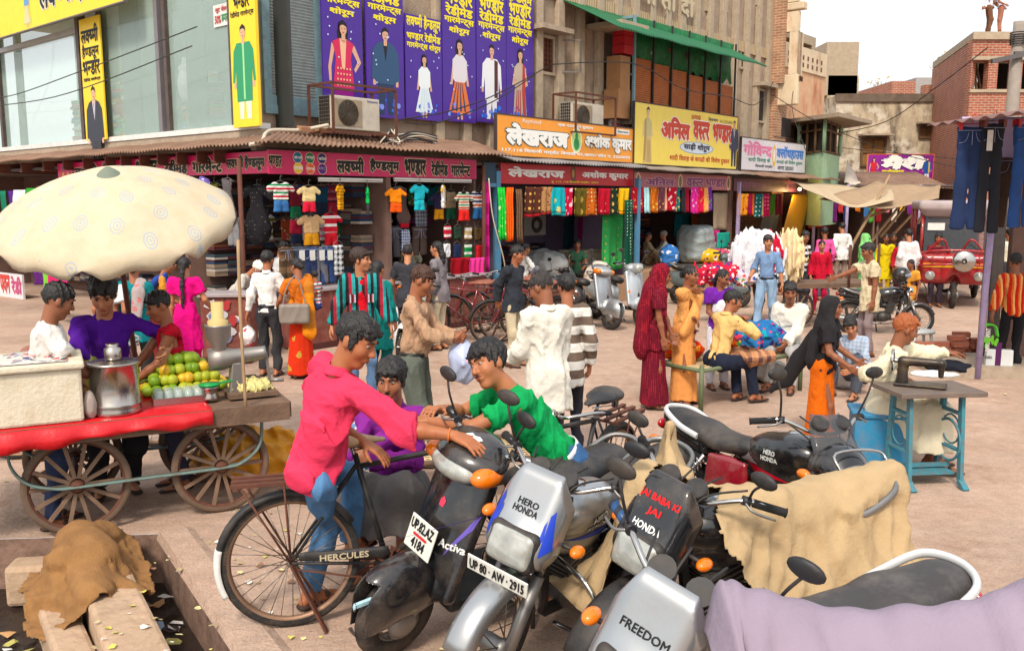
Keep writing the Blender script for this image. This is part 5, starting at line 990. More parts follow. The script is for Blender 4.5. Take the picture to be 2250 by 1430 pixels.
for k in range(6): q.tube([(.05+.17*cos(a), .17*sin(a), hp-.25-k*.05) for a in [j*pi/5 for j in range(10)]], .014, 5, True)
for k in range(7): q.tube(sp([(.2+.1*k, -.2, hp-.7), (.3+.12*k, -.25+.03*k, hp-1.1-.05*(k % 3)), (.5+.1*k, -.15, hp-.75)], 5), .014, 5)
q.build("wire_coils", m_wire, o); MB().span((-.35, -.3, hp-3.2), (-.02, -.05, hp-2.5)).build("junction_box", m_pil, o)
# wires
def cable(label, pts, r=.012, m=m_wire, n=8, grp="electric wires overhead"): p_ = [V(q) for q in pts]; o = MB().tube([q-p_[0] for q in sp(p_, n)], r, 5).build("cable", m, None, p_[0]); return tag(o, label, "cable", grp)
def aw(px, py, t=-.6): s_, z = pl(WA, px, py, t); return fp(WA, s_, t, z)
cable("pair wire sagging across the purple posters to the barred window", [aw(885, 262), aw(985, 245), aw(1090, 208), aw(1212, 142, -.1)]); cable("lower wire sagging across the purple posters", [aw(885, 268), aw(960, 270), aw(1080, 225), aw(1175, 165)])
cable("black cable from the barred window over the bamboo blinds to the blue post", [aw(1212, 142, -.2), aw(1390, 140, -1.5), aw(1500, 195, -1.5), aw(1600, 213, -1.5), aw(1660, 230, -.7), aw(1700, 180, -.9)])
cable("long wire from the utility pole down to the end house", [at(2170, 105, 21), at(2060, 190, 24), at(1940, 270, 29), at(1800, 300, 31)], .014); cable("wire crossing the end house wall", [at(1700, 300, 27), at(1850, 325, 31), at(2110, 350, 30)], .012)
cable("thin wire from the cream building to the cloth house sign", [at(1760, 130, 29), at(1740, 230, 27), at(1770, 330, 24)], .01); cable("loose wire hanging over the far shops", [at(1700, 210, 26), at(1800, 270, 28), at(1950, 330, 30), at(2110, 370, 30)], .012)
cable("white hose looping from the yellow corner banner to the air conditioner", [aw(548, 318, -.8), aw(575, 312, -.8), aw(592, 288, -.5), aw(660, 286, -.5), aw(722, 275, -.7)], .03, m_wirew, grp=None)
for i in range(7):
    a = aw(866+random.uniform(-8, 8), 285, -.75); cable(f"tangled grey cable below the caged air conditioner, {('top', 'second', 'third', 'fourth', 'fifth', 'sixth', 'lowest')[i]} strand", [a, a+V((random.uniform(-.5, .3), -.2, -.2-.02*i)), aw(840+random.uniform(0, 60), 300+i*2, -.7), aw(900+random.uniform(0, 40), 290+3*i, -.6), aw(960, 300+i*3, -.5)], .014, m_wirew if i % 2 else m_wire, grp="tangled cables below the air conditioner")
cable("drooping wire in front of the showroom glass", [fp(WB, sx_(-20), -.6, zs+1.3), fp(WB, sx_(70), -.6, zs+1.0), fp(WB, sx_(250), -.6, zs+1.2), fp(WB, sx_(513), -.6, zs+1.5)], .01); cable("second drooping wire in front of the showroom glass", [fp(WB, sx_(-20), -.7, zs+.9), fp(WB, sx_(200), -.7, zs+.8), fp(WB, sx_(513), -.7, zs+1.2)], .01)
cable("rope hanging from the top yellow sign", [fp(WB, sx_(60), -.7, zs+2.6), fp(WB, sx_(45), -.7, zs+1.6), fp(WB, sx_(0), -.7, zs+.7)], .02, mat("rope", (150, 110, 80), .9), grp=None)
cable("pale wire hanging down the rust post to the bicycles", [fp(A, e[1]-.1, -.4, 2.7), fp(A, e[1]-.05, -.45, 2.0), fp(A, e[1]+.2, -.5, 1.2), fp(A, e[1]+.4, -.4, .7)], .012, m_wirew, grp=None)
# low white stall panel at the far left
bd = board((gp(0, 650), R(-38)), "stall_panel", "white lettered stall panel low at the far edge", "panel", (-40, 600, 662), (52, 598, 664), 0, m_wf, .05); bt(bd, "पवन", .5, .72, .35, .9, ink((200, 60, 50)), .04); bt(bd, "रेडी", .76, .98, .35, .9, ink((190, 70, 120)), .04)
# ================================================================== people
def skin(c=(150, 96, 68)): return mat(f"skin{c}", c, .5, var=.08, vs=14, spec=.35, bump=.08, bs=90)
m_hair = mat("black_hair", (24, 19, 18), .5, var=.3, vs=30, bump=.5, bs=70, spec=.5); m_eyew = mat("eye_white", (168, 154, 144), .3, var=0); m_iris = mat("dark_iris", (24, 16, 14), .15, var=0); m_sole = mat("sandal_leather", (58, 40, 34), .7, var=.2); m_belt = mat("black_belt", (26, 24, 24), .5)
def ik(a, t, l1, l2, pole):
    a, t = V(a), V(t); d = t-a; L = min(d.length, (l1+l2)*.998); d.normalize(); t = a+d*L
    x = (l1*l1-l2*l2+L*L)/(2*L); h = math.sqrt(max(l1*l1-x*x, 0)); p = V(pole); p = (p-d*p.dot(d))
    p = p.normalized() if p.length > 1e-4 else V((0, 0, 1)); return a+d*x+p*h, t
def hand(f, w, d, n, sg, curl=.35, sc_=1.0, fat=1.0, spread=.02):
    d = V(d).normalized(); n = V(n); n = (n-d*n.dot(d)).normalized(); s = d.cross(n)*sg   # s: towards the thumb
    f.box(w+d*.05*sc_, (.04*sc_, .045*sc_, .014*sc_*fat), .013, Matrix((s, d, n)).transposed(), .02)
    for i, L in enumerate((.92, 1, .94, .76)):
        p = w+d*.092*sc_+s*(.03-.02*i)*sc_; a = 0; dd = (d+s*(spread*(1.5-i)*4)).normalized()
        for k, l in enumerate((.042, .027, .02)):
            a += curl*(1 if k == 0 else .9); v = (dd*cos(a)+n*sin(a)); q = p+v*l*L*sc_; f.cap(p, q, (.0095-.0012*k)*sc_*fat, (.0087-.0012*k)*sc_*fat, .006); p = q
    p = w+d*.025*sc_+s*.028*sc_
    for k, (v, l) in enumerate((((d*.6+s*.75+n*.25), .045), ((d*.85+s*.35+n*.35), .032), ((d*.95+s*.1+n*.3), .022))): q = p+v.normalized()*l*sc_; f.cap(p, q, (.0125-.0018*k)*sc_*fat, (.011-.0018*k)*sc_*fat, .008); p = q
def person(label, loc_, rz=0, h=1.62, pel=(0, 0, .93), lean=3, side=0, twist=0, head=(0, 0, 0), rh=None, lh=None, re=(.25, -1, -.2), le=(-.25, -1, -.2), rf=None, lf=None, rk=(.1, 1, 0), lk=(-.1, 1, 0), top=None, bot=None, hair='short', sk=(170, 108, 76), vox=.0115, belt=None, shoes=m_sole, ex=None, face=1, moust=0, curl=.4, rn=(-1, 0, 0), ln=(1, 0, 0), hm=None, fat=.95, thin=.93, group=None, feet=1, rdir=None, ldir=None, hdz=0):
    o = thing("person", label, "person", loc_, R(rz), group, scale=h/1.74)
    P = V(pel); Rb = (Matrix.Rotation(R(twist), 3, 'Z') @ Matrix.Rotation(R(side), 3, 'Y') @ Matrix.Rotation(-R(lean), 3, 'X')); S = lambda x, y, z: P+Rb @ V((x*thin, y, z))
    Rh = Rb @ Matrix.Rotation(R(head[0]), 3, 'Z') @ Matrix.Rotation(R(head[1]), 3, 'X') @ Matrix.Rotation(R(head[2]), 3, 'Y')
    nk = S(0, -.005, .53); hc = nk+Rb @ V((0, .015, .085))+Rh @ V((0, .015, .075)); hp = lambda x, y, z: hc+Rh @ V((x, y, z))
    J = dict(o=o, P=P, S=S, Rb=Rb, Rh=Rh, hp=hp, nk=nk, hc=hc)
    sh = {1: S(.172, 0, .475), -1: S(-.172, 0, .475)}; hd = {1: rh, -1: lh}; ep = {1: re, -1: le}; el, wr = {}, {}
    for s_ in (1, -1):
        t = V(hd[s_]) if hd[s_] is not None else sh[s_]+V((s_*.07, .04, -.5)); el[s_], wr[s_] = ik(sh[s_], t, .28, .25, ep[s_])
    hip = {1: S(.088, 0, -.02), -1: S(-.088, 0, -.02)}; ft = {1: rf, -1: lf}; kp = {1: rk, -1: lk}; kn, an = {}, {}
    for s_ in (1, -1):
        t = V(ft[s_]) if ft[s_] is not None else V((P.x*0+s_*.1, 0, .085)); kn[s_], an[s_] = ik(hip[s_], t, .42, .415, kp[s_])
    J.update(sh=sh, el=el, wr=wr, hip=hip, kn=kn, an=an); m_s = skin(sk); bk = Rb @ V((0, 1, 0))
    # one continuous body
    f = SD(vox); q = (bk, 1.45)
    f.cap(S(-.09*thin, 0, .445), S(.09*thin, 0, .445), .052, k=.05).ell(S(0, .005, .34), (.115*thin, .07, .13), Rb, .06).ell(S(0, .005, .13), (.1*thin, .06, .15), Rb, .06).ell(S(0, 0, 0), (.11*thin, .075, .1), Rb, .06)
    f.cap(S(0, -.01, .47), hp(0, -.025, -.06), .058, .05, .035)
    f.ell(hp(0, -.012, .03), (.073, .093, .088), Rh, .02).ell(hp(0, .02, -.035), (.058, .064, .078), Rh, .035).ell(hp(0, .056, -.097), (.026, .022, .02), Rh, .03)
    for s_ in (1, -1):
        f.ell(hp(s_*.074, -.014, -.004), (.011, .021, .032), Rh, .008).ell(hp(s_*.036, .052, -.022), (.026, .026, .026), Rh, .03)
        f.ell(hp(s_*.031, .1, .018), (.021, .02, .012), Rh, op=-1)
        f.cap(hp(s_*.012, .084, .036), hp(s_*.048, .071, .034), .009, .007, .012)
    f.cap(hp(0, .084, .018), hp(0, .107, -.022), .008, .0125, .012).ell(hp(0, .096, -.026), (.018, .012, .009), Rh, .01).ell(hp(0, .082, -.058), (.026, .014, .015), Rh, .012)
    for s_ in (1, -1):
        u_ = .84 if top and top.get('sl', 'long') in ('long', 'roll') else 1; f.chain([sh[s_], el[s_]], [.05*fat*u_, .039*fat*u_], .03).chain([el[s_], el[s_].lerp(wr[s_], .35), wr[s_]], [.037*fat, .039*fat, .026*fat], .02)
        d = (rdir if s_ == 1 else ldir); d = V(d) if d else (wr[s_]-el[s_]); nrm = V(rn if s_ == 1 else ln); hand(f, wr[s_], d, nrm, s_, curl, fat=1 if vox < .01 else 1.15)
        f.chain([hip[s_], kn[s_], an[s_]], [.045, .035, .034] if bot else [.06, .045, .036], .03)
        if feet: fd = V(((kn[s_]-hip[s_]).x*.4+s_*.03, 1, 0)).normalized() if ft[s_] is None else V((s_*.15, 1, 0)).normalized(); fd = J.get('fd', fd); J[f'f{s_}'] = fd; f.chain([an[s_]+V((0, 0, -.01)), an[s_]+V((0, 0, -.045))+fd*.06, an[s_]+V((0, 0, -.058))+fd*.15], [.036, .034, .024], .02).cap(an[s_], an[s_]-fd*.045+V((0, 0, -.045)), .034, .028, .02)
    f.build("body", m_s, o)
    # face
    if face:
        for s_ in (1, -1):
            b = MB(); c = hp(s_*.031, .0735 if vox < .0095 else .0765, .0175); b.mi = 0 if vox < .0095 else 1; b.ball((0, 0, 0), (.0128, .0125, .0078 if vox < .0095 else .006), 12, 8); b.mi = 1; b.ball(Rh @ V((0, .0068, -.0005)), .0066, 10, 8); b.build("eye", [m_eyew, m_iris], o, c)
            MB().tube([hp(s_*.013, .094, .037), hp(s_*.031, .092, .043), hp(s_*.05, .076, .037)], [.0042, .0048, .002], 6).build("eyebrow", m_hair, o)
        lip = mat(f"lips{sk}", tuple(int(a*b_) for a, b_ in zip(sk, (.82, .6, .6))), .4, var=.05)
        SD(min(vox, .005)).ell(hp(0, .091, -.0545), (.02, .007, .0052), Rh, .004).ell(hp(0, .091, -.0625), (.017, .0075, .0055), Rh, .002).build("lips", lip, o)
        if moust: SD(.006).cap(hp(0, .095, -.043), hp(.028, .084, -.05), .006, .003, .004).cap(hp(0, .095, -.043), hp(-.028, .084, -.05), .006, .003, .004).build("moustache", m_hair, o)
    # hair
    hm = hm or m_hair; f = SD(max(vox*.8, .006))
    if hair in ('short', 'mop', 'bald', 'wave'):
        f.ell(hp(0, -.02, .046), (.081, .102, .096), Rh)
        if hair in ('mop', 'wave'): f.ell(hp(0, -.03, .055), (.088, .102, .092), Rh, .02)
        f.ell(hp(0, .1, -.035), (.078, .08, .088 if hair != 'mop' else .08), Rh, op=-1).plane(hp(0, 0, -.052), Rh @ V((0, .25, -1)), .14)
        if hair == 'bald': f.ell(hp(0, .03, .14), (.075, .12, .075), Rh, op=-1)
        else:
            g_ = random.Random(label)
            for i in range(11):
                x = -.062+.0125*i; f.cap(hp(x*.8, .03, .118-abs(x)*.35), hp(x+g_.uniform(-.012, .012), .088-abs(x)*.35, .074+g_.uniform(-.01, .012)-abs(x)*.1), .013, .007, .012)
            for s_ in (1, -1): f.cap(hp(s_*.076, .012, .03), hp(s_*.075, .014, -.022), .009, .005, .01)
    elif hair in ('bun', 'braid', 'pony', 'girl'):
        f.ell(hp(0, -.02, .038), (.079, .1, .09), Rh).ell(hp(0, .098, -.03), (.07, .075, .088), Rh, op=-1)
        if hair == 'bun': f.ell(hp(0, -.115, -.01), .043, None, .02)
        elif hair == 'pony' : f.chain([hp(0, -.08, -.02), hp(.0, -.1, -.1), hp(0, -.1, -.2), hp(0, -.09, -.27)], [.05, .055, .045, .02], .03)
        else: f.chain([hp(0, -.1, -.02), hp(0, -.125, -.1), S(0, -.13, .42), S(0.01, -.14, .25), S(0, -.14, .12 if hair == 'braid' else .3)], [.038, .03, .026, .022, .012], .02)
    if hair != 'none': f.wrinkle(.011, 100, (1, 1, .4), 5).build("hair", hm, o)
    # clothes
    if top:
        g_ = top.get('g', .015)+(.009 if top.get('hem', -.03) < -.05 else 0); f = SD(vox); m = top['m']
        f.cap(S(-.1*thin, -.005, .45), S(.1*thin, -.005, .45), .062+g_, k=.06).ell(S(0, .005, .34), ((.14+g_)*thin, .092+g_, .15), Rb, .06).ell(S(0, .01, .13), ((.128+g_)*thin, .09+g_+top.get('belly', 0), .17), Rb, .07).ell(S(0, 0, -.01), ((.138+g_)*thin, .1+g_, .11), Rb, .05)
        hem = top.get('hem', -.03)
        if hem < -.1:
            dn = V((0, 0, hem)) if 'hd' not in top else V(top['hd']); f.cap(S(0, 0, 0), P+dn+V((0, 0, -.03)), .14+g_, .158+g_+top.get('flare', 0), .05, (bk, 1.22)); f.plane(P+dn, dn if dn.length else (0, 0, -1), .4)
        else: f.plane(S(0, 0, hem), Rb @ V((0, 0, -1)), .3)
        slv = top.get('sl', 'long')
        for s_ in (1, -1):
            if slv == 'none': f.cap(sh[s_], sh[s_].lerp(el[s_], .12), .06, .055, .03); f.plane(sh[s_].lerp(el[s_], .1), el[s_]-sh[s_], .09); continue
            w_ = top.get('w', 1.0); r0, r1, r2 = (.044+g_)*fat*w_, (.043+g_)*fat*w_, (.03+g_)*fat*w_
            if slv == 'short': c = sh[s_].lerp(el[s_], top.get('len', .62)); f.cap(sh[s_], c+(el[s_]-sh[s_])*.12, r0+.004, r1+.012, .04).plane(c, el[s_]-sh[s_], .095)
            elif slv == 'roll':
                c = el[s_].lerp(wr[s_], .22); f.chain([sh[s_], el[s_], c+(wr[s_]-el[s_])*.1], [r0, r1+.004, r1+.006], .035).cap(el[s_].lerp(wr[s_], .02), el[s_].lerp(wr[s_], .16), r1+.012, r1+.012, .012).plane(c, wr[s_]-el[s_], .08)
            else: c = el[s_].lerp(wr[s_], .93); f.chain([sh[s_], el[s_], c+(wr[s_]-el[s_])*.1], [r0, r1+.003, r2+.004], .035).plane(c, wr[s_]-el[s_], .06)
        f.ell(S(0, .03, .535), (.058, .06, .05), Rb, op=-1)
        f.wrinkle(top.get('amp', .012)*1.35, top.get('fr', 17)*1.35, (1, 1, .42), int(abs(loc_[0]*97)) % 99).wrinkle(.006, 55, (1, 1, .5), 3); ob = f.build(top.get('name', "shirt"), m, o); J['top'] = ob
        if top.get('collar'):
            b = MB(); cm = top['collar'] if top['collar'] is not True else m; ring = [S(.062*cos(a), -.012+.062*sin(a), .515+.012*cos(a*2)-.02*sin(a)) for a in [R(x) for x in range(-215, 36, 25)]]
            b.sheet([[r_+Rb @ V((0, 0, .028))-(r_-nk)*.08 for r_ in ring], ring, [r_+Rb @ V((0, 0, -.02))+(r_-S(0, 0, .5))*.22 for r_ in ring]]).build("collar", cm, o, solid=.006)
    if bot:
        f = SD(vox); m = bot['m']; k_ = bot.get('kind', 'trouser'); g_ = bot.get('g', .012 if not top or top.get('hem', -.03) >= -.05 else .0)
        if k_ == 'trouser':
            u_ = .88 if top and top.get('hem', -.03) < -.05 else 1; f.ell(S(0, 0, .0), ((.138*u_+g_)*thin, .098*u_+g_, .12), Rb, .05)
            for s_ in (1, -1):
                a = kn[s_].lerp(an[s_], bot.get('len', .96)); w_ = bot.get('w', 1.0); d = (an[s_]-kn[s_]); f.chain([hip[s_]+V((0, 0, -.01)), kn[s_], a+d*.06], [.083*w_*u_+g_, .056*w_+g_, .044*w_+g_+bot.get('fl', .008)], .045).plane(a, d, .09)
            f.plane(S(0, 0, .09), Rb @ V((0, 0, 1)), .25).wrinkle(bot.get('amp', .018), 17, (1, 1, .75), 11)
        else:
            c = (an[1]+an[-1])/2; c.z = bot.get('hem', .06); f.ell(S(0, 0, .02), (.15*thin, .11, .12), Rb, .06); r_ = bot.get('r', .2); f.cap(S(0, 0, 0), c+V((0, 0, -.04)), .14, r_, .06, (V((0, 1, 0)), 1.15))
            if 'knees' in bot: f.chain([hip[1], kn[1], an[1]+V((0, 0, .02))], [.11, .1, .11], .09).chain([hip[-1], kn[-1], an[-1]+V((0, 0, .02))], [.11, .1, .11], .09)
            f.plane(c, (0, 0, -1), .45).plane(S(0, 0, .12), Rb @ V((0, 0, 1)), .25).wrinkle(.02, 17, (1, 1, .12), 4)
        J['bot'] = f.build(bot.get('name', "trousers" if k_ == 'trouser' else "skirt"), m, o)
    if belt:
        b = MB(); rr = [S((.158)*thin*cos(a), .118*sin(a), .055) for a in [i*2*pi/24 for i in range(24)]]; b.sheet([[r_+Rb @ V((0, 0, .018)) for r_ in rr], [r_+Rb @ V((0, 0, -.018)) for r_ in rr]], closed=True).build("belt", belt, o, solid=.006)
    if shoes and feet:
        for s_ in (1, -1):
            fd = J[f'f{s_}']; a = an[s_]; f = SD(max(vox*.8, .006)); z0 = a.z-.085; f.chain([a-fd*.045+V((0, 0, -.065)), a+fd*.06+V((0, 0, -.066)), a+fd*.17+V((0, 0, -.068))], [.04, .042, .038], .02, (V((0, 0, 1)), 2.6)).cap(a+fd*.08+V((-.03, 0, -.03)), a+fd*.08+V((.03, 0, -.03)), .017, .017, .012); f.build("sandal", shoes, o)
    if ex: ex(J)
    return J
def part(J, name, f, m): return f.build(name, m, J['o'])
def pallu(J, m, vox=.013, head=0, side=-1, name="sari_drape", low=.25):
    S = J['S']; q = (J['Rb'] @ V((0, 1, 0)), 1.6); f = SD(vox)
    f.chain([S(-side*.14, .06, .02), S(-side*.02, .125, .2), S(side*.1, .1, .4), S(side*.15, .02, .52), S(side*.13, -.1, .4), S(side*.1, -.13, .1), S(side*.1, -.14, -low)], [.09, .095, .075, .05, .07, .085, .1], .05, q)
    f.wrinkle(.014, 22, (1, 1, .4), 8); return part(J, name, f, m)
def veil(J, m, vox=.013, low=0, wide=.16, alpha=None, name="veil"):
    S, hp = J['S'], J['hp']; f = SD(vox); f.ell(hp(0, -.03, .03), (.1, .118, .115), J['Rh'], .03).chain([hp(0, -.06, .0), S(0, -.09, .48), S(0, -.12, .25), S(0, -.13, low)], [.11, wide, wide+.02, wide+.04], .06, (J['Rb'] @ V((0, 1, 0)), 1.7))
    for s_ in (1, -1): f.chain([hp(s_*.085, .01, -.03), S(s_*.12, .03, .47), S(s_*.14, .07, .25)], [.03, .07, .06], .05)
    f.ell(hp(0, .1, -.04), (.07, .09, .115), J['Rh'], op=-1).wrinkle(.013, 20, (1, 1, .5), 2); return part(J, name, f, m)
def bag(J, c, r, m, name="plastic_bag", label="", cat="bag"):
    w = J['o'].matrix_basis @ V(c); o = thing(name, label, cat, w); f = SD(.012).ell((0, 0, -r*1.2), (r*.85, r*.7, r*1.1), None, .03).cap((0, 0, -.3*r), (0, 0, 0), r*.25, .012, .05).wrinkle(.02, 26, (1, 1, .6), 4); f.build("film", m, o); return o
def stand(px, py, h): q = gp(px, py, h); q.z = 0; return q
SH = lambda c, **k: dict(m=cloth(c) if isinstance(c, tuple) else c, **k)
wht, crm = (232, 230, 226), (226, 214, 184)
D1, D2, D3 = (162, 100, 68), (146, 90, 62), (188, 126, 90)

# ---- shoppers at the corner garment shop
J = person("man in a white shirt and dark trousers with his back turned at the counter", stand(583, 553, 1.64), -8, 1.64, top=SH(wht, hem=-.02, collar=True), bot=SH((58, 58, 62)), belt=m_belt, lh=(-.3, -.02, .82), rh=(.28, .25, 1.0), shoes=m_belt)
bag(J, (-.3, 0, .7), .12, mat("red_white_bag", (230, 220, 222), .4, pat=('flor', 6, [(220, 60, 80)])), label="small white and red carry bag hanging from the white shirted shopper's hand")
person("young man in a short sleeved white shirt behind the white shirted shopper", stand(604, 530, 1.66)+V((0, .2, 0)), -60, 1.66, top=SH((236, 236, 236), sl='short'), bot=SH((70, 70, 80)), sk=D3, vox=.014, head=(-20, -15, 0))
J = person("woman in an orange and red sari carrying a child", stand(655, 568, 1.56), 25, 1.56, top=SH((210, 110, 30), sl='short', name="blouse"), bot=SH(pr((214, 52, 20), (196, 150, 60), s=5), kind='skirt', r=.2, name="sari"), hair='bun', lh=(-.28, .3, 1.0), rh=(.2, .26, 1.15), head=(25, -10, 0), sk=D1, feet=1)
pallu(J, cl((236, 140, 24), ('stripe', 2, .5, [(196, 120, 40)])), side=1)
w = J['o'].matrix_world if 0 else None
o = thing("handbag", "grey leather handbag on the orange sari woman's shoulder", "handbag", J['o'].location+V((-.02, -.2, .87)), R(10)); SD(.01).box((0, 0, 0), (.19, .06, .13), .04).wrinkle(.006, 18).build("pouch", mat("grey_leather", (140, 128, 118), .5, bump=.2), o); MB().tube(sp([(-.14, 0, .1), (-.1, .0, .3), (.02, .02, .48), (.1, 0, .3), (.14, 0, .1)], 6), .01, 6).build("strap", mat("grey_leather", (1, 1, 1)), o)
person("small child in a blue and white top held on the orange sari woman's shoulder", J['o'].location+V((.2, .12, .76)), 70, .95, pel=(0, 0, .35), rf=(.2, .25, .15), lf=(-.1, .28, .15), top=SH(st3((60, 150, 160), .09, (236, 236, 240), (220, 60, 60)), sl='short'), bot=SH((50, 60, 110)), vox=.014, head=(-40, 0, 0), rh=(.2, .25, .75), shoes=None)
J = person("woman in a bright magenta suit seen from behind at the maroon counter", stand(402, 566, 1.58), 3, 1.58, top=SH((224, 10, 124), hem=-.48, flare=.05, sl='short', name="tunic"), bot=SH((214, 10, 116), w=1.45, fl=.02), hair='braid', rh=(.3, .2, 1.0), lh=(-.22, .05, .85), sk=D3)
J = person("person in a teal tunic with a grey scarf over the shoulder behind the umbrella pole", stand(290, 570, 1.62), 10, 1.62, top=SH((18, 128, 134), hem=-.22, sl='roll', name="tunic"), bot=SH((50, 52, 50), w=1.3), hair='bun', lh=(-.32, .02, .8), rh=(.2, .3, 1.0), vox=.013)
f = SD(.014); S = J['S']; part(J, "scarf", f.chain([S(.08, .05, .45), S(.1, -.02, .52), S(.08, -.12, .4), S(.04, -.13, .12)], [.05, .06, .075, .07], .04, (V((0, 1, 0)), 2)).wrinkle(.012, 24, (1, 1, .3)), pr((176, 160, 158), (200, 120, 120), s=9))
person("woman with long hair in a white top and grey blue trousers at the shop", stand(238, 575, 1.6), -12, 1.6, top=SH((220, 220, 222), sl='short'), bot=SH((112, 122, 150), w=1.15), hair='braid', vox=.013)
J = person("woman in a yellow ochre blouse leaning over the counter beside the teal tunic", stand(326, 563, 1.56)+V((0, .2, 0)), -75, 1.56, top=SH((206, 140, 50), sl='short'), bot=SH((120, 40, 40), kind='skirt'), hair='bun', rh=(.15, .35, 1.02), lh=(-.1, .35, 1.02), sk=D1, vox=.013, lean=14); pallu(J, cl((40, 70, 150)), side=1)
person("man in a black shirt seen from behind leaning on the counter", stand(893, 538, 1.66), 0, 1.66, top=SH((56, 56, 62), sl='short', hem=-.14), bot=SH((50, 50, 56)), lean=12, rh=(.28, .35, 1.0), lh=(-.26, .35, 1.0), vox=.013, sk=D3)
person("long haired man in a grey shirt and beige trousers standing sideways at the counter", stand(966, 530, 1.68), 65, 1.68, top=SH((132, 124, 128), hem=-.16, collar=True), bot=SH((210, 196, 168), w=1.15), hair='pony', rh=(.2, .3, 1.02), sk=D3, vox=.012)
person("shopkeeper in a pale yellow shirt facing the counter behind the black shirted man", stand(912, 524, 1.62)+V((-.2, .9, 0)), 170, 1.6, top=SH((214, 210, 180), sl='short'), bot=SH((70, 60, 60)), vox=.014)
person("young shopkeeper in a cream shirt sitting behind the counter", fp(A, S_ := pl(A, 846, 600, .5)[0], .5, .0), 175, 1.6, pel=(0, 0, .72), rf=(.1, .4, .3), lf=(-.1, .4, .3), top=SH((224, 220, 190), sl='short', collar=True), bot=SH((60, 60, 70)), rh=(.2, .4, 1.0), lh=(-.2, .4, 1.0), vox=.013, lean=12)
J = person("woman in a teal green suit behind the man in the plaid jacket", stand(812, 580, 1.56)+V((.0, .5, 0)), -20, 1.56, top=SH((14, 116, 112), hem=-.4, flare=.05), bot=SH((20, 100, 100), w=1.3), hair='pony', vox=.013)
J = person("person in a white cap bending over the counter by the maroon counter", V((-4.25, 13.3, 0)), -100, 1.6, lean=45, top=SH((196, 190, 178)), bot=SH((90, 90, 90)), rh=(.2, .5, .95), lh=(-.2, .5, .95), vox=.014, hm=cl((236, 230, 220)))
# ---- centre of the street
pj = mat("plaid_jacket", (20, 150, 150), .85, pat=('stripe', 0, .17, [(24, 24, 30), (20, 150, 150), (170, 24, 50), (24, 24, 30)]), bump=.3)
def ex(J):
    S = J['S']; part(J, "red_shirt", SD(.012).ell(S(.0, .075, .3), (.062, .05, .2), J['Rb']).ell(S(0, .085, .1), (.06, .05, .14), J['Rb'], .04).wrinkle(.008, 20), cl((206, 16, 34)))
    b = MB()
    for s_ in (1, -1): b.box(S(s_*.1, .115, .28), (.075, .02, .09), J['Rb'])
    b.build("chest_pocket", cl((30, 26, 34), ('stripe', 0, .05, [(200, 190, 200), (170, 24, 50)])), J['o'])
person("young man in a teal black and red plaid jacket looking sideways", stand(790, 547, 1.76), -165, 1.76, top=dict(m=pj, hem=-.2, collar=True, g=.022), bot=SH(denim((96, 130, 170)), w=.95), hair='mop', hm=mat("brown_hair", (54, 34, 26), .5, bump=.5, bs=70), head=(62, 0, 0), sk=D3, vox=.010, ex=ex, rh=(.36, .02, .78), lh=(-.34, .1, .8))
J = person("man in a beige check shirt looking down at a plastic bag in his hands", stand(905, 583, 1.75), -95, 1.75, top=SH((184, 146, 116), sl='long', hem=.03, collar=True, belly=.025, amp=.014), bot=SH((98, 104, 94), w=1.15), belt=m_belt, rh=(.06, .36, 1.12), lh=(-.06, .37, 1.13), re=(1, -.6, -.5), le=(-1, -.6, -.5), head=(0, -22, 0), hair='short', hm=mat("henna_hair", (70, 40, 26), .5, bump=.5, bs=70), sk=D1, vox=.009, moust=0, curl=.7, rn=(-1, 0, .3), ln=(1, 0, .3))
bag(J, (0, .44, 1.1), .16, mat("blue_pink_bag", (190, 200, 230), .3, pat=('flor', 3, [(240, 190, 200)]), alpha=.9), label="knotted translucent bag of clothes hanging from the beige shirted man's hands")
person("balding man in a long white shirt with his back turned in mid street", stand(1205, 597, 1.75), 28, 1.75, top=SH((228, 222, 208), hem=-.28, flare=.02, collar=True, amp=.012, g=.022), bot=SH((66, 60, 62), w=1.15), hair='bald', hm=mat("greying_hair", (52, 46, 44), .6, bump=.5, bs=70), head=(28, -24, 0), lh=(-.16, .3, 1.02), rh=(.1, .3, 1.05), vox=.010, sk=D2)
person("person in a brown and white striped shirt hidden behind the white shirted man", stand(1262, 615, 1.66)+V((-.02, .5, 0)), 10, 1.66, top=SH(st3((110, 92, 80), .16, (226, 222, 214)), hem=-.2), bot=SH((48, 48, 56)), vox=.014, face=0)
person("young man in a black jacket and khaki trousers with hands behind his back", stand(1128, 540, 1.68), -125, 1.68, top=SH((50, 54, 62), hem=-.12, collar=True), bot=SH((196, 182, 152), w=1.2), rh=(.1, -.2, .95), lh=(-.1, -.2, .95), head=(12, -6, 0), sk=D1, vox=.0105)
J = person("woman wrapped in a maroon dotted sari covering her head", stand(1442, 582, 1.6), -100, 1.6, top=SH(dt((104, 18, 38), (170, 40, 50), 40, .3), sl='short', hem=-.2, name="blouse"), bot=SH(dt((104, 18, 38), (170, 40, 50), 40, .3), kind='skirt', r=.2, name="sari"), hair='bun', rh=(.18, .12, .78), lh=(-.1, .2, .9), head=(0, -12, 0), sk=D2, vox=.011); veil(J, dt((112, 16, 36), (190, 40, 50), 40, .3), low=-.15)
J = person("smiling woman in a peach sari holding a hand to her mouth", stand(1508, 583, 1.58), -130, 1.58, top=SH((226, 160, 90), sl='short', name="blouse"), bot=SH((228, 152, 84), kind='skirt', r=.19, name="sari"), hair='bun', rh=(.06, .17, 1.44), lh=(.12, .2, 1.1), head=(0, -4, 0), sk=D2, vox=.011, ln=(0, -1, 0)); pallu(J, cl((236, 164, 92)), side=-1)
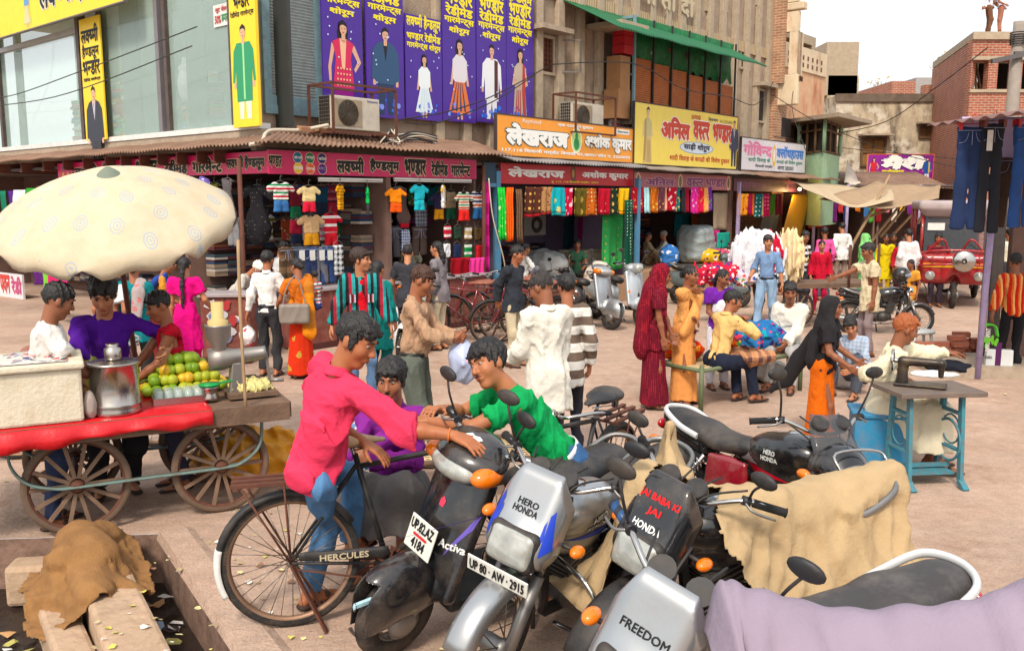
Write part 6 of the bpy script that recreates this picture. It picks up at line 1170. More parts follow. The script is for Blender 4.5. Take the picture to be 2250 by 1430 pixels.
person("girl in a purple sleeved top and white pinafore by the charpoy", stand(1582, 590, 1.48), -170, 1.48, top=SH((112, 36, 158), sl='short', len=.55, hem=-.1), bot=SH((224, 222, 230), w=1.2), hair='girl', head=(30, -18, 0), rh=(.1, .24, 1.02), lh=(-.12, .22, 1.0), sk=D2, vox=.011, ex=lambda J: part(J, "pinafore", SD(.012).ell(J['S'](0, .03, .25), (.12, .105, .18), J['Rb']).wrinkle(.006, 20), cl((228, 226, 232))))
# charpoy group
J = person("man in a yellow shirt and navy trousers sitting on the charpoy end", stand(1580, 640, 1.3), -60, 1.68, pel=(0, 0, .56), lean=16, top=SH((226, 186, 118), hem=-.02, collar=True, amp=.014), bot=SH((36, 42, 60)), rf=(.12, .5, .1), lf=(-.06, .38, .1), rh=(.05, .42, .95), lh=(-.05, .36, 1.0), head=(-25, 0, 0), sk=D1, vox=.010, re=(1, -.3, -.5), le=(-1, -.4, -.3))
J = person("man in a white shirt seated behind the charpoy looking left", stand(1742, 617, 1.32), 148, 1.72, pel=(0, 0, .52), lean=8, top=SH((226, 220, 206), collar=True, hem=-.1, g=.02), bot=SH((170, 166, 164), w=1.2), rf=(.14, .42, .09), lf=(-.14, .4, .09), rh=(.14, .3, .62), lh=(-.04, .36, .6), head=(18, -4, 0), sk=D2, vox=.010, moust=1)
J = person("girl in a black veil and bright orange suit walking past", stand(1818, 652, 1.42), -120, 1.42, top=SH((40, 36, 40), hem=-.1, sl='short', name="top"), bot=SH((222, 104, 14), kind='skirt', hem=.14, r=.2, name="tunic"), hair='girl', rh=(.2, .3, 1.0), lh=(-.1, .34, 1.02), rf=(.1, .1, .09), lf=(-.1, -.12, .1), sk=D2, vox=.011, face=1)
veil(J, mat("black_chiffon", (30, 27, 30), .9, bump=.2), low=.1, wide=.1); part(J, "orange_trousers", SD(.012).cap(J['S'](.09, 0, -.3), J['an'][1]+V((0, 0, .0)), .09, .085, .04).cap(J['S'](-.09, 0, -.3), J['an'][-1]+V((0, 0, .0)), .09, .085, .04).plane(J['an'][1]+V((0, 0, -.03)), (0, 0, -1), .14).plane(J['an'][-1]+V((0, 0, -.03)), (0, 0, -1), .14).wrinkle(.015, 16, (1, 1, .3)), cl((216, 100, 12)))
f = SD(.013); S = J['S']; part(J, "veil_tail", f.chain([S(-.05, -.12, .35), S(-.12, -.3, .05), S(-.16, -.45, -.25), S(-.2, -.6, -.4)], [.1, .09, .08, .04], .06, (V((1, 0, 0)), 1.8)).wrinkle(.02, 16, (1, 1, .4)), mat("black_chiffon", (1, 1, 1)))
person("young man in a blue check shirt crouching beside the white sack", stand(1892, 688, .98), 130, 1.62, pel=(0, 0, .28), lean=20, top=SH(cloth((150, 170, 196), ('check', .05, (190, 200, 214)))), bot=SH((80, 84, 96)), rf=(.14, .36, .09), lf=(-.16, .34, .09), rk=(.3, 1, 1), lk=(-.3, 1, 1), rh=(.1, .5, .4), lh=(-.16, .45, .4), head=(30, -10, 0), sk=D3, vox=.011)
# tailor
TL = stand(1948, 712, 1.25)
def loc2(o_, rz, h, w): q = Matrix.Rotation(-R(rz), 3, 'Z') @ (V(w)-o_); return tuple(q/(h/1.74))
person("old tailor with henna hair in a cream kurta stretching an arm at his sewing machine", TL, -104, 1.76, pel=(0, 0, .52), lean=10, top=SH((228, 216, 184), hem=-.095, g=.018, amp=.014, fr=16, name="kurta", w=1.05), bot=SH((226, 214, 186), kind='skirt', r=.2, hem=.2, name="dhoti", knees=1), rf=(.16, .44, .1), lf=(-.04, .42, .1), rh=loc2(TL, -104, 1.76, at(1975, 830, 7.35)), lh=loc2(TL, -104, 1.76, at(2080, 775, 7.75)), head=(14, -8, 0), hm=mat("henna_orange_hair", (166, 88, 44), .6, bump=.5, bs=70), sk=D2, vox=.0095, ln=(0, 0, -1), rn=(0, 0, -1))
# right mid street
person("grey haired man in a beige shirt reaching towards the garment cart", stand(1918, 534, 1.68), 95, 1.68, top=SH((214, 198, 164), sl='short', hem=-.22, collar=True), bot=SH((140, 122, 122)), rh=(.1, .55, 1.2), lh=(-.2, .05, .85), hm=mat("greying_hair", (1, 1, 1)), sk=D2, vox=.0105, head=(0, -10, 0))
person("man in a blue shirt and jeans walking past the garment cart", stand(1690, 517, 1.7), 145, 1.7, top=SH((120, 150, 190), sl='roll', collar=True), bot=SH(denim((140, 170, 200)), w=1.1), rf=(.1, .22, .09), lf=(-.1, -.2, .12), rh=(.24, .22, 1.0), lh=(-.3, .06, .86), belt=m_belt, sk=D3, vox=.0115, head=(30, 0, 0))
CR = "people in the crowd by the garment cart"
for lb, px, py, h, rz, tp, bt_, hr, kw in (
    ("man in a black and white striped shirt behind the garment cart", 1765, 508, 1.68, -150, SH(st3((40, 40, 50), .12, (220, 220, 224)), sl='short'), SH((60, 60, 70)), 'short', {}),
    ("person in a pink shirt seen from behind near the garment cart", 1815, 500, 1.68, 10, SH((236, 90, 160)), SH((80, 80, 90)), 'short', {}),
    ("man in a white shirt seen from behind beside the pink shirt", 1853, 490, 1.72, 5, SH(wht, hem=-.15), SH((150, 130, 120)), 'short', {}),
    ("girl in a red and pink dress facing out behind the garment cart", 1805, 528, 1.5, 175, SH((196, 20, 50), hem=-.3), SH((180, 20, 60)), 'girl', {}),
    ("girl in a yellow dress with dark hair, right of the green veil", 1948, 514, 1.52, 165, SH((226, 200, 20), hem=-.4, flare=.05), SH((220, 190, 20)), 'girl', {}),
    ("girl in a black top beside the yellow dress", 1966, 513, 1.52, 150, SH((40, 36, 40), hem=-.3), SH((120, 30, 40)), 'girl', {}),
    ("girl with a red scarf behind the black top", 1984, 521, 1.46, 170, SH((190, 30, 50), hem=-.3), SH((120, 30, 40)), 'girl', {}),
    ("heavy man in a pale shirt with his back turned by the motorbike helmet", 2000, 504, 1.68, 0, SH((222, 216, 216), hem=-.12, belly=.03), SH((56, 54, 60)), 'short', {}),
    ("man in a pale blue shirt with folded arms beyond the pale shirted man", 2016, 492, 1.7, 170, SH((190, 204, 226)), SH((70, 70, 90)), 'short', {}),
    ("person in a dark red top at the edge of the dark shop", 1735, 520, 1.5, 90, SH((190, 70, 30)), SH((90, 40, 40)), 'short', {}),
    ("small child in an orange top by the striped shirt", 1722, 540, 1.2, 100, SH((226, 110, 50), sl='short'), SH((120, 60, 60)), 'girl', {}),
    ("woman in a red veil deep under the tarpaulin", 1884, 478, 1.6, 150, SH((200, 30, 40), hem=-.4), SH((190, 30, 40)), 'girl', {'v': (206, 34, 40)}),
    ("child with tied hair in front of the parked motorbike", 2005, 570, 1.25, 120, SH((236, 160, 60), sl='short', hem=-.2), SH((220, 220, 220)), 'girl', {}),
    ("woman in a mustard sari far off under the tarpaulin", 1845, 482, 1.55, 30, SH((206, 150, 40)), SH((190, 130, 30), kind='skirt'), 'bun', {}),
    ("man in a grey shirt far off beside the bamboo poles", 1928, 478, 1.65, -40, SH((130, 130, 136)), SH((60, 60, 70)), 'short', {}),
    ("woman in a blue sari at the far shops", 1958, 476, 1.55, 160, SH((40, 80, 170)), SH((40, 80, 170), kind='skirt'), 'bun', {}),
    ("man in a cream shirt at the far shop beside the auto rickshaw", 2040, 479, 1.65, 120, SH((226, 214, 184)), SH((90, 80, 76)), 'short', {}),
    ("man in a dark green shirt between the scooters and the garment cart", 1668, 522, 1.62, -120, SH((40, 90, 64)), SH((70, 66, 66)), 'short', {}),
    ("woman in a scarlet suit looking into the dark shop", 1786, 488, 1.55, 10, SH((206, 30, 40), hem=-.4), SH((196, 30, 50)), 'braid', {}),
    ("auto rickshaw driver in a maroon shirt", 2062, 512, 1.6, 170, SH((120, 40, 50)), SH((60, 50, 60)), 'short', {})):
    J = person(lb, stand(px, py, h), rz, h, top=tp, bot=bt_, hair=hr, vox=.0155, group=CR, sk=random.choice((D1, D2, D3)), head=(random.uniform(-25, 25), -5, 0))
    if 'v' in kw: veil(J, cl(kw['v']), vox=.016)
J = person("woman under a long light green veil beside the yellow dress", stand(1905, 514, 1.56), 40, 1.56, top=SH((110, 190, 110), hem=-.4), bot=SH((100, 180, 110), kind='skirt'), hair='bun', vox=.0155, sk=D1); veil(J, cl((130, 200, 120)), vox=.015, low=-.35, wide=.15)
person("man in a pale shirt seen from behind beyond the orange striped shirt", stand(2222, 503, 1.68), 0, 1.68, top=SH((222, 216, 196)), bot=SH((60, 60, 66)), vox=.0145)
J = person("man in a red and orange striped shirt with his back turned carrying a shopping bag", stand(2236, 558, 1.6), -8, 1.6, top=SH(cloth((200, 40, 20), ('stripe', 0, .09, [(226, 110, 40), (240, 180, 110), (200, 40, 20)])), hem=-.1), bot=SH((34, 32, 36), w=1.1), lh=(-.34, -.14, .82), sk=D2, vox=.0105)
o = thing("shopping_bag", "white shopping bag with green leaves and a purple band held by the striped shirt man", "shopping bag", J['o'].matrix_basis @ V((-.36, -.16, .36)), R(-14)); MB().poly([(-.17, -.05, -.2), (.17, -.05, -.2), (.16, -.05, .2), (-.16, -.05, .2)], (0, .1, 0)).build("pouch", mat("bag_white", (222, 224, 222), .4), o, bev=.01)
flat(o, "bag_print", [(ink((90, 30, 90)), [(.08, -.19), (.15, -.19), (.15, .12), (.08, .12)])]+[(ink((110, 200, 40)), oval(random.uniform(-.12, .13), random.uniform(.06, .18), .02, .035, 7)) for i in range(14)], -.052); q = MB()
for y in (-.04, .04): q.tube(sp([(-.1, y, .19), (-.06, y, .33), (.06, y, .33), (.1, y, .19)], 5), .012, 6)
q.build("handle", mat("green_handle", (90, 200, 50), .5), o); txt("KANCHANPRINT", o, 0, 0, .3, .05, W_, y=-.056).rotation_euler = (0, -pi/2, 0); o.children[-1].location = (.135, -.001, -.18); txt("KALA KENDRA", o, -.13, -.1, .17, .035, ink((70, 70, 80)), y=-.056)
# workers on the roof
for i, (px, py, rz, ln_) in enumerate(((2170, 30, -100, 25), (2196, 42, 60, 50))):
    q_ = at(px, 72, 30.8); q_.z = b4 and zt_*0+at(2127, 88, 30).z+.32; person(("worker in a white shirt standing on the brick building roof", "second worker bending beside the first on the roof")[i], q_, rz, 1.6, lean=ln_, top=SH(((220, 220, 226), (200, 190, 200))[i], sl='short'), bot=SH(((120, 80, 60), (170, 110, 90))[i]), rh=(.1, .5, 1.0), lh=(-.1, .5, .95), vox=.02, face=0)
# seated in the shops
def seated(lb, px, py, t, zf, tp, bt_, rz=170, hr='short', hz=.85, **k):
    s_, z = pl(A, px, py, t); person(lb, fp(A, s_, t, zf), rz, 1.6, pel=(0, 0, .14), rf=(.2, .35, .1), lf=(-.2, .3, .1), rk=(.8, .6, .7), lk=(-.8, .6, .7), top=tp, bot=bt_, hair=hr, vox=.014, rh=(.2, .4, .3), lh=(-.2, .4, .3), shoes=None, **k)
seated("man in a white shirt seated at the edge of the red banner shop", 1150, 520, .1, .55, SH(wht), SH((110, 110, 120)), rz=-60)
seated("young man in a green shirt sitting among the goods of the red banner shop", 1270, 530, .5, .55, SH((70, 120, 90), sl='short'), SH((80, 80, 80)))
seated("old man in white sitting cross legged in the dusty pink banner shop", 1462, 505, .7, .62, SH((214, 210, 200)), SH((200, 180, 150)), rz=90, hm=mat("grey_hair", (150, 146, 140), .7)); seated("man in khaki sitting back in the shade of the dusty pink banner shop", 1420, 515, .9, .62, SH((170, 150, 120)), SH((150, 130, 100)), rz=-80)
# ================================================================== two wheelers
m_tyre = mat("tyre_rubber", (44, 41, 40), .85, bump=.5, bs=60, dirt=.5, dcol=(120, 100, 84)); m_chrome = mat("chrome", (200, 198, 194), .12, metal=1, var=.03, dirt=.15, dcol=(120, 100, 84)); m_alu = mat("dull_alloy", (150, 148, 146), .4, metal=.8, dirt=.4, dcol=(110, 94, 80)); m_blk = mat("black_plastic", (34, 34, 36), .5, dirt=.35, dcol=(120, 104, 90), vs=4); m_grip = mat("grip_rubber", (30, 29, 29), .8, bump=.5, bs=90)
m_amber = mat("amber_lens", (246, 122, 10), .12, coat=.6, var=.1); m_lens = mat("headlamp_lens", (176, 176, 168), .1, metal=.3, var=.35, vs=14, coat=1); m_redl = mat("red_lens", (180, 16, 24), .15, coat=.6); m_eng = mat("engine_alloy", (96, 92, 88), .5, metal=.6, dirt=.5, dcol=(70, 54, 44), vs=9); m_seat = mat("seat_vinyl", (40, 39, 40), .42, bump=.15, bs=120, dirt=.45, dcol=(130, 116, 104), vs=2.5)
m_mirr = mat("mirror_glass", (190, 196, 200), .04, metal=1, var=0); m_plate = mat("number_plate", (226, 224, 214), .5, dirt=.2); m_spoke = mat("spoke_wire", (132, 122, 112), .4, metal=.8)
def gloss(c, **k): return mat(f"enamel{c}", c, .22, coat=.7, var=.05, dirt=.22, dcol=(150, 130, 112), vs=3, **k)
m_silver = mat("silver_enamel", (176, 178, 180), .3, metal=.75, coat=.4, var=.05, dirt=.25, dcol=(140, 122, 106), vs=3)
def dpoly(parent, target, o, d, up, pts, m, off=.0025, name="painted_stripe"):
    me = target.data; bv = BVHTree.FromPolygons([v.co for v in me.vertices], [list(p_.vertices) for p_ in me.polygons]); d = V(d).normalized(); x, y = frame(d, up); o = V(o)
    bm = bmesh.new(); bm.faces.new([bm.verts.new((a, b_, 0)) for a, b_ in pts]); bmesh.ops.triangulate(bm, faces=bm.faces); 
    for _ in range(3): bmesh.ops.subdivide_edges(bm, edges=bm.edges, cuts=1, use_grid_fill=True)
    bmesh.ops.triangulate(bm, faces=bm.faces); bm.verts.index_update(); vs = []
    for v in bm.verts: q = o+x*v.co.x+y*v.co.y; h_ = bv.ray_cast(q, d); vs.append((h_[0]+(h_[1] if h_[1].dot(d) < 0 else -h_[1])*off) if h_[0] else q+d*.15)
    fs = [[v.index for v in f.verts] for f in bm.faces]; bm.free(); b = MB(); b.add(vs, fs, True); return b.build(name, m, parent)
def wheel(parent, c, r, w, n=18, rim=None, tm=None, name="wheel", spoke_m=None, hubr=.05, wood=0, rimw=.6, flat_t=0):
    rim = rim or m_chrome; q = MB(); k = [(r-w*.95, -w*.42), (r-w*.5, -w*.5), (r-w*.12, -w*.36), (r, -w*.12), (r, w*.12), (r-w*.12, w*.36), (r-w*.5, w*.5), (r-w*.95, w*.42), (r-w*.95, -w*.42)]
    q.lathe(k, 48, (0, 0, 0), (0, 1, 0)); o = q.build(name, tm or m_tyre, parent, c); ri = r-w*.93
    MB().lathe([(ri+.006, -w*rimw/2), (ri-.012, -w*rimw/2), (ri-.02, 0), (ri-.012, w*rimw/2), (ri+.006, w*rimw/2)], 48, (0, 0, 0), (0, 1, 0)).build("rim", rim, o)
    q = MB(); hw = w*.7+.02
    for i in range(n):
        a = 2*pi*i/n; s_ = 1 if i % 2 else -1
        if wood: q.bar((hubr*cos(a), 0, hubr*sin(a)), (ri*cos(a), 0, ri*sin(a)), wood, wood*.8, (0, 1, 0))
        else: a2 = a+(.35 if i % 4 < 2 else -.35); q.tube([(hubr*cos(a2), s_*hw*.8, hubr*sin(a2)), (ri*cos(a), 0, ri*sin(a))], .0022 if w < .05 else .003, 4)
    q.build("spokes", spoke_m or m_spoke, o)
    MB().lathe([(.0, -hw-.01), (hubr*.5, -hw-.01), (hubr, -hw*.8), (hubr*.8, -hw*.5), (hubr*.8, hw*.5), (hubr, hw*.8), (hubr*.5, hw+.01), (0, hw+.01)], 20, (0, 0, 0), (0, 1, 0)).build("hub", m_alu if not wood else m_rust, o); return o
def fender(parent, name, c, r, w, a0, a1, m, drop=.05, crown=.02, n=18):
    c = V(c); rows = []
    for i in range(n+1):
        a = a0+(a1-a0)*i/n; rows.append([c+V(((r-d_)*cos(a), y, (r-d_)*sin(a))) for y, d_ in ((-w/2, drop), (-w/2*.96, crown*.9), (-w*.3, crown*.3), (0, 0), (w*.3, crown*.3), (w/2*.96, crown*.9), (w/2, drop))])
    return MB().sheet(rows).build(name, m, parent, solid=.005)
def mirror(parent, base, tip, facing, m=m_blk, rr=(.075, .022, .045), roll=0):
    base, tip = V(base), V(tip); o = MB().tube(sp([base, base.lerp(tip, .5)+V((.02, 0, .02)), tip], 5), .006, 6).build("mirror", m_blk, parent); x = V(facing).normalized(); y = x.cross(V((0, 0, 1))).normalized(); z = y.cross(x); M_ = Matrix((y, x, z)).transposed() @ Matrix.Rotation(roll, 3, 'Y')
    SD(.008).ell(tip+V((0, 0, .02)), rr, M_).plane(tip+V((0, 0, .02))+x*.006, x, .15).build("housing", m, o); b = MB(); b.add([tip+V((0, 0, .02))+x*.0075+M_ @ V((rr[0]*.9*cos(a), 0, rr[2]*.88*sin(a))) for a in [i*2*pi/20 for i in range(20)]], [list(range(20))]); b.build("glass", m_mirr, o)
def handlebar(o, FR, x0, z0, wd, pull=.18, rise=.06, grip=m_grip, gl=.13, bar=None, mirrors=(1, -1), mface=(-1, 0, .1), mlen=.2, mrr=(.062, .018, .036), r=.011, levers=1):
    pts = sp([(x0-pull, -wd, z0+rise*.6), (x0-pull*.45, -wd*.68, z0+rise), (x0, -wd*.25, z0), (x0, wd*.25, z0), (x0-pull*.45, wd*.68, z0+rise), (x0-pull, wd, z0+rise*.6)], 6); h = MB().tube(pts, r, 8).build("handlebar", bar or m_chrome, o); FR.append(h)
    for s_ in (1, -1):
        e_ = V((x0-pull, s_*wd, z0+rise*.6)); i_ = V((x0-pull*.45, s_*wd*.68, z0+rise)); d = (e_-i_).normalized(); q = MB().tube([e_-d*gl, e_+d*.005, e_+d*.01], [.018, .018, .022], 10); g_ = q.build("grip", grip, h)
        if levers: MB().tube([e_-d*(gl+.01), e_-d*(gl+.045)], .021, 8).build("switch_box", m_blk, h); MB().tube(sp([e_-d*(gl+.02)+V((.02, 0, 0)), e_-d*gl*.7+V((.06, 0, -.01)), e_+V((.055, 0, -.02))], 5), [.006]*9+[.005]*2, 6).build("lever", m_alu if levers == 1 else m_blk, h)
        if s_ in mirrors: mirror(h, e_-d*(gl+.02), e_-d*(gl+.0)+V((.05, s_*.05, mlen)), mface, rr=mrr)
    return h
def indicator(parent, a, b_, FR=None, rr=(.045, .03, .026)):
    o = MB().tube([a, b_], .01, 6).build("indicator", m_blk, parent); SD(.007).ell(b_, rr, None).build("lens", m_amber, o)
    if FR is not None: FR.append(o)
def bike(label, loc_, rz, lean=9, steer=0, tank=None, cowl=None, seat=m_seat, scale=1.0, side=None, fend=None, cowl_kind='bikini', rail=None, guard=1, plate=None, grip=m_grip, group="motorbikes parked at the drain", mirrors=(1, -1), tail=None, mface=(-1, 0, .1), mlen=.2):
    o = thing("motorbike", label, "motorbike", loc_, 0, group, scale=scale); o.rotation_euler = (Matrix.Rotation(R(rz), 3, 'Z') @ Matrix.Rotation(R(-lean), 3, 'X')).to_euler(); FR = []
    fend = fend or m_blk; r = .305; rx, fx = -.62, .64
    wheel(o, (rx, 0, r), r, .085, 24); w = wheel(o, (fx, 0, r), r, .078, 24); FR.append(w)
    FR.append(fender(o, "front_fender", (fx, 0, r), r+.022, .12, R(18), R(165), fend, .07, .018)); fender(o, "rear_fender", (rx, 0, r), r+.05, .15, R(60), R(190), m_blk, .06, .02)
    for s_ in (1, -1):
        f = MB().tube([(.40, s_*.088, .86), (.505, s_*.088, .6)], .02, 10).build("fork", m_chrome, o); MB().tube([(.5, s_*.088, .615), (.645, s_*.088, .29)], .029, 10).build("slider", m_alu, f); FR.append(f)
        q = MB().tube([(-.36, s_*.15, .68), (-.6, s_*.15, .34)], .014, 8)
        for k in range(9): t_ = .12+.08*k; c = V((-.36, s_*.15, .68)).lerp(V((-.6, s_*.15, .34)), t_); q.lathe([(.024, -.006), (.032, 0), (.024, .006)], 10, c, (-.24, 0, -.34))
        q.build("shock_absorber", m_chrome, o)
        indicator(o, (.46, s_*.08, .78), (.47, s_*.225, .785), FR); indicator(o, (-.78, s_*.06, .68), (-.8, s_*.15, .68))
        MB().tube([(-.05, s_*.1, .3), (-.04, s_*.28, .28)], .012, 8).tube([(-.04, s_*.19, .281), (-.04, s_*.285, .28)], .02, 8).build("footpeg", m_blk, o)
    b = MB().bar((.38, 0, .88), (.42, 0, .58), .07, .06, (0, 1, 0)).bar((.34, 0, .93), (.42, 0, .9), .2, .03, (0, 0, 1)); FR.append(b.build("fork_clamp", m_blk, o))
    tk = SD(.009).ell((.13, 0, .79), (.25, .128, .125), None).ell((.22, 0, .83), (.16, .135, .09), None, .06).cap((.0, 0, .76), (-.17, 0, .735), .095, .06, .08).ell((.12, 0, .66), (.2, .1, .08), None, .05).build("fuel_tank", tank or m_silver, o)
    MB().lathe([(0, .02), (.04, .018), (.045, 0)], 20, (.16, 0, .915), (.0, 0, 1)).build("fuel_cap", m_chrome, tk)
    SD(.009).chain([(-.1, 0, .775), (-.32, 0, .755), (-.52, 0, .79), (-.74, 0, .83)], [.105, .125, .135, .115], .04, ((0, 0, 1), 1.75)).plane((-.4, 0, .715), (0, 0, -1), .5).build("seat", seat, o)
    side = side or tank or m_silver
    for s_ in (1, -1): SD(.009).box((-.2, s_*.125, .6), (.15, .02, .1), .02).ell((-.2, s_*.115, .6), (.16, .04, .11), None, .02).build("side_panel", side, o)
    SD(.009).chain([(-.5, 0, .71), (-.74, 0, .76), (-.86, 0, .78)], [.1, .085, .04], .04, ((0, 0, 1), 1.2)).build("tail_panel", tail or side, o); SD(.008).ell((-.87, 0, .765), (.03, .075, .04), None).build("tail_lamp", m_redl, o)
    MB().tube(sp([(-.45, .14, .77), (-.6, .155, .81), (-.76, .125, .875), (-.82, 0, .89), (-.76, -.125, .875), (-.6, -.155, .81), (-.45, -.14, .77)], 6), .014, 10, sq=1.4).build("grab_rail", rail or m_alu, o)
    SD(.012).ell((-.03, 0, .34), (.19, .13, .11), None).cap((-.03, .14, .34), (-.03, .1, .34), .1, .1, .02).cap((-.03, -.14, .34), (-.03, -.1, .34), .09, .09, .02).build("engine", m_eng, o)
    q = MB(); d = V((.35, 0, 1)).normalized(); M_ = Matrix.Rotation(R(19), 3, 'Y')
    for k in range(8): q.box(V((.1, 0, .42))+d*.028*k, (.17, .19, .012), M_)
    q.box(V((.1, 0, .42))+d*.1, (.12, .13, .22), M_); q.build("cylinder_fins", m_eng, o); SD(.01).ell((.02, 0, .56), (.1, .08, .06)).build("air_box", m_blk, o)
    MB().tube(sp([(.2, -.07, .5), (.3, -.09, .4), (.24, -.12, .24), (-.05, -.17, .2), (-.3, -.18, .22)], 6), .021, 10).tube([(-.28, -.18, .22), (-.34, -.18, .225), (-.8, -.19, .29), (-.86, -.19, .3)], [.022, .042, .046, .035], 12).build("exhaust", m_chrome, o)
    MB().bar((.36, 0, .8), (.26, 0, .3), .035).bar((.26, 0, .3), (-.3, 0, .24), .04).bar((.34, 0, .72), (-.3, 0, .6), .045).bar((-.3, 0, .62), (-.26, 0, .26), .04).bar((-.3, .1, .63), (-.78, .09, .68), .025).bar((-.3, -.1, .63), (-.78, -.09, .68), .025).build("frame", m_blk, o)
    q = MB()
    for s_ in (1, -1): q.bar((-.22, s_*.1, .3), (rx, s_*.1, r), .035, .05)
    q.build("swing_arm", m_blk, o); SD(.012).cap((-.08, .12, .34), (rx, .12, r+.02), .07, .06, .02, ((0, 1, 0), 2)).build("chain_cover", m_blk, o)
    if guard:
        for s_ in (1, -1): MB().tube(sp([(.3, s_*.04, .62), (.33, s_*.24, .58), (.32, s_*.33, .46), (.28, s_*.28, .32), (.24, s_*.06, .26)], 6), .013, 8).build("crash_guard", m_chrome if guard == 1 else m_blk, o)
    MB().tube([(-.12, .12, .26), (-.06, .3, .02)], .013, 8).build("side_stand", m_blk, o)
    h = handlebar(o, FR, .37, .975, .37, grip=grip, mirrors=mirrors, mface=mface, mlen=mlen)
    for k, y in enumerate((.07, -.07)): FR.append(MB().tube([(.36, y, 1.0), (.39, y, 1.04)], [.045, .048], 14).build("gauge", m_blk, o))
    q = MB()
    for k in range(4): q.tube(sp([(.2, (.2-.13*k), 1.03), (.4, .12-.08*k, 1.02-.03*k), (.42, .05-.03*k, .85), (.3, .02, .72)], 5), .005, 5)
    FR.append(q.build("cables", m_blk, o))
    if cowl_kind == 'bikini':
        M_ = Matrix.Rotation(R(-28), 3, 'Y'); f = SD(.008).box((.485, 0, .87), (.095, .155, .21), .075, M_, .03).ell((.52, 0, .77), (.12, .14, .11), None, .05).plane((.4, 0, .86), (-1, 0, .25), .3)
        for s_ in (1, -1): f.plane((.45, s_*.125, 1.0), (0, s_, .42), .22).plane((.55, s_*.13, .7), (.1, s_, -.45), .12)
        cw = f.build("headlamp_cowl", cowl or m_silver, o); FR.append(cw); L_ = Matrix.Rotation(R(-12), 3, 'Y'); SD(.007).box((.603, 0, .765), (.05, .118, .09), .035, L_).build("lamp_rim", m_blk, cw); SD(.007).box((.613, 0, .765), (.05, .106, .078), .03, L_).ell((.642, 0, .765), (.03, .09, .06), L_, .03).build("headlamp", m_lens, cw)
    elif cowl_kind == 'screen':
        cw = SD(.0085).ell((.46, 0, .8), (.16, .16, .14), None).box((.55, 0, .76), (.08, .11, .07), .05, None, .05).plane((.38, 0, .8), (-1, 0, 0), .3).build("headlamp_cowl", cowl or m_blk, o); FR.append(cw); SD(.008).ell((.6, 0, .76), (.05, .1, .06), None).build("headlamp", m_lens, cw)
        MB().sheet([[V((.5-.13*f_-.05*abs(k/5)**2, k/5*.15*(1-.35*f_*f_), .88+.19*f_)) for k in range(-5, 6)] for f_ in (0, .25, .5, .75, 1)]).build("windscreen", mat("smoked_screen", (90, 90, 92), .1, var=.05, alpha=.5), cw, solid=.004)
        MB().tube(sp([(.6, .17, .7), (.67, .15, .82), (.6, .14, .92), (.6, -.14, .92), (.67, -.15, .82), (.6, -.17, .7)], 5), .008, 6).build("lamp_guard", m_chrome, cw)
    if plate:
        p_ = MB().box((.705, 0, .662), (.008, .3, .075), Matrix.Rotation(R(12), 3, 'Y')).build("number_plate", m_plate, o, bev=.003); FR.append(p_); t_ = txt(plate, p_, -.135, -.022, .27, .045, m_black, y=0, bold=.03); t_.location = (.606, 0, .645); t_.rotation_euler = (0, 0, 0); t_.matrix_basis = Matrix.Translation((.712, 0, .662)) @ Matrix.Rotation(R(12), 4, 'Y') @ Matrix.Rotation(pi/2, 4, 'Z')
    ax = V((-.35, 0, .94)).normalized(); Ms = Matrix.Translation((.42, 0, .8)) @ Matrix.Rotation(R(steer), 4, ax) @ Matrix.Translation((-.42, 0, -.8))
    for x in FR: x.matrix_basis = Ms @ x.matrix_basis
    return dict(o=o, tank=tk, cowl=cw if cowl_kind else None)
m_lblue = ink((40, 70, 190)); m_wht = ink((236, 236, 232)); m_blkt = ink((24, 24, 26))
# silver bike in front
S1 = bike("silver motorbike with blue flashes and a clear number plate facing the camera", V((.27, 4.36, 0)), -128, 11, 6, tank=m_silver, cowl=m_silver, fend=m_silver, plate="UP 80 · AW · 2915", scale=1.06)
o, cw, tk = S1['o'], S1['cowl'], S1['tank']
decal("HERO", cw, cw, (1.2, 0, .945), (-1, 0, 0), (0, 0, 1), .1, .026, m_blkt, .03); decal("HONDA", cw, cw, (1.2, 0, .915), (-1, 0, 0), (0, 0, 1), .12, .026, m_blkt, .03)
for s_ in (1, -1):
    dpoly(cw, cw, (1.2, 0, .8), (-1, 0, 0), (0, 0, 1), [(s_*.155, .0), (s_*.125, .15), (s_*.112, .13), (s_*.125, -.03)], m_lblue); dpoly(cw, cw, (1.2, 0, .8), (-1, 0, 0), (0, 0, 1), [(s_*.12, .04), (s_*.108, .11), (s_*.102, .09), (s_*.108, .0)], m_lblue)
    decal("HERO", tk, tk, (.13, s_*.6, .8), (0, -s_, 0), (0, 0, 1), .13, .035, m_wht, .04, out=m_blkt); decal("HONDA", tk, tk, (.13, s_*.6, .755), (0, -s_, 0), (0, 0, 1), .16, .035, m_wht, .04, out=m_blkt); dpoly(tk, tk, (.1, s_*.6, .72), (0, -s_, 0), (0, 0, 1), [(-.2, -.02), (.2, -.05), (.22, .015), (-.05, .0)], m_lblue)
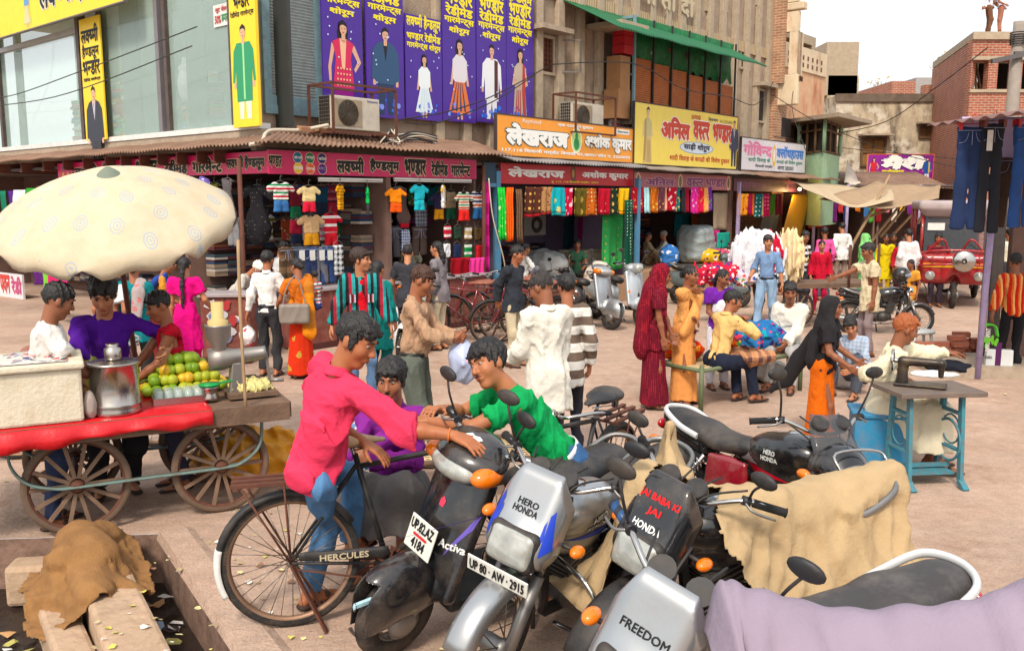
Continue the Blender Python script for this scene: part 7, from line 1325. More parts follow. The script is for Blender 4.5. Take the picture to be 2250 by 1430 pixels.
# black and red bike
S2 = bike("black and red motorbike with a smoked windscreen and silver grab rail", V((1.46, 5.12, 0)), -57, 8, -14, tank=gloss((22, 22, 25)), cowl=gloss((24, 24, 27)), side=gloss((140, 14, 34)), tail=gloss((26, 25, 28)), cowl_kind='screen', rail=mat("white_alloy", (206, 206, 206), .4), guard=2, scale=1.04, mlen=.24)
tk = S2['tank']
for s_ in (1, -1):
    decal("HERO", tk, tk, (.1, s_*.6, .8), (0, -s_, 0), (0, 0, 1), .09, .03, m_wht, .04); decal("HONDA", tk, tk, (.1, s_*.6, .762), (0, -s_, 0), (0, 0, 1), .12, .03, m_wht, .04)
    for mm, pp, z in ((mat("silver_patch", (180, 178, 178), .35, metal=.5), ((-.2, .05), (-.04, -.05), (-.2, -.05)), .76), (mat("red_patch", (176, 12, 34), .3), ((-.16, .015), (.2, -.05), (-.1, -.045)), .705)): dpoly(tk, tk, (.05, s_*.6, z), (0, -s_, 0), (0, 0, 1), [(-s_*a, b_) for a, b_ in pp], mm)
# FREEDOM bike in the near corner
S3 = bike("silver grey motorbike with a rounded cowl and long dusty seat nearest the camera", V((.87, 3.04, 0)), -160, 7, 34, tank=m_silver, cowl=m_silver, side=m_silver, rail=mat("white_alloy", (1, 1, 1)), scale=1.05, seat=mat("dusty_seat", (62, 58, 58), .5, bump=.15, bs=120, dirt=.4, dcol=(150, 140, 132), vs=2), tail=mat("white_alloy", (1, 1, 1)), grip=mat("blue_grip", (44, 48, 60), .8, pat=('stripe', 1, .05, [(40, 80, 130)])))
cw = S3['cowl']; decal("FREEDOM", cw, cw, (1.2, 0, .93), (-1, 0, 0), (0, 0, 1), .17, .026, m_blkt, .02)
# bike under the canvas
S4 = bike("black motorbike with red lettering on its cowl half hidden under a beige canvas", V((1.06, 4.06, 0)), -155, 6, 20, tank=gloss((22, 22, 25)), cowl=gloss((24, 24, 27)), side=gloss((24, 24, 27)), scale=1.05, guard=0, mlen=.12)
cw = S4['cowl']; rdt = ink((230, 30, 34)); decal("JAI BABA KI", cw, cw, (1.2, 0, .99), (-1, 0, 0), (0, 0, 1), .2, .035, rdt, .04); decal("JAI", cw, cw, (1.2, 0, .94), (-1, 0, 0), (0, 0, 1), .07, .035, rdt, .04); decal("HONDA", cw, cw, (1.2, 0, .885), (-1, 0, 0), (0, 0, 1), .14, .026, m_wht, .03)
# beige canvas over it: built in the bike's own frame
m_canvas = mat("beige_canvas", (188, 160, 120), .95, var=.12, vs=3, bump=.35, bs=40, dirt=.35, dcol=(160, 130, 96))
o = thing("bike_cover", "beige canvas sheet draped over the lettered black motorbike", "cover", S4['o'].location); o.rotation_euler = S4['o'].rotation_euler; o.scale = (1.05,)*3
def drape(name, m, o, x0, x1, y0, y1, step, caps, hem, cut=None, sag=.0004, it=900, cr=.012, fr=16, seed=1, st=(1, 1, .6)):
    nx, ny = int((x1-x0)/step), int((y1-y0)/step); X, Y_ = np.meshgrid(np.linspace(x0, x1, nx), np.linspace(y0, y1, ny), indexing='ij'); ob = np.full(X.shape, float(hem))
    for a, b_, r0, r1 in caps:
        for t in np.linspace(0, 1, 24):
            c = V(a).lerp(V(b_), t); r_ = r0+(r1-r0)*t; d2 = r_*r_-(X-c.x)**2-(Y_-c.y)**2; ob = np.where(d2 > 0, np.maximum(ob, c.z+np.sqrt(np.maximum(d2, 0))), ob)
    mk = np.ones(X.shape, bool) if cut is None else ~cut(X, Y_); h_ = ob.copy(); W = np.pad(mk.astype(float), 1)
    for _ in range(it):
        P_ = np.pad(h_, 1)*W; n_ = W[2:, 1:-1]+W[:-2, 1:-1]+W[1:-1, 2:]+W[1:-1, :-2]; av = (P_[2:, 1:-1]+P_[:-2, 1:-1]+P_[1:-1, 2:]+P_[1:-1, :-2])/np.maximum(n_, 1)-sag; h_ = np.maximum(ob, av); h_[0], h_[-1], h_[:, 0], h_[:, -1] = hem, hem, hem, hem
    g = np.random.default_rng(seed); p_ = np.stack([X, Y_, h_], -1)*st; wv = 0
    w2 = np.stack([np.sin(p_@g.normal(size=3)*fr*.4+g.uniform(0, 6)) for _ in range(3)], -1)*.8/fr
    for k in range(5): u = g.normal(size=3); u /= np.linalg.norm(u); wv = wv+(1-2*np.abs(np.sin((p_+w2)@u*fr*(1+.5*k)+g.uniform(0, 6)))**.7)/(1+.35*k)
    fr_ = np.clip((h_-ob)/.06, .25, 1); gx, gy = np.gradient(h_, step); sl_ = np.sqrt(1+gx*gx+gy*gy); d_ = cr*wv*fr_*.5; X2, Y2, h2 = X-gx/sl_*d_, Y_-gy/sl_*d_, h_+d_/sl_+.004
    ids = -np.ones(X.shape, int); ids[mk] = np.arange(mk.sum()); q = MB(); fs = [(ids[i, j], ids[i+1, j], ids[i+1, j+1], ids[i, j+1]) for i in range(nx-1) for j in range(ny-1) if mk[i:i+2, j:j+2].all()]
    q.add([(float(a), float(b_), float(c)) for a, b_, c in zip(X2[mk], Y2[mk], h2[mk])], [[int(v) for v in f] for f in fs], True); return q.build(name, m, o, solid=.006)
drape("canvas", m_canvas, o, -.98, .74, -.56, .74, .0135, [((-.15, 0, .75), (-.8, 0, .79), .155, .15), ((.3, 0, .81), (-.1, 0, .79), .165, .15), ((.2, -.37, 1.02), (.36, -.08, 1.0), .035, .04), ((.24, -.3, 1.06), (.27, -.26, 1.16), .04, .03), ((.46, -.1, .96), (.5, -.1, .8), .12, .12), ((-.45, .15, .8), (-.86, .02, .91), .05, .05), ((-.45, -.15, .8), (-.86, 0, .91), .05, .05), ((.3, -.33, .5), (.3, .2, .5), .05, .05)], .4, cut=lambda x, y: (x > .17+.12*np.sin(y*9)) & (y > -.07+.05*np.sin(x*14)), cr=.036, fr=12, seed=4, st=(1, 1, .3), sag=.0002)
# mauve cloth over whatever stands in the very corner
o = thing("cloth_cover", "mauve cotton sheet draped over a parked vehicle in the near corner", "cover", at(1900, 1340, 2.5)); rid = [at(a, b_, y) for a, b_, y in ((1552, 1400, 2.6), (1578, 1296, 2.62), (1605, 1281, 2.62), (1650, 1296, 2.6), (1720, 1312, 2.58), (1800, 1334, 2.56), (1900, 1346, 2.52), (2000, 1338, 2.48), (2100, 1333, 2.45), (2180, 1315, 2.42), (2260, 1285, 2.4), (2420, 1230, 2.38))]
rid = sp(rid, 5); rows = []
for k, (dy, dz) in enumerate(((.3, -.5), (.16, -.16), (.06, -.03), (0, 0), (-.06, -.012), (-.15, -.05), (-.25, -.12), (-.33, -.24), (-.38, -.42), (-.42, -.7))):
    g_ = min(1, abs(dz)*5); rows.append([p_+V((.03*g_*sin(i*.33), dy+.06*g_*abs(sin(i*.4+k*.12))+.035*g_*abs(sin(i*.9+k*.3)), dz+.018*abs(sin(i*.55+k*.5))))-o.location for i, p_ in enumerate(rid)])
MB().sheet(rows).build("sheet", mat("mauve_cotton", (150, 134, 150), .95, var=.12, vs=4, bump=.3, bs=30), o, solid=.006, sub=1)

# ------------------------------------------------------------------ scooters
def scooter(label, loc_, rz, lean=9, steer=0, m=None, m2=None, scale=1.0, style='modern', group="scooters parked in the street", plate=None, lite=0, sm=m_seat):
    o = thing("scooter", label, "scooter", loc_, 0, group, scale=scale); o.rotation_euler = (Matrix.Rotation(R(rz), 3, 'Z') @ Matrix.Rotation(R(-lean), 3, 'X')).to_euler(); FR = []; v = .009 if not lite else .014; m2 = m2 or m; r = .215; fx, rx = .63, -.58
    FR.append(wheel(o, (fx, 0, r), r, .095, 12, m_alu, hubr=.09)); wheel(o, (rx, 0, r), r, .095, 12, m_alu, hubr=.09)
    f = SD(v)
    if style == 'modern': f.ell((fx-.02, 0, .36), (.26, .115, .17), None).cap((fx+.1, 0, .33), (fx+.19, 0, .2), .09, .06, .08).box((fx, 0, .1), (.24, .052, .36), .02, op=-1).plane((fx, 0, .2), (0, 0, -1), .5)
    else: f.ell((fx-.01, 0, .36), (.27, .1, .15), None).box((fx, 0, .1), (.3, .055, .33), .02, op=-1).plane((fx, 0, .27), (0, 0, -1), .5)
    fd = f.build("front_fender", m, o); FR.append(fd)
    # legshield, slanting, with a bulge in front
    top, bot = V((.3, 0, .9)), V((.47, 0, .34)); M_ = Matrix.Rotation(-math.atan2(.17, .56), 3, 'Y'); ls = SD(v).box(top.lerp(bot, .5), (.035, .2, .31), .03, M_, .03).ell(top.lerp(bot, .45)+V((.03, 0, 0)), (.06, .14, .28), M_, .05).ell(bot+V((-.0, 0, .0)), (.06, .13, .08), None, .04).build("legshield", m, o)
    SD(v).box((.1, 0, .28), (.34, .17, .03), .02).build("footboard", m_blk, o)
    SD(v).ell((-.42, 0, .5), (.38, .19, .2), None).ell((-.2, 0, .48), (.12, .15, .22), None, .06).ell((-.72, 0, .56), (.16, .13, .12), None, .06).ell((rx, 0, r), (.26, .07, .27), None, op=-1).plane((-.4, 0, .26), (0, 0, -1), .6).build("rear_body", m2, o)
    SD(v).chain([(-.1, 0, .74), (-.35, 0, .73), (-.68, 0, .76)], [.13, .15, .12], .04, ((0, 0, 1), 1.7)).plane((-.4, 0, .68), (0, 0, -1), .5).build("seat", sm, o)
    SD(v).ell((-.86, 0, .6), (.03, .1, .05)).build("tail_lamp", m_redl, o); MB().tube(sp([(-.62, .14, .74), (-.8, .12, .82), (-.86, 0, .84), (-.8, -.12, .82), (-.62, -.14, .74)], 5), .014, 8).build("grab_rail", m_alu, o)
    MB().tube([(-.2, -.15, .2), (-.4, -.17, .22), (-.85, -.18, .27)], [.03, .05, .045], 10).build("exhaust", m_blk, o); SD(.014).ell((rx+.05, .13, .24), (.2, .07, .11)).build("engine", m_eng, o)
    if style == 'modern':
        hs = SD(v).ell((.29, 0, .985), (.14, .21, .075), Matrix.Rotation(R(25), 3, 'Y')).ell((.33, 0, .97), (.12, .16, .085), None, .04).build("headset", m, o); FR.append(hs)
        ln = SD(v*.9).ell((.385, 0, .945), (.085, .15, .065), None).plane((.36, 0, .95), (-1, 0, 0), .3).build("headlamp", m_lens, hs)
        for s_ in (1, -1): SD(v*.9).ell((.34, s_*.165, .95), (.09, .055, .05), None).build("indicator", m_amber, hs)
    else:
        hs = SD(v).ell((.28, 0, .97), (.12, .15, .09), None).cap((.36, 0, .98), (.41, 0, .98), .085, .085, .03).build("headset", m, o); FR.append(hs); MB().lathe([(0, .03), (.05, .024), (.08, 0), (.085, -.02)], 20, (.47, 0, .98), (1, 0, 0)).build("headlamp", m_lens, hs)
        for s_ in (1, -1): SD(v).ell((.42, s_*.16, .55), (.03, .035, .06)).build("indicator", m_amber, o)
    h = handlebar(o, FR, .26, 1.0, .34, .1, .05, mirrors=(1, -1), mlen=.2, r=.014, levers=1)
    FR.append(MB().tube([(.3, 0, .9), (fx-.1, 0, .42)], .03, 8).build("steering_column", m_blk, o)); q = MB().bar((fx-.12, .08, .4), (fx, .075, r), .03, .05); FR.append(q.build("fork", m_alu, o))
    MB().tube([(-.1, .14, .25), (-.04, .26, .02)], .012, 6).build("side_stand", m_blk, o)
    ax = V((-.45, 0, .89)).normalized(); Ms = Matrix.Translation((.3, 0, .9)) @ Matrix.Rotation(R(steer), 4, ax) @ Matrix.Translation((-.3, 0, -.9))
    for x in FR: x.matrix_basis = Ms @ x.matrix_basis
    return dict(o=o, ls=ls, fd=fd, hs=hs)
A1 = scooter("black scooter with a white square number plate and purple flash facing the camera", V((-.1, 4.72, 0)), -140, 12, 4, gloss((24, 24, 27)), scale=1.08)
o, ls, fd = A1['o'], A1['ls'], A1['fd']
pz = V((.535, 0, .6)); M_ = Matrix.Rotation(R(-14), 4, 'Y'); pt = MB().box((0, 0, 0), (.008, .2, .16)).build("number_plate", m_plate, o, bev=.004); pt.matrix_basis = Matrix.Translation(pz) @ M_
for t_, z, w in (("UP.82.AZ", .02, .17), ("4184", -.06, .1)): q = txt(t_, pt, -w/2, z, w, .045, m_blkt, y=0, bold=.03); q.matrix_basis = Matrix.Translation((.006, 0, 0)) @ Matrix.Rotation(pi/2, 4, 'Z')
q = txt("—", pt, -.05, -.003, .1, .006, ink((210, 40, 50)), y=0, bold=.03); q.matrix_basis = Matrix.Translation((.006, 0, 0)) @ Matrix.Rotation(pi/2, 4, 'Z')
dpoly(ls, ls, (1.2, 0, .64), (-1, 0, 0), (0, 0, 1), [(.1, -.1), (.19, .06), (.2, .14), (.13, -.02)], mat("purple_flash", (110, 90, 190), .3)); decal("Activa", ls, ls, (1.2, .13, .6), (-1, 0, 0), (0, 0, 1), .13, .04, m_wht, .03); dpoly(ls, ls, (1.2, 0, .76), (-1, 0, 0), (0, 0, 1), [(-.015, -.02), (.015, -.02), (.02, .01), (0, .025), (-.018, .01)], ink((220, 60, 90)))
dpoly(fd, fd, (1.4, .0, .36), (-1, 0, 0), (0, 0, 1), [(.0+.05*cos(a)*(1 if k % 2 else .65), .02+.05*sin(a)*(1 if k % 2 else .65)) for k, a in enumerate([i*2*pi/12 for i in range(12)])], mat("sticker_blue", (170, 205, 216), .4, var=.3, vs=30)); dpoly(A1["hs"], A1["hs"], (.3, 0, 2), (0, 0, -1), (-1, 0, 0), [(-.05, -.01), (-.02, -.022), (.01, -.01), (.045, -.02), (.05, .012), (.02, .02), (0, .008), (-.03, .018)], m_wht)
dark = gloss((52, 54, 58)); slv = m_silver
def road(px, py): return gp(px, py, 0)
g0 = road(1330, 733); scooter("grey silver scooter with a number card on its shield, left of the pale one", road(1318, 722)+V((-.28, .35, 0)), -48, 8, 0, slv, dark, 1.08, lite=1); 
scooter("pale silver old style scooter with a round lamp and tall mirrors", road(1395, 716)+V((-.3, .5, 0)), -55, 8, -5, mat("pale_silver", (186, 192, 196), .3, metal=.4, coat=.3), None, 1.08, 'old', lite=1)
scooter("dark green grey old style scooter behind the smiling woman", road(1628, 676)+V((-.65, .35, 0)), -28, 8, 0, mat("grey_green_enamel", (92, 100, 100), .3, coat=.5), None, 1.1, 'old', lite=1)
scooter("white scooter parked behind the plaid jacketed man", gp(868, 792)+V((.12, .75, 0)), -95, 8, 0, mat("white_enamel", (214, 214, 212), .3, coat=.5), None, 1.05, lite=1)
# motorbikes further back
bike("black motorbike parked at the red banner shop with a steel box carrier", road(1230, 735)+V((-.1, 1.0, 0)), 35, 8, 0, gloss((30, 30, 34)), cowl=gloss((30, 30, 34)), group="motorbikes along the shops")
S5 = bike("black motorbike with a helmet hung on its handlebar facing right", road(2042, 737)+V((-.72, .22, 0)), -14, 7, 0, gloss((24, 24, 28)), cowl=gloss((26, 26, 30)), cowl_kind=None, fend=gloss((26, 26, 30)), guard=2, group="motorbikes along the shops", scale=.88)
MB().lathe([(0, .05), (.06, .04), (.095, 0), (.08, -.06), (0, -.09)], 20, (.5, 0, .85), (1, 0, 0)).build("headlamp", m_chrome, S5['o'])
o = thing("helmet", "glossy black helmet with a clear visor on the right hand motorbike", "helmet", S5['o'].location+V((.22, -.12, 1.03)), R(-30)); SD(.01).ell((0, 0, 0), (.15, .13, .14)).ell((.12, 0, -.05), (.06, .085, .05), None, op=-1).plane((0, 0, -.1), (0, 0, -1), .3).build("shell", gloss((22, 22, 24)), o); SD(.01).ell((.03, 0, .0), (.135, .125, .07), None).plane((.07, 0, 0), (-1, 0, 0), .3).build("visor", mat("clear_visor", (170, 180, 190), .05, alpha=.6), o)
bike("motorbike with a chrome guard standing beyond the helmet", road(2020, 640)+V((.2, .3, 0)), -60, 8, 10, gloss((40, 40, 46)), cowl=m_silver, group="motorbikes along the shops")

# ------------------------------------------------------------------ bicycles
def bicycle(label, loc_, rz, lean=4, steer=0, fm=None, scale=1.05, seat=None, group="bicycles", gd=m_blk, whitetail=0, sp_n=32, carrier=1):
    o = thing("bicycle", label, "bicycle", loc_, 0, group, scale=scale); o.rotation_euler = (Matrix.Rotation(R(rz), 3, 'Z') @ Matrix.Rotation(R(-lean), 3, 'X')).to_euler(); FR = []; fm = fm or m_blk; r = .345; rx, fx = -.48, .64; rust = mat("rusty_rim", (150, 116, 92), .5, metal=.6, dirt=.5, dcol=(96, 60, 44))
    wheel(o, (rx, 0, r), r, .04, sp_n, rust, hubr=.022, rimw=.8); FR.append(wheel(o, (fx, 0, r), r, .04, sp_n, rust, hubr=.018, rimw=.8))
    FR.append(fender(o, "front_fender", (fx, 0, r), r+.02, .06, R(10), R(170), gd, .03, .012)); rf_ = fender(o, "rear_fender", (rx, 0, r), r+.02, .06, R(30), R(205), gd, .03, .012)
    if whitetail: fender(rf_, "white_tail", (rx, 0, r), r+.023, .066, R(165), R(206), m_white, .033, .012)
    bb, st, hd, hb = V((0, 0, .29)), V((-.14, 0, .83)), V((.44, 0, .87)), V((.485, 0, .7))
    q = MB().tube([bb, st.lerp(bb, -.06)], .016, 10).tube([st.lerp(bb, .06), hd], .015, 10).tube([bb, hb], .017, 10).tube([hd+V((-.012, 0, .05)), hb+V((.012, 0, -.04))], .02, 10)
    for s_ in (1, -1): q.tube([bb+V((0, s_*.03, 0)), (rx, s_*.05, r)], .009, 8).tube([st+V((0, s_*.02, -.02)), (rx, s_*.05, r)], .008, 8)
    q.build("frame", fm, o); q = MB()
    for s_ in (1, -1): q.tube(sp([hb+V((0, s_*.03, -.03)), (.54, s_*.045, .5), (fx, s_*.05, r)], 6), .01, 8)
    FR.append(q.build("fork", fm, o)); MB().tube([st, st+V((-.03, 0, .09))], .012, 8).build("seat_post", m_chrome, o)
    sd = SD(.008).chain([(-.29, 0, .945), (-.2, 0, .94), (-.02, 0, .93)], [.11, .085, .03], .05, ((0, 0, 1), 2.4)).wrinkle(.004, 30).build("saddle", seat or m_seat, o); q = MB()
    for s_ in (1, -1): q.lathe([(.025, 0), (.025, .05)], 10, (-.29, s_*.06, .87)).tube([(-.29, s_*.06, .88), (-.05, s_*.015, .9)], .004, 5)
    q.build("saddle_springs", m_chrome, o)
    h = MB().tube(sp([(.28, -.27, .99), (.4, -.25, 1.01), (.52, -.12, .98), (.43, 0, .97), (.52, .12, .98), (.4, .25, 1.01), (.28, .27, .99)], 6), .011, 8).tube([(.43, 0, .86), (.43, 0, .98)], .012, 8).build("handlebar", m_chrome, o); FR.append(h)
    for s_ in (1, -1): MB().tube([(.37, s_*.254, 1.008), (.26, s_*.273, .987)], .017, 8).build("grip", m_grip, h); MB().tube([(.44, s_*.2, .985), (.3, s_*.24, .965)], .005, 5).build("brake_lever", m_chrome, h)
    if carrier:
        q = MB().span((-.75, -.09, .755), (-.3, -.06, .77)).span((-.75, .06, .755), (-.3, .09, .77)).span((-.75, -.015, .755), (-.3, .015, .77))
        for x in (-.74, -.52, -.33): q.span((x, -.09, .742), (x+.025, .09, .754))
        for s_ in (1, -1): q.tube([(-.7, s_*.085, .75), (rx, s_*.06, r)], .006, 6).tube([(-.5, s_*.085, .75), (rx, s_*.06, r)], .006, 6)
        q.build("carrier", m_rust, o)
    q = MB().lathe([(.095, -.003), (.095, .003)], 28, (0, -.045, .29), (0, 1, 0)).lathe([(.075, .003), (.075, -.003)], 28, (0, -.045, .29), (0, 1, 0))
    for k in range(5): a = 2*pi*k/5; q.bar((0, -.045, .29), (.09*cos(a), -.045, .29+.09*sin(a)), .014, .005, (0, 1, 0))
    for k in range(28): a = 2*pi*k/28; q.bar((.074*cos(a), -.045, .29+.074*sin(a)), (.097*cos(a), -.045, .29+.097*sin(a)), .01, .005, (0, 1, 0))
    q.build("chainring", m_rust, o)
    for s_, a in ((-1, .5), (1, .5+pi)):
        e_ = V((.165*cos(a), s_*.06, .29+.165*sin(a))); c = MB().bar((0, s_*.06, .29), e_, .022, .014, (0, 1, 0)).build("crank", m_rust, o); MB().box(e_+V((0, s_*.06, 0)), (.09, .08, .022)).build("pedal", m_grip, c)
    MB().tube([(0, -.045, .38), (-.48, -.045, .375)], .005, 5).tube([(0, -.045, .2), (-.48, -.045, .315)], .005, 5).build("chain", m_rust, o); SD(.01).cap((-.02, -.055, .36), (-.42, -.055, .375), .032, .025, .02, ((0, 1, 0), 2.2)).build("chain_guard", gd, o)
    MB().bar((rx, -.06, r), (rx+.16, -.12, .0), .03, .012).bar((rx, .06, r), (rx+.16, .12, .0), .03, .012).build("stand", m_rust, o)
    ax = V((-.25, 0, .97)).normalized(); Ms = Matrix.Translation((.44, 0, .87)) @ Matrix.Rotation(R(steer), 4, ax) @ Matrix.Translation((-.44, 0, -.87))
    for x in FR: x.matrix_basis = Ms @ x.matrix_basis
    return o
wc = gp(640, 1232, .37); BK = bicycle("old black bicycle with a white tailed mudguard that the pink shirted man sits on", V((wc.x+.5, wc.y+.13, 0)), 15, 2, 12, whitetail=1, scale=1.08, seat=mat("taped_saddle", (190, 160, 122), .8, bump=.4, var=.3, vs=12))
txt("HERCULES", BK, -.34, .352, .24, .03, mat("cream_letters", (1, 1, 1)), y=-.078)
bicycle("black bicycle with a chrome handled black saddle standing behind the green shirted man", V((.42, 5.75, 0)), -122, 5, 0, sp_n=28)
BG = "bicycles parked at the corner garment shop"; mrn = gloss((128, 30, 40))
B0 = bicycle("maroon bicycle parked broadside in front of the corner shop counter", road(1045, 752)+V((-.1, .1, 0)), 172, 6, 0, mrn, group=BG, sp_n=24, seat=mat("brown_saddle", (150, 92, 74), .6))
for dx, dy, rz, lb in ((.35, .35, 165, "second maroon bicycle leaning behind the broadside one"), (.75, .7, 158, "dark bicycle wedged among the others by the red banner shop"), (1.0, -.15, 195, "bicycle with a red carrier seat right of the black jacketed man")): dup(B0, B0.location+V((dx, dy, 0)), 0, lb, BG, rot=(B0.rotation_euler[0]*.8, B0.rotation_euler[1], R(rz)))
dup(B0, V((-3.95, 7.9, 0)), 0, "bicycle standing behind the fruit cart beside the purple shirted seller", "bicycles", rot=(R(5), 0, R(20)))
# red auto rickshaw
o = thing("auto_rickshaw", "red three wheeled auto rickshaw with a round spare cover and barred front", "auto rickshaw", V((0, 0, 0)), R(-111), scale=1.12); q = road(2082, 676); o.location = (q.x+.5, q.y+1.1, 0); m_ar = mat("rickshaw_red", (168, 22, 34), .35, coat=.4, dirt=.3); m_ayl = mat("rickshaw_yellow", (226, 160, 30), .4)
wheel(o, (1.15, 0, .26), .26, .1, 10, m_ar, hubr=.09)
for s_ in (1, -1): wheel(o, (-1.1, s_*.62, .26), .26, .1, 10, m_ar, hubr=.09, name="rear_wheel")
SD(.022).box((.95, 0, .75), (.22, .62, .3), .14).box((-.6, 0, .72), (1.25, .68, .3), .08, None, .05).ell((1.15, 0, .3), (.34, .13, .34), None, op=-1).build("body", m_ar, o)
MB().span((.98, -.55, .78), (1.185, .55, .86)).build("yellow_band", m_ayl, o); SD(.025).box((-.2, 0, 1.95), (1.3, .68, .1), .08).cap((.9, -.5, 1.85), (.9, .5, 1.85), .12, None, .1).build("roof", mat("rickshaw_hood", (176, 160, 160), .7, dirt=.3), o); q = MB()
for s_ in (1, -1): q.tube([(1.05, s_*.6, 1.0), (.85, s_*.58, 1.9)], .03, 8).tube([(-.2, s_*.66, 1.0), (-.2, s_*.64, 1.9)], .03, 8).tube([(-1.4, s_*.66, 1.0), (-1.4, s_*.64, 1.9)], .03, 8)
q.build("roof_posts", m_ar, o); MB().add([(1.06, -.56, 1.02), (1.06, .56, 1.02), (.88, .54, 1.84), (.88, -.54, 1.84)], [(0, 1, 2, 3)]).build("windscreen", mat("dark_windscreen", (80, 84, 90), .08, alpha=.5), o)
q = MB().tube(sp([(1.1, -.68, 1.02), (1.35, -.4, 1.1), (1.4, 0, 1.12), (1.35, .4, 1.1), (1.1, .68, 1.02)], 6), .022, 8).tube(sp([(1.1, -.68, .8), (1.4, -.4, .84), (1.45, 0, .86), (1.4, .4, .84), (1.1, .68, .8)], 6), .022, 8)
for y in (-.6, -.4, -.2, 0, .2, .4, .6): q.tube([(1.2+.22*(1-(y/.65)**2), y, .82), (1.18+.2*(1-(y/.65)**2), y, 1.08)], .012, 6)
for s_ in (1, -1): q.tube(sp([(1.05, s_*.1, 1.05), (1.25, s_*.25, 1.32), (1.1, s_*.5, 1.05)], 6), .02, 8)
q.build("front_bars", m_ar, o); q = MB().lathe([(0, .03), (.06, .05), (.1, .02), (.17, .03), (.2, 0), (.2, -.04)], 24, (1.48, .12, .92), (1, 0, 0)); q.build("spare_wheel_cover", m_chrome, o)
for s_ in (1, -1): MB().lathe([(0, .04), (.06, .03), (.09, 0)], 16, (1.19, s_*.42, .62), (1, 0, 0)).build("headlamp", m_lens, o)
MB().span((1.15, -.3, 1.28), (1.155, .0, 1.42)).build("paper_notice", m_white, o).location = (-.16, -.2, .2); MB().span((-.9, -.6, .9), (-.3, .6, 1.1)).span((-1.2, -.6, 1.0), (-.95, .6, 1.55)).build("bench_seat", m_seat, o)
bd_ = txt("AGRA", o, -.2, 0, .4, .07, m_white, y=0); bd_.matrix_basis = Matrix.Translation((1.04, 0, 1.86)) @ Matrix.Rotation(pi/2, 4, 'Z')
# ================================================================== fruit juice cart, the men round the bikes, the drain
CM = Matrix.Translation((-2.6, 6.14, 0)) @ Matrix.Rotation(R(27.7), 4, 'Z'); ZC = .82
def cw_(x, y, z=ZC): return CM @ V((x, y, z))
def cp(px, py, z=ZC): return gp(px, py, z)
m_oldw = mat("grey_cart_wood", (116, 90, 72), .85, var=.3, vs=6, bump=.5, bs=30); m_spk = mat("wheel_wood", (132, 104, 84), .85, var=.3, vs=9); m_teal = mat("worn_teal_iron", (112, 136, 130), .7, dirt=.8, dcol=(112, 78, 58), vs=7)
o = thing("fruit_cart", "wooden juice cart on four spoked wheels with a red plastic sheet", "cart", CM.translation, R(27.7))
q = MB()
for k in range(8): q.span((-1.5, -.14+.14*k, ZC-.05), (.97, -.012+.14*k, ZC-.005-.002*(k % 2)))
q.build("deck", m_oldw, o); MB().span((-1.5, -.18, ZC-.13), (.98, -.142, ZC)).span((-1.5, .99, ZC-.13), (.98, 1.03, ZC)).span((.972, -.14, ZC-.12), (1.0, .99, ZC-.006)).span((-1.4, .05, ZC-.12), (.9, .12, ZC-.051)).span((-1.4, .7, ZC-.12), (.9, .77, ZC-.051)).build("deck_frame", m_oldw, o)
for x in (-.46, .5):
    for y in (0, .8): wheel(o, (x, y, .35), .35, .045, 14, m_rust, mat("worn_solid_tyre", (110, 88, 72), .9, dirt=.4), spoke_m=m_spk, hubr=.05, wood=.026)
    MB().tube([(x, -.05, .35), (x, .85, .35)], .02, 8).build("axle", m_rust, o)
for y in (-.07, .72): MB().sheet([[p_+V((0, dy, 0)) for p_ in sp([(-.86, y, .74), (-.85, y, .55), (-.76, y, .42), (-.6, y, .36), (-.46, y, .35), (0, y, .35), (.5, y, .35), (.66, y, .38), (.78, y, .5), (.8, y, .74)], 6)] for dy in (0, .05)]).build("spring_bar", m_teal, o, solid=.014)
rows = []
for k, (y, z) in enumerate(((1.0, ZC+.004), (.4, ZC+.006), (-.16, ZC+.006), (-.2, ZC-.02), (-.215, ZC-.09), (-.22, ZC-.13))): rows.append([(-1.52+1.95*i/50, y-.012*sin(i*.9+k)*(k > 3), z+(.012*sin(i*.7)+.02*sin(i*.23))*(k > 4)+(.05*(i/50)**2 if k > 3 else 0)) for i in range(51)])
MB().sheet(rows).build("plastic_sheet", mat("red_plastic_sheet", (206, 24, 34), .3, bump=.3, bs=12), o, solid=.003)
# things on the cart
rz0 = R(27.7)
def on(name, label, cat, px, py, rz=rz0, group=None, z=ZC+.01): return thing(name, label, cat, cp(px, py, z), rz, group)
o = on("foam_box", "white foam ice box with broken edges and a newspaper lid on the cart", "box", 186, 925); MB().span((-.9, 0, 0), (0, .55, .36)).build("box_body", mat("dirty_foam", (226, 214, 190), .9, dirt=.4, dcol=(190, 156, 110), bump=.4), o, bev=.02); MB().span((-.93, -.03, .361), (.02, .57, .41)).build("lid", mat("dirty_foam", (1, 1, 1)), o, bev=.015)
q = MB(); rows = [[(-.88+.8*i/14, .0+.5*j/8, .418+.012*sin(i*1.3+j)*sin(j*.9)) for i in range(15)] for j in range(9)]; q.sheet(rows).build("newspaper", mat("newsprint", (206, 200, 192), .9, var=.05, pat=('flor', 7, [(150, 146, 150), (190, 60, 60), (70, 80, 130), (90, 90, 90)])), o, solid=.003)
m_stl = mat("steel_pot", (196, 188, 180), .22, metal=1, dirt=.25, dcol=(140, 110, 90), vs=5)
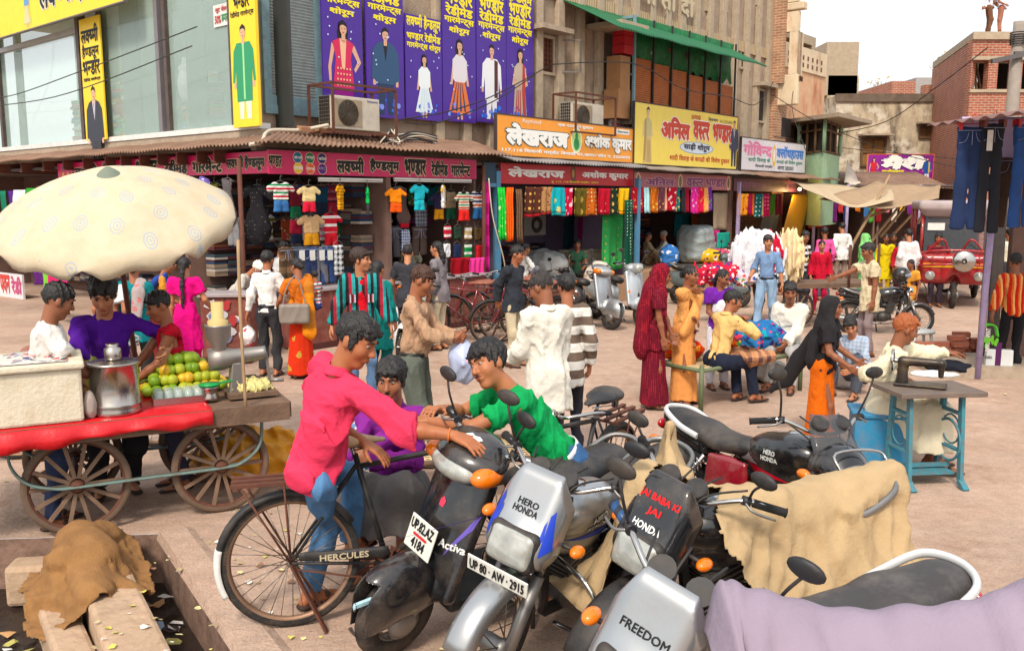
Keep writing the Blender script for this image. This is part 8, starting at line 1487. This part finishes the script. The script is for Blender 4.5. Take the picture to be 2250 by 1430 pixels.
o = on("steel_pot", "tall steel water pot with a small lota standing on its lid", "pot", 256, 905); MB().lathe([(0, 0), (.165, 0), (.17, .02), (.165, .035), (.165, .06), (.168, .07), (.16, .08), (.16, .34), (.175, .345), (.175, .36), (.155, .362), (.06, .37), (0, .372)], 36).build("vessel", m_stl, o); MB().lathe([(0, .373), (.05, .373), (.056, .39), (.056, .45), (.035, .468), (.045, .482), (.04, .485), (0, .48)], 24).build("small_lota", m_stl, o)
m_lime = [mat(f"lime{i}", c, .42, var=.3, vs=12, bump=.15, bs=120) for i, c in enumerate(((148, 176, 40), (176, 186, 44), (214, 190, 40), (226, 180, 40), (120, 156, 30)))]
c0, c1 = cp(318, 880), cp(500, 858); n_ = 0; lm = []
for i_, mm in enumerate(m_lime): lm.append(tag(MB().ball((0, 0, 0), (.047, .047, .044), 14, 10).build("sweet_lime", mm), "round green and yellow sweet lime in the heap on the juice cart", "fruit", "sweet limes heaped on the cart"))
back = V((-.46, .885, 0)); al = (c1-c0)
for L in range(4):
    nx, ny = 10-L*2, 5-L
    for i in range(nx):
        for j in range(ny):
            if L == 0 and 0 < j < ny-1 and 1 < i < nx-2: continue
            c = c0+al*((i+.5+L)/10)+back*(.04+.08*(j+L*.5))+V((random.uniform(-.015, .015), random.uniform(-.015, .015), .05+.07*L)); s_ = random.uniform(.85, 1.08); x = lm[n_ % 5] if n_ < 5 else lm[random.randrange(5)].copy(); n_ += 1
            if n_ > 5: COL.objects.link(x)
            x.location = c; x.scale = (s_,)*3; x.rotation_euler = (random.random()*6, random.random()*6, 0)
o = on("glass_tray", "metal tray of upturned glass tumblers in front of the limes", "tray", 338, 893); MB().span((0, 0, 0), (.36, .2, .015)).span((0, 0, .0151), (.36, .008, .05)).span((0, .192, .0151), (.36, .2, .05)).span((0, .009, .0151), (.008, .191, .05)).span((.352, .009, .0151), (.36, .191, .05)).build("tray_base", m_stl, o)
for i in range(5):
    for j in range(2): MB().lathe([(.034, .016), (.028, .1), (.0, .1)], 14, (.045+.068*i, .055+.09*j, 0)).build("tumbler", mat("tumbler_glass", (200, 216, 210), .05, alpha=.45), o)
o = on("lidded_jar", "small steel pot with a green strainer across its top", "pot", 462, 878); MB().lathe([(0, 0), (.06, 0), (.066, .02), (.05, .045), (.06, .09), (.068, .1), (0, .098)], 24).build("vessel", m_stl, o); MB().lathe([(0, .11), (.075, .108), (.078, .125), (.0, .125)], 24).bar((.05, 0, .117), (.2, .03, .13), .02, .01).build("strainer", mat("green_plastic", (20, 160, 80), .3), o)
o = on("juice_press", "cast metal hand juicer with a wooden pusher in its hopper", "juicer", 522, 868); m_cast = mat("cast_alloy", (158, 152, 146), .4, metal=.7, dirt=.3)
MB().poly([(-.07, -.05, .0), (.07, -.05, .0), (.03, -.05, .26), (-.04, -.05, .26)], (0, .1, 0)).build("stand", m_cast, o, bev=.012); MB().lathe([(0, -.2), (.085, -.2), (.09, -.1), (.06, .0), (.05, .2), (.055, .22), (0, .22)], 24, (0, 0, .3), (.97, -.1, .08)).build("barrel", m_cast, o); MB().lathe([(.05, .33), (.055, .4), (.09, .46), (.095, .54), (.1, .55), (.085, .55), (.0, .5)], 24, (-.12, 0, 0)).build("hopper", m_cast, o); MB().lathe([(.07, .5), (.075, .58), (.045, .6), (.045, .72), (0, .72)], 18, (-.12, 0, 0)).build("wood_pusher", mat("pale_wood", (206, 180, 120), .7), o); MB().bar((.22, -.02, .32), (.24, -.03, .1), .02).tube([(.24, -.03, .1), (.34, -.06, .1)], .015, 8).build("crank_handle", m_cast, o)
o = on("pulp_heap", "pale yellow heap of squeezed lime pulp on a plank at the cart end", "pulp heap", 560, 868); MB().span((-.2, -.08, 0), (.16, .2, .035)).build("plank", m_oldw, o); SD(.008).ell((-.0, .06, .05), (.15, .11, .07)).ell((-.09, .09, .05), (.09, .08, .09), None, .03).plane((0, 0, .036), (0, 0, -1), .3).wrinkle(.022, 60).build("pulp", mat("lime_pulp", (226, 212, 140), .8, bump=.8, bs=60, var=.2, vs=30), o)
soft("grey stone weight beside the foam box on the cart", "stone_weight", "stone", cp(200, 918, ZC+.01), (.045, .045, .1), mat("weight_stone", (176, 160, 150), .8), 2, .006, 30)
soft("heap of lime peel packed between the foam box and the pot", "peel_heap", "peel heap", cp(196, 880, ZC+.01)+back*.1, (.09, .16, .17), mat("lime_peel", (176, 176, 60), .6, pat=('flor', 26, [(120, 140, 30), (220, 210, 140)])), 4, .02, 50)
# umbrella
ub = gp(303, 812, ZC); ut = at(238, 382, 6.75); o = thing("umbrella", "big cream market umbrella printed with pale blue medallions over the cart", "umbrella", ub); d = ut-ub; m_umb = mat("umbrella_canvas", (206, 190, 162), .9, pat=('med', 4.2, (150, 172, 190)), var=.1, vs=4, dirt=.3, dcol=(200, 160, 112), bump=.2, bs=60)
MB().tube([(0, 0, -.1), d*.97], .022, 10).build("pole", m_rust, o); tl = (d.normalized()*1+V((-.1, .13, 0))).normalized(); ex_, ey_ = frame(tl); RU, HU, nr = .88, .36, 8; rows = []
def up(a, f, dz=0):
    u = (a*nr/(2*pi)) % 1; sag = 4*u*(1-u); r_ = RU*f*(1-.025*sag*f); return d-tl*(HU*f**1.75-.04*sag*f*f+dz)+(ex_*cos(a)+ey_*sin(a))*r_
N_ = nr*12; aa = [2*pi*i/N_ for i in range(N_)]
for f in (.02, .12, .25, .4, .55, .7, .82, .92, 1): rows.append([up(a, f) for a in aa])
for dz in (.05, .1): rows.append([up(a, 1.005, (dz+.015*sin(a*17))*min(1, 6*min((a*nr/(2*pi)) % 1, 1-(a*nr/(2*pi)) % 1))) for a in aa])
MB().sheet(rows, closed=True).build("canopy", m_umb, o, solid=.004); MB().lathe([(.11, -.0), (.06, .05), (.02, .08), (0, .08)], 16, d-tl*.03, tl).build("top_cap", mat("cap_grey_green", (120, 130, 116), .8), o); q = MB()
for k in range(nr): a = 2*pi*k/nr; q.tube([up(a, f)-tl*.02 for f in (.05, .3, .6, .85, 1)], .008, 5); q.tube([d-tl*.75, up(a, .55)-tl*.02], .007, 5)
q.build("ribs", m_rust, o)
p0 = cp(540, 892); tag(MB().tube(sp([(0, 0, -.03), (-.01, 0, .6), (-.02, .05, 1.2)], 4), .012, 6).build("bamboo_pole", m_bam, None, p0), "thin stick tied up from the cart end beside the juicer", "pole")
soft("crumpled yellow tarpaulin heap on the ground behind the cart wheel", "tarpaulin_heap", "heap", gp(480, 1095)+V((.1, .55, 0)), (.46, .3, .2), mat("yellow_tarp", (226, 152, 24), .45, bump=.3), 7, .09, 15)
soft("second yellow tarpaulin bundle nearer the pink shirted man", "tarpaulin_heap", "heap", gp(560, 1060)+V((.12, .5, 0)), (.26, .22, .12), mat("yellow_tarp", (1, 1, 1)), 9, .06, 18)
# men at the cart
person("young juice seller in a purple shirt looking down behind the cart", V((-3.12, 6.75, 0)), -150, 1.98, pel=(0, -.1, .73), rf=(.1, -.05, .085), lf=(-.1, -.1, .085), lean=8, top=SH((84, 26, 150), sl='roll', collar=True, amp=.014), bot=SH((40, 40, 44)), head=(-12, -22, 0), hair='mop', sk=D3, vox=.0095, lh=(-.34, .22, 1.0), rh=(.2, .4, .84), re=(1, -.5, -.4), le=(-1, -.4, -.3))
person("boy in a sleeveless red shirt squeezing fruit behind the cart", V((-2.68, 6.95, 0)), 120, 1.6, lean=6, top=SH((196, 20, 44), sl='none', amp=.012), bot=SH((60, 60, 80)), head=(10, -14, 0), sk=D1, vox=.0095, lh=(-.12, .36, 1.0), rh=(.1, .4, 1.0))
person("man in a white T-shirt seen from the side at the cart's near end", V((-3.28, 6.08, 0)), -62, 1.74, lean=8, top=SH((226, 220, 212), sl='short', hem=-.15, amp=.014), bot=SH((60, 70, 100)), head=(10, -14, 0), sk=D2, vox=.0095, rh=(.18, .42, 1.05), lh=(-.1, .4, 1.08))
# men round the parked bikes
m_jean = denim((84, 130, 176))
JP = person("young man in a pink shirt and jeans sitting sideways on the bicycle carrier", V((-1.06, 4.52, 0)), -35, 1.87, pel=(0, 0, .83), lean=12, side=14, twist=-12, top=SH((226, 58, 92), sl='roll', hem=-.085, collar=True, amp=.02, fr=14, g=.018), bot=SH(m_jean, w=1.0, g=.004), head=(-62, -8, 0), rh=(.71, .25, 1.06), lh=(.135, .235, .94), re=(.2, -.4, -1), le=(-1, -.2, .2), rf=(-.21, .16, .09), lf=(-.18, .45, .28), rk=(-.2, 1, .3), lk=(-.1, 1, .3), sk=(172, 104, 66), vox=.0072, curl=.25, rn=(.1, .1, -1), ln=(0, 0, -1), rdir=(1, .0, -.25), thin=.9)
bl_ = MB(); w_ = JP['wr'][1]; d_ = (JP['wr'][1]-JP['el'][1]).normalized(); x_, y_ = frame(d_); c_ = w_-d_*.03; bl_.tube([c_+(x_*cos(a)+y_*sin(a))*.03 for a in [i*pi/8 for i in range(16)]], .004, 5, True).build("wrist_thread", mat("orange_thread", (230, 120, 50), .7), JP['o'])
person("young man in a green T-shirt and white belt leaning over the bicycle handlebar", V((.31, 4.96, 0)), 104, 1.86, pel=(0, 0, .76), lean=39, top=SH((14, 158, 84), sl='short', hem=.0, amp=.018, fr=14, len=.7), bot=SH(denim((48, 92, 140))), belt=mat("white_belt", (222, 220, 220), .4), head=(38, 30, 0), lh=(-.06, .76, 1.04), rh=(.1, .66, 1.06), le=(-1, 0, -.5), re=(1, 0, -.6), sk=(178, 112, 74), vox=.0075, curl=.5, moust=1, ln=(0, 0, -1), rn=(0, 0, -1), hair='wave')
person("man in a purple shirt and grey lungi crouched on the string cot among the bikes", V((-.74, 5.62, 0)), 172, 1.86, pel=(0, 0, .42), lean=10, top=SH((134, 40, 140), hem=-.02, collar=True, amp=.014), bot=SH((104, 98, 96), kind='skirt', hem=.3, r=.22, name="lungi", knees=1), head=(0, 4, 0), rf=(.1, .42, .09), lf=(-.12, .4, .09), rh=(-.06, .26, .8), lh=(.1, .3, .66), re=(1, .2, -.6), le=(-1, .2, -.6), sk=D1, vox=.0085, moust=1, hair='wave')
def charpoy(label, loc_, rz, L=1.8, W=.75, h=.45, m=None, top=(206, 180, 140)):
    o = thing("string_cot", label, "cot", loc_, rz); m = m or m_oldw
    for x in (.03, L-.03):
        for y in (.03, W-.03): MB().tube([(x, y, 0), (x, y, h+.06)], .026, 8).build("leg", m, o)
    MB().tube([(.03, .03, h), (L-.03, .03, h)], .024, 8).tube([(.03, W-.03, h), (L-.03, W-.03, h)], .024, 8).tube([(.03, .03, h), (.03, W-.03, h)], .024, 8).tube([(L-.03, .03, h), (L-.03, W-.03, h)], .024, 8).build("rails", m, o); q = MB()
    for k in range(int(L/.045)): q.tube([(.05+.045*k, .03, h+.0), (.05+.045*k, W/2, h-.03), (.05+.045*k, W-.03, h)], .011, 5)
    for k in range(int(W/.06)): q.tube([(.03, .06+.06*k, h+.004), (L/2, .06+.06*k, h-.02), (L-.03, .06+.06*k, h+.004)], .01, 5)
    q.build("rope_webbing", mat(f"cot_rope{top}", top, .9, var=.2), o); return o
qa, qb = gp(1425, 888), gp(1540, 908); rzc = R(35); charpoy("green iron framed string cot carrying cloth heaps on the right", qa, rzc-pi/2+R(12) if 0 else R(-38)+pi/2-R(14), 1.9, .68, .46, mat("green_iron", (96, 110, 74), .6, dirt=.5)).location = qb; charpoy("string cot under the purple shirted man", gp(826, 1140)+V((.0, .1, 0)), R(10), 1.5, .7, .36)
fl = lambda *c: cloth(c[0], ('flor', 7, list(c[1:])))
CH_ = "cloth heaps for sale"
for px, py, z, r_, m, lb in ((1668, 772, .46, (.36, .26, .2), fl((40, 110, 170), (60, 40, 120), (20, 160, 170), (230, 60, 80)), "blue and purple printed heap of cloth on the green cot"), (1622, 770, .46, (.2, .18, .13), fl((210, 60, 30), (60, 140, 60), (240, 170, 40)), "small red and green heap of cloth on the green cot"), (1500, 792, .46, (.26, .2, .13), fl((226, 60, 20), (246, 150, 30)), "orange and red heap of cloth at the cot's near end"), (1640, 800, .44, (.3, .26, .1), cloth((196, 140, 100), ('check', .12, (90, 60, 60))), "brown checked blanket hanging off the green cot"), (822, 975, .37, (.22, .2, .12), fl((214, 210, 224), (120, 150, 200), (230, 160, 180)), "pale printed heap of cloth on the cot behind the bicycle"), (835, 1035, .37, (.12, .1, .08), cl((30, 130, 190)), "bright blue cloth on the cot behind the bicycle")):
    soft(lb, "cloth_heap", "heap", gp(px, py, z), r_, m, int(px), .045, 14, group=CH_)
f = gp(1490, 808, .4); hang("fringed check blanket hanging over the cot's end rail", (f, R(-40)), 1432, 1530, 788, 832, 0, cloth((206, 150, 100), ('check', .1, (110, 60, 60))), folds=2, name="check_blanket", cat="blanket", grp=None)
soft("large white cloth sack behind the black veiled girl", "white_sack", "sack", gp(1856, 862)+V((.1, .3, 0)), (.3, .26, .34), mat("sack_white", (218, 220, 226), .7, bump=.3), 3, .03, 10); soft("white plastic sack lying under the green cot", "white_sack", "sack", gp(1690, 850)+V((.1, .3, 0)), (.3, .22, .14), mat("sack_dusty", (190, 182, 168), .7), 5, .04, 14)
# tailor's corner
o = thing("sewing_table", "worn teal iron treadle table carrying the sewing machine", "table", gp(2045, 850, .8)+V((-.02, .0, -.8)), R(6)); m_tl = mat("teal_iron", (62, 134, 150), .6, dirt=.7, dcol=(120, 90, 74), vs=9)
MB().span((-.36, -.24, .76), (.36, .24, .8)).build("table_top", mat("table_board", (110, 96, 88), .5, dirt=.5), o, bev=.006)
for x in (-.22, .22):
    q = MB()
    for y in (-.17, .17): q.bar((x, y*.7, .759), (x, y, .06), .05, .03).bar((x, y, .06), (x, y*1.5, 0), .05, .04)
    q.bar((x, -.13, .6), (x, .13, .6), .04, .02).bar((x, -.15, .3), (x, .15, .3), .04, .02); q.tube([(x, .12*cos(a), .45+.12*sin(a)) for a in [i*pi/8 for i in range(16)]], .008, 5, True); q.build("iron_stand", m_tl, o)
MB().tube([(.2+.0, .17*cos(a), .36+.17*sin(a)) for a in [i*pi/12 for i in range(24)]], .012, 6, True).span((-.2, -.12, .1), (.2, .12, .12)).bar((-.22, 0, .15), (.22, 0, .15), .03).build("treadle", m_tl, o)
o = thing("sewing_machine", "old black sewing machine with a spoked hand wheel on the treadle table", "sewing machine", gp(2016, 846, .81)+V((.0, .0, -.005)), R(-28), scale=.98); m_sm = mat("machine_enamel", (58, 52, 48), .35, metal=.4, dirt=.4, dcol=(150, 120, 80)); MB().span((-.18, -.09, 0), (.22, .09, .025)).build("machine_bed", m_sm, o, bev=.01); SD(.007).cap((-.12, 0, .03), (-.12, 0, .19), .05, .035, .03).cap((-.12, 0, .2), (.17, 0, .2), .04, .032, .03).cap((.17, 0, .2), (.17, 0, .1), .03, .022, .02).build("machine_arm", m_sm, o); q = MB().tube([(-.2, .0+.085*cos(a), .2+.085*sin(a)) for a in [i*pi/12 for i in range(24)]], .012, 6, True)
for k in range(5): a = 2*pi*k/5; q.bar((-.2, 0, .2), (-.2, .085*cos(a), .2+.085*sin(a)), .016, .01, (1, 0, 0))
q.tube([(-.22, 0, .2), (-.14, 0, .2)], .02, 10).build("hand_wheel", m_chrome, o)
soft("dark trousers lying folded on the sewing table", "folded_trousers", "trousers", gp(2085, 815, .81), (.2, .1, .05), cl((30, 32, 42)), 3, .02, 20); soft("white cloth spread on the sewing table", "white_cloth", "cloth", gp(2035, 832, .81)+V((.12, .12, 0)), (.2, .12, .02), cl(wht), 5, .01, 20)
o = thing("blue_stool", "blue wooden box stool under the tailor", "stool", TL+V((-.02, .02, 0)), R(-14)); MB().span((-.21, -.2, .03), (.21, .2, .46)).build("stool_box", mat("blue_wood", (40, 132, 176), .6, dirt=.4), o, bev=.012); MB().span((-.23, -.22, .461), (.23, .22, .5)).build("seat", mat("blue_wood", (1, 1, 1)), o, bev=.01)
o = thing("plastic_sack", "grey translucent plastic sack of scraps in front of the blue stool", "sack", gp(1918, 1012), 0); SD(.012).ell((0, 0, .14), (.17, .15, .16)).cap((0, 0, .16), (0, 0, .36), .13, .15, .05).plane((0, 0, .4), (0, 0, 1), .3).plane((0, 0, 0), (0, 0, -1), .4).wrinkle(.02, 22).build("film", m_poly, o)
o = thing("plastic_stool", "round white plastic stool beside the brick pile", "stool", gp(2052, 800)+V((0, .5, 0))); MB().lathe([(0, .42), (.19, .42), (.21, .41), (.21, .38), (0, .385)], 24).build("seat", m_white, o)
for k in range(4): a = pi/4+pi/2*k; MB().tube([(.16*cos(a), .16*sin(a), .38), (.21*cos(a), .21*sin(a), 0)], .022, 6).build("leg", m_white, o)
g_ = random.Random(3); bb_ = gp(2110, 805); mbk = mat("pile_brick", (176, 104, 80), .9, bump=.5, var=.25, vs=6); br0 = None
for k in range(34):
    c = bb_+V((-.5+.24*(k % 6)+g_.uniform(-.04, .04), .1+.4*((k//3) % 2)+g_.uniform(-.05, .05), .04+.085*(k//8))); e_ = (0, g_.uniform(-.06, .06), g_.uniform(-.5, .5))
    if br0 is None: br0 = MB().box((0, 0, 0), (.23, .11, .075)).build("loose_brick", mbk, None, c, bev=.008); x = tag(br0, "red brick in the loose pile beside the plastic stool", "brick", "bricks piled by the stool")
    else: x = br0.copy(); COL.objects.link(x); x.location = c
    x.rotation_euler = e_
tag(MB().span((0, 0, 0), (2.6, 1.2, .14)).build("pavement_edge", m_conc, None, gp(2075, 832)), None, None, kind='structure')
# garment cart on the right
gc = gp(1800, 720); o = thing("garment_cart", "wooden handcart loaded with small garments in the middle of the street", "cart", gc, R(12)); MB().span((-.7, 0, .72), (1.25, .9, .8)).build("deck", m_oldw, o)
for x in (-.4, .9): wheel(o, (x, .1, .34), .34, .045, 12, m_rust, spoke_m=m_spk, wood=.025)
for x, y in ((.55, -.0), (1.2, .1), (-.65, .8)): MB().tube([(x, y, .6), (x, y, 1.5)], .025, 6).build("corner_post", m_rust, o)
for px, py, z, r_, c, q_, lb in ((1748, 640, .9, (.3, .3, .42), (226, 226, 232), [(40, 40, 46)], "black and white garments bunched on the garment cart"), (1785, 640, .9, (.26, .3, .4), (236, 236, 240), [(200, 204, 216)], "white garments bunched on the garment cart"), (1815, 655, .85, (.2, .3, .4), (190, 20, 50), [(230, 90, 150)], "red and pink garments bunched on the garment cart"), (1842, 645, .85, (.18, .3, .42), (232, 206, 160), [(200, 220, 190)], "cream garments bunched on the garment cart"), (1830, 690, .8, (.4, .3, .12), (230, 200, 210), [(60, 90, 170), (90, 160, 70), (220, 60, 60)], "mixed small garments heaped along the cart's front"), (1900, 690, .8, (.4, .35, .12), (220, 224, 226), [(60, 90, 120), (220, 190, 60), (30, 30, 40)], "mixed small garments heaped by the beige shirted man"), (1760, 695, .78, (.35, .3, .14), (200, 30, 60), [(60, 60, 150), (240, 220, 220)], "red and blue small garments at the cart's end")):
    soft(lb, "garment_heap", "heap", V((gp(px, py, z).x, gc.y+.35, .8)), tuple(v*1.2 for v in r_), fl(c, *q_) if r_[2] < .2 else cl(c), int(px), .12 if r_[2] < .2 else .09, 11 if r_[2] < .2 else 24, st=(1, 1, 1 if r_[2] < .2 else .3), group="garments on the handcart")
# drain: slabs, sack and refuse
def slab(label, a, b_, w, z, h):
    d = b_-a; o = tag(MB().box((0, 0, -h/2), (d.length, w, h)).build("concrete_slab", mat("pale_slab", (190, 160, 132), .9, var=.2, vs=4, bump=.6, bs=14, dirt=.5, dcol=(120, 92, 74)), None, V(((a.x+b_.x)/2, (a.y+b_.y)/2, z)), bev=.03), label, "slab"); o.rotation_euler = (0, 0, math.atan2(d.y, d.x))
slab("long broken concrete slab between the drain and the sack", gp(228, 1250, .0), gp(380, 1600, .0), .3, .0, .34); slab("lower concrete slab left of the sack in the drain", gp(120, 1320, -.12), gp(220, 1560, -.12), .2, -.12, .25); slab("short cross slab below the cart's near wheel", gp(20, 1235, -.08), gp(180, 1226, -.08), .22, -.08, .27)
m_jute = mat("jute_sacking", (156, 112, 66), .95, var=.2, vs=6, bump=.6, bs=130, dirt=.3, dcol=(110, 76, 46)); sa_ = gp(190, 1200, .12); o = thing("jute_sack", "brown jute sack slumped over the concrete slab beside the drain", "sack", V((sa_.x, sa_.y, 0)), R(-58))
drape("sacking", m_jute, o, -.42, .66, -.42, .36, .0125, [((-.18, -.02, .06), (.16, .04, .07), .17, .15), ((-.2, .1, .05), (.1, -.12, .06), .15, .13), ((.28, -.03, .0), (.5, -.02, -.03), .13, .12), ((.4, .12, -.02), (.55, .26, -.06), .06, .04)], -.22, cut=lambda x, y: ((x-.1)/.52)**4+((y+.02)/.37)**4+.15*np.sin(x*13)*np.sin(y*11) > 1, cr=.03, fr=15, seed=5, st=(1, 1, 1))
def scraps(name, n, fn, cols, s0, s1, lift=.004):
    q = MB(); ms = [mat(f"scrap{c}", c, .8, var=.2, vs=30) for c in cols]
    for i in range(n):
        c = fn(); u = random.uniform(0, 6.28); s_ = random.uniform(s0, s1); q.mi = random.randrange(len(ms)); k = random.randint(4, 6); q.add([c+V((s_*cos(u+2*pi*j/k)*random.uniform(.5, 1), s_*.7*sin(u+2*pi*j/k)*random.uniform(.5, 1), lift+random.uniform(0, s_*.5))) for j in range(k)], [list(range(k))])
    tag(q.build(name, ms), None, None, kind='stuff')
def dr(): a = random.random()**.8; return V((K.x, K.y, 0))+dk*(.3+random.uniform(0, 3))+n2*random.uniform(.05, 2.4)+V((0, 0, -.35))
scraps("drain_litter", 800, dr, [(176, 166, 90), (110, 120, 40), (200, 190, 176), (120, 84, 60), (60, 46, 40), (150, 170, 190), (196, 150, 100), (226, 222, 216)], .02, .085)
scraps("pavement_litter", 460, lambda: V((random.uniform(-2.3, .2), random.uniform(4.0, 7.5), 0)) if random.random() < .6 else V((random.uniform(-6, 9), random.uniform(5, 24), 0)), [(220, 206, 150), (226, 220, 210), (170, 150, 110), (140, 100, 80), (200, 190, 90)], .008, .042)
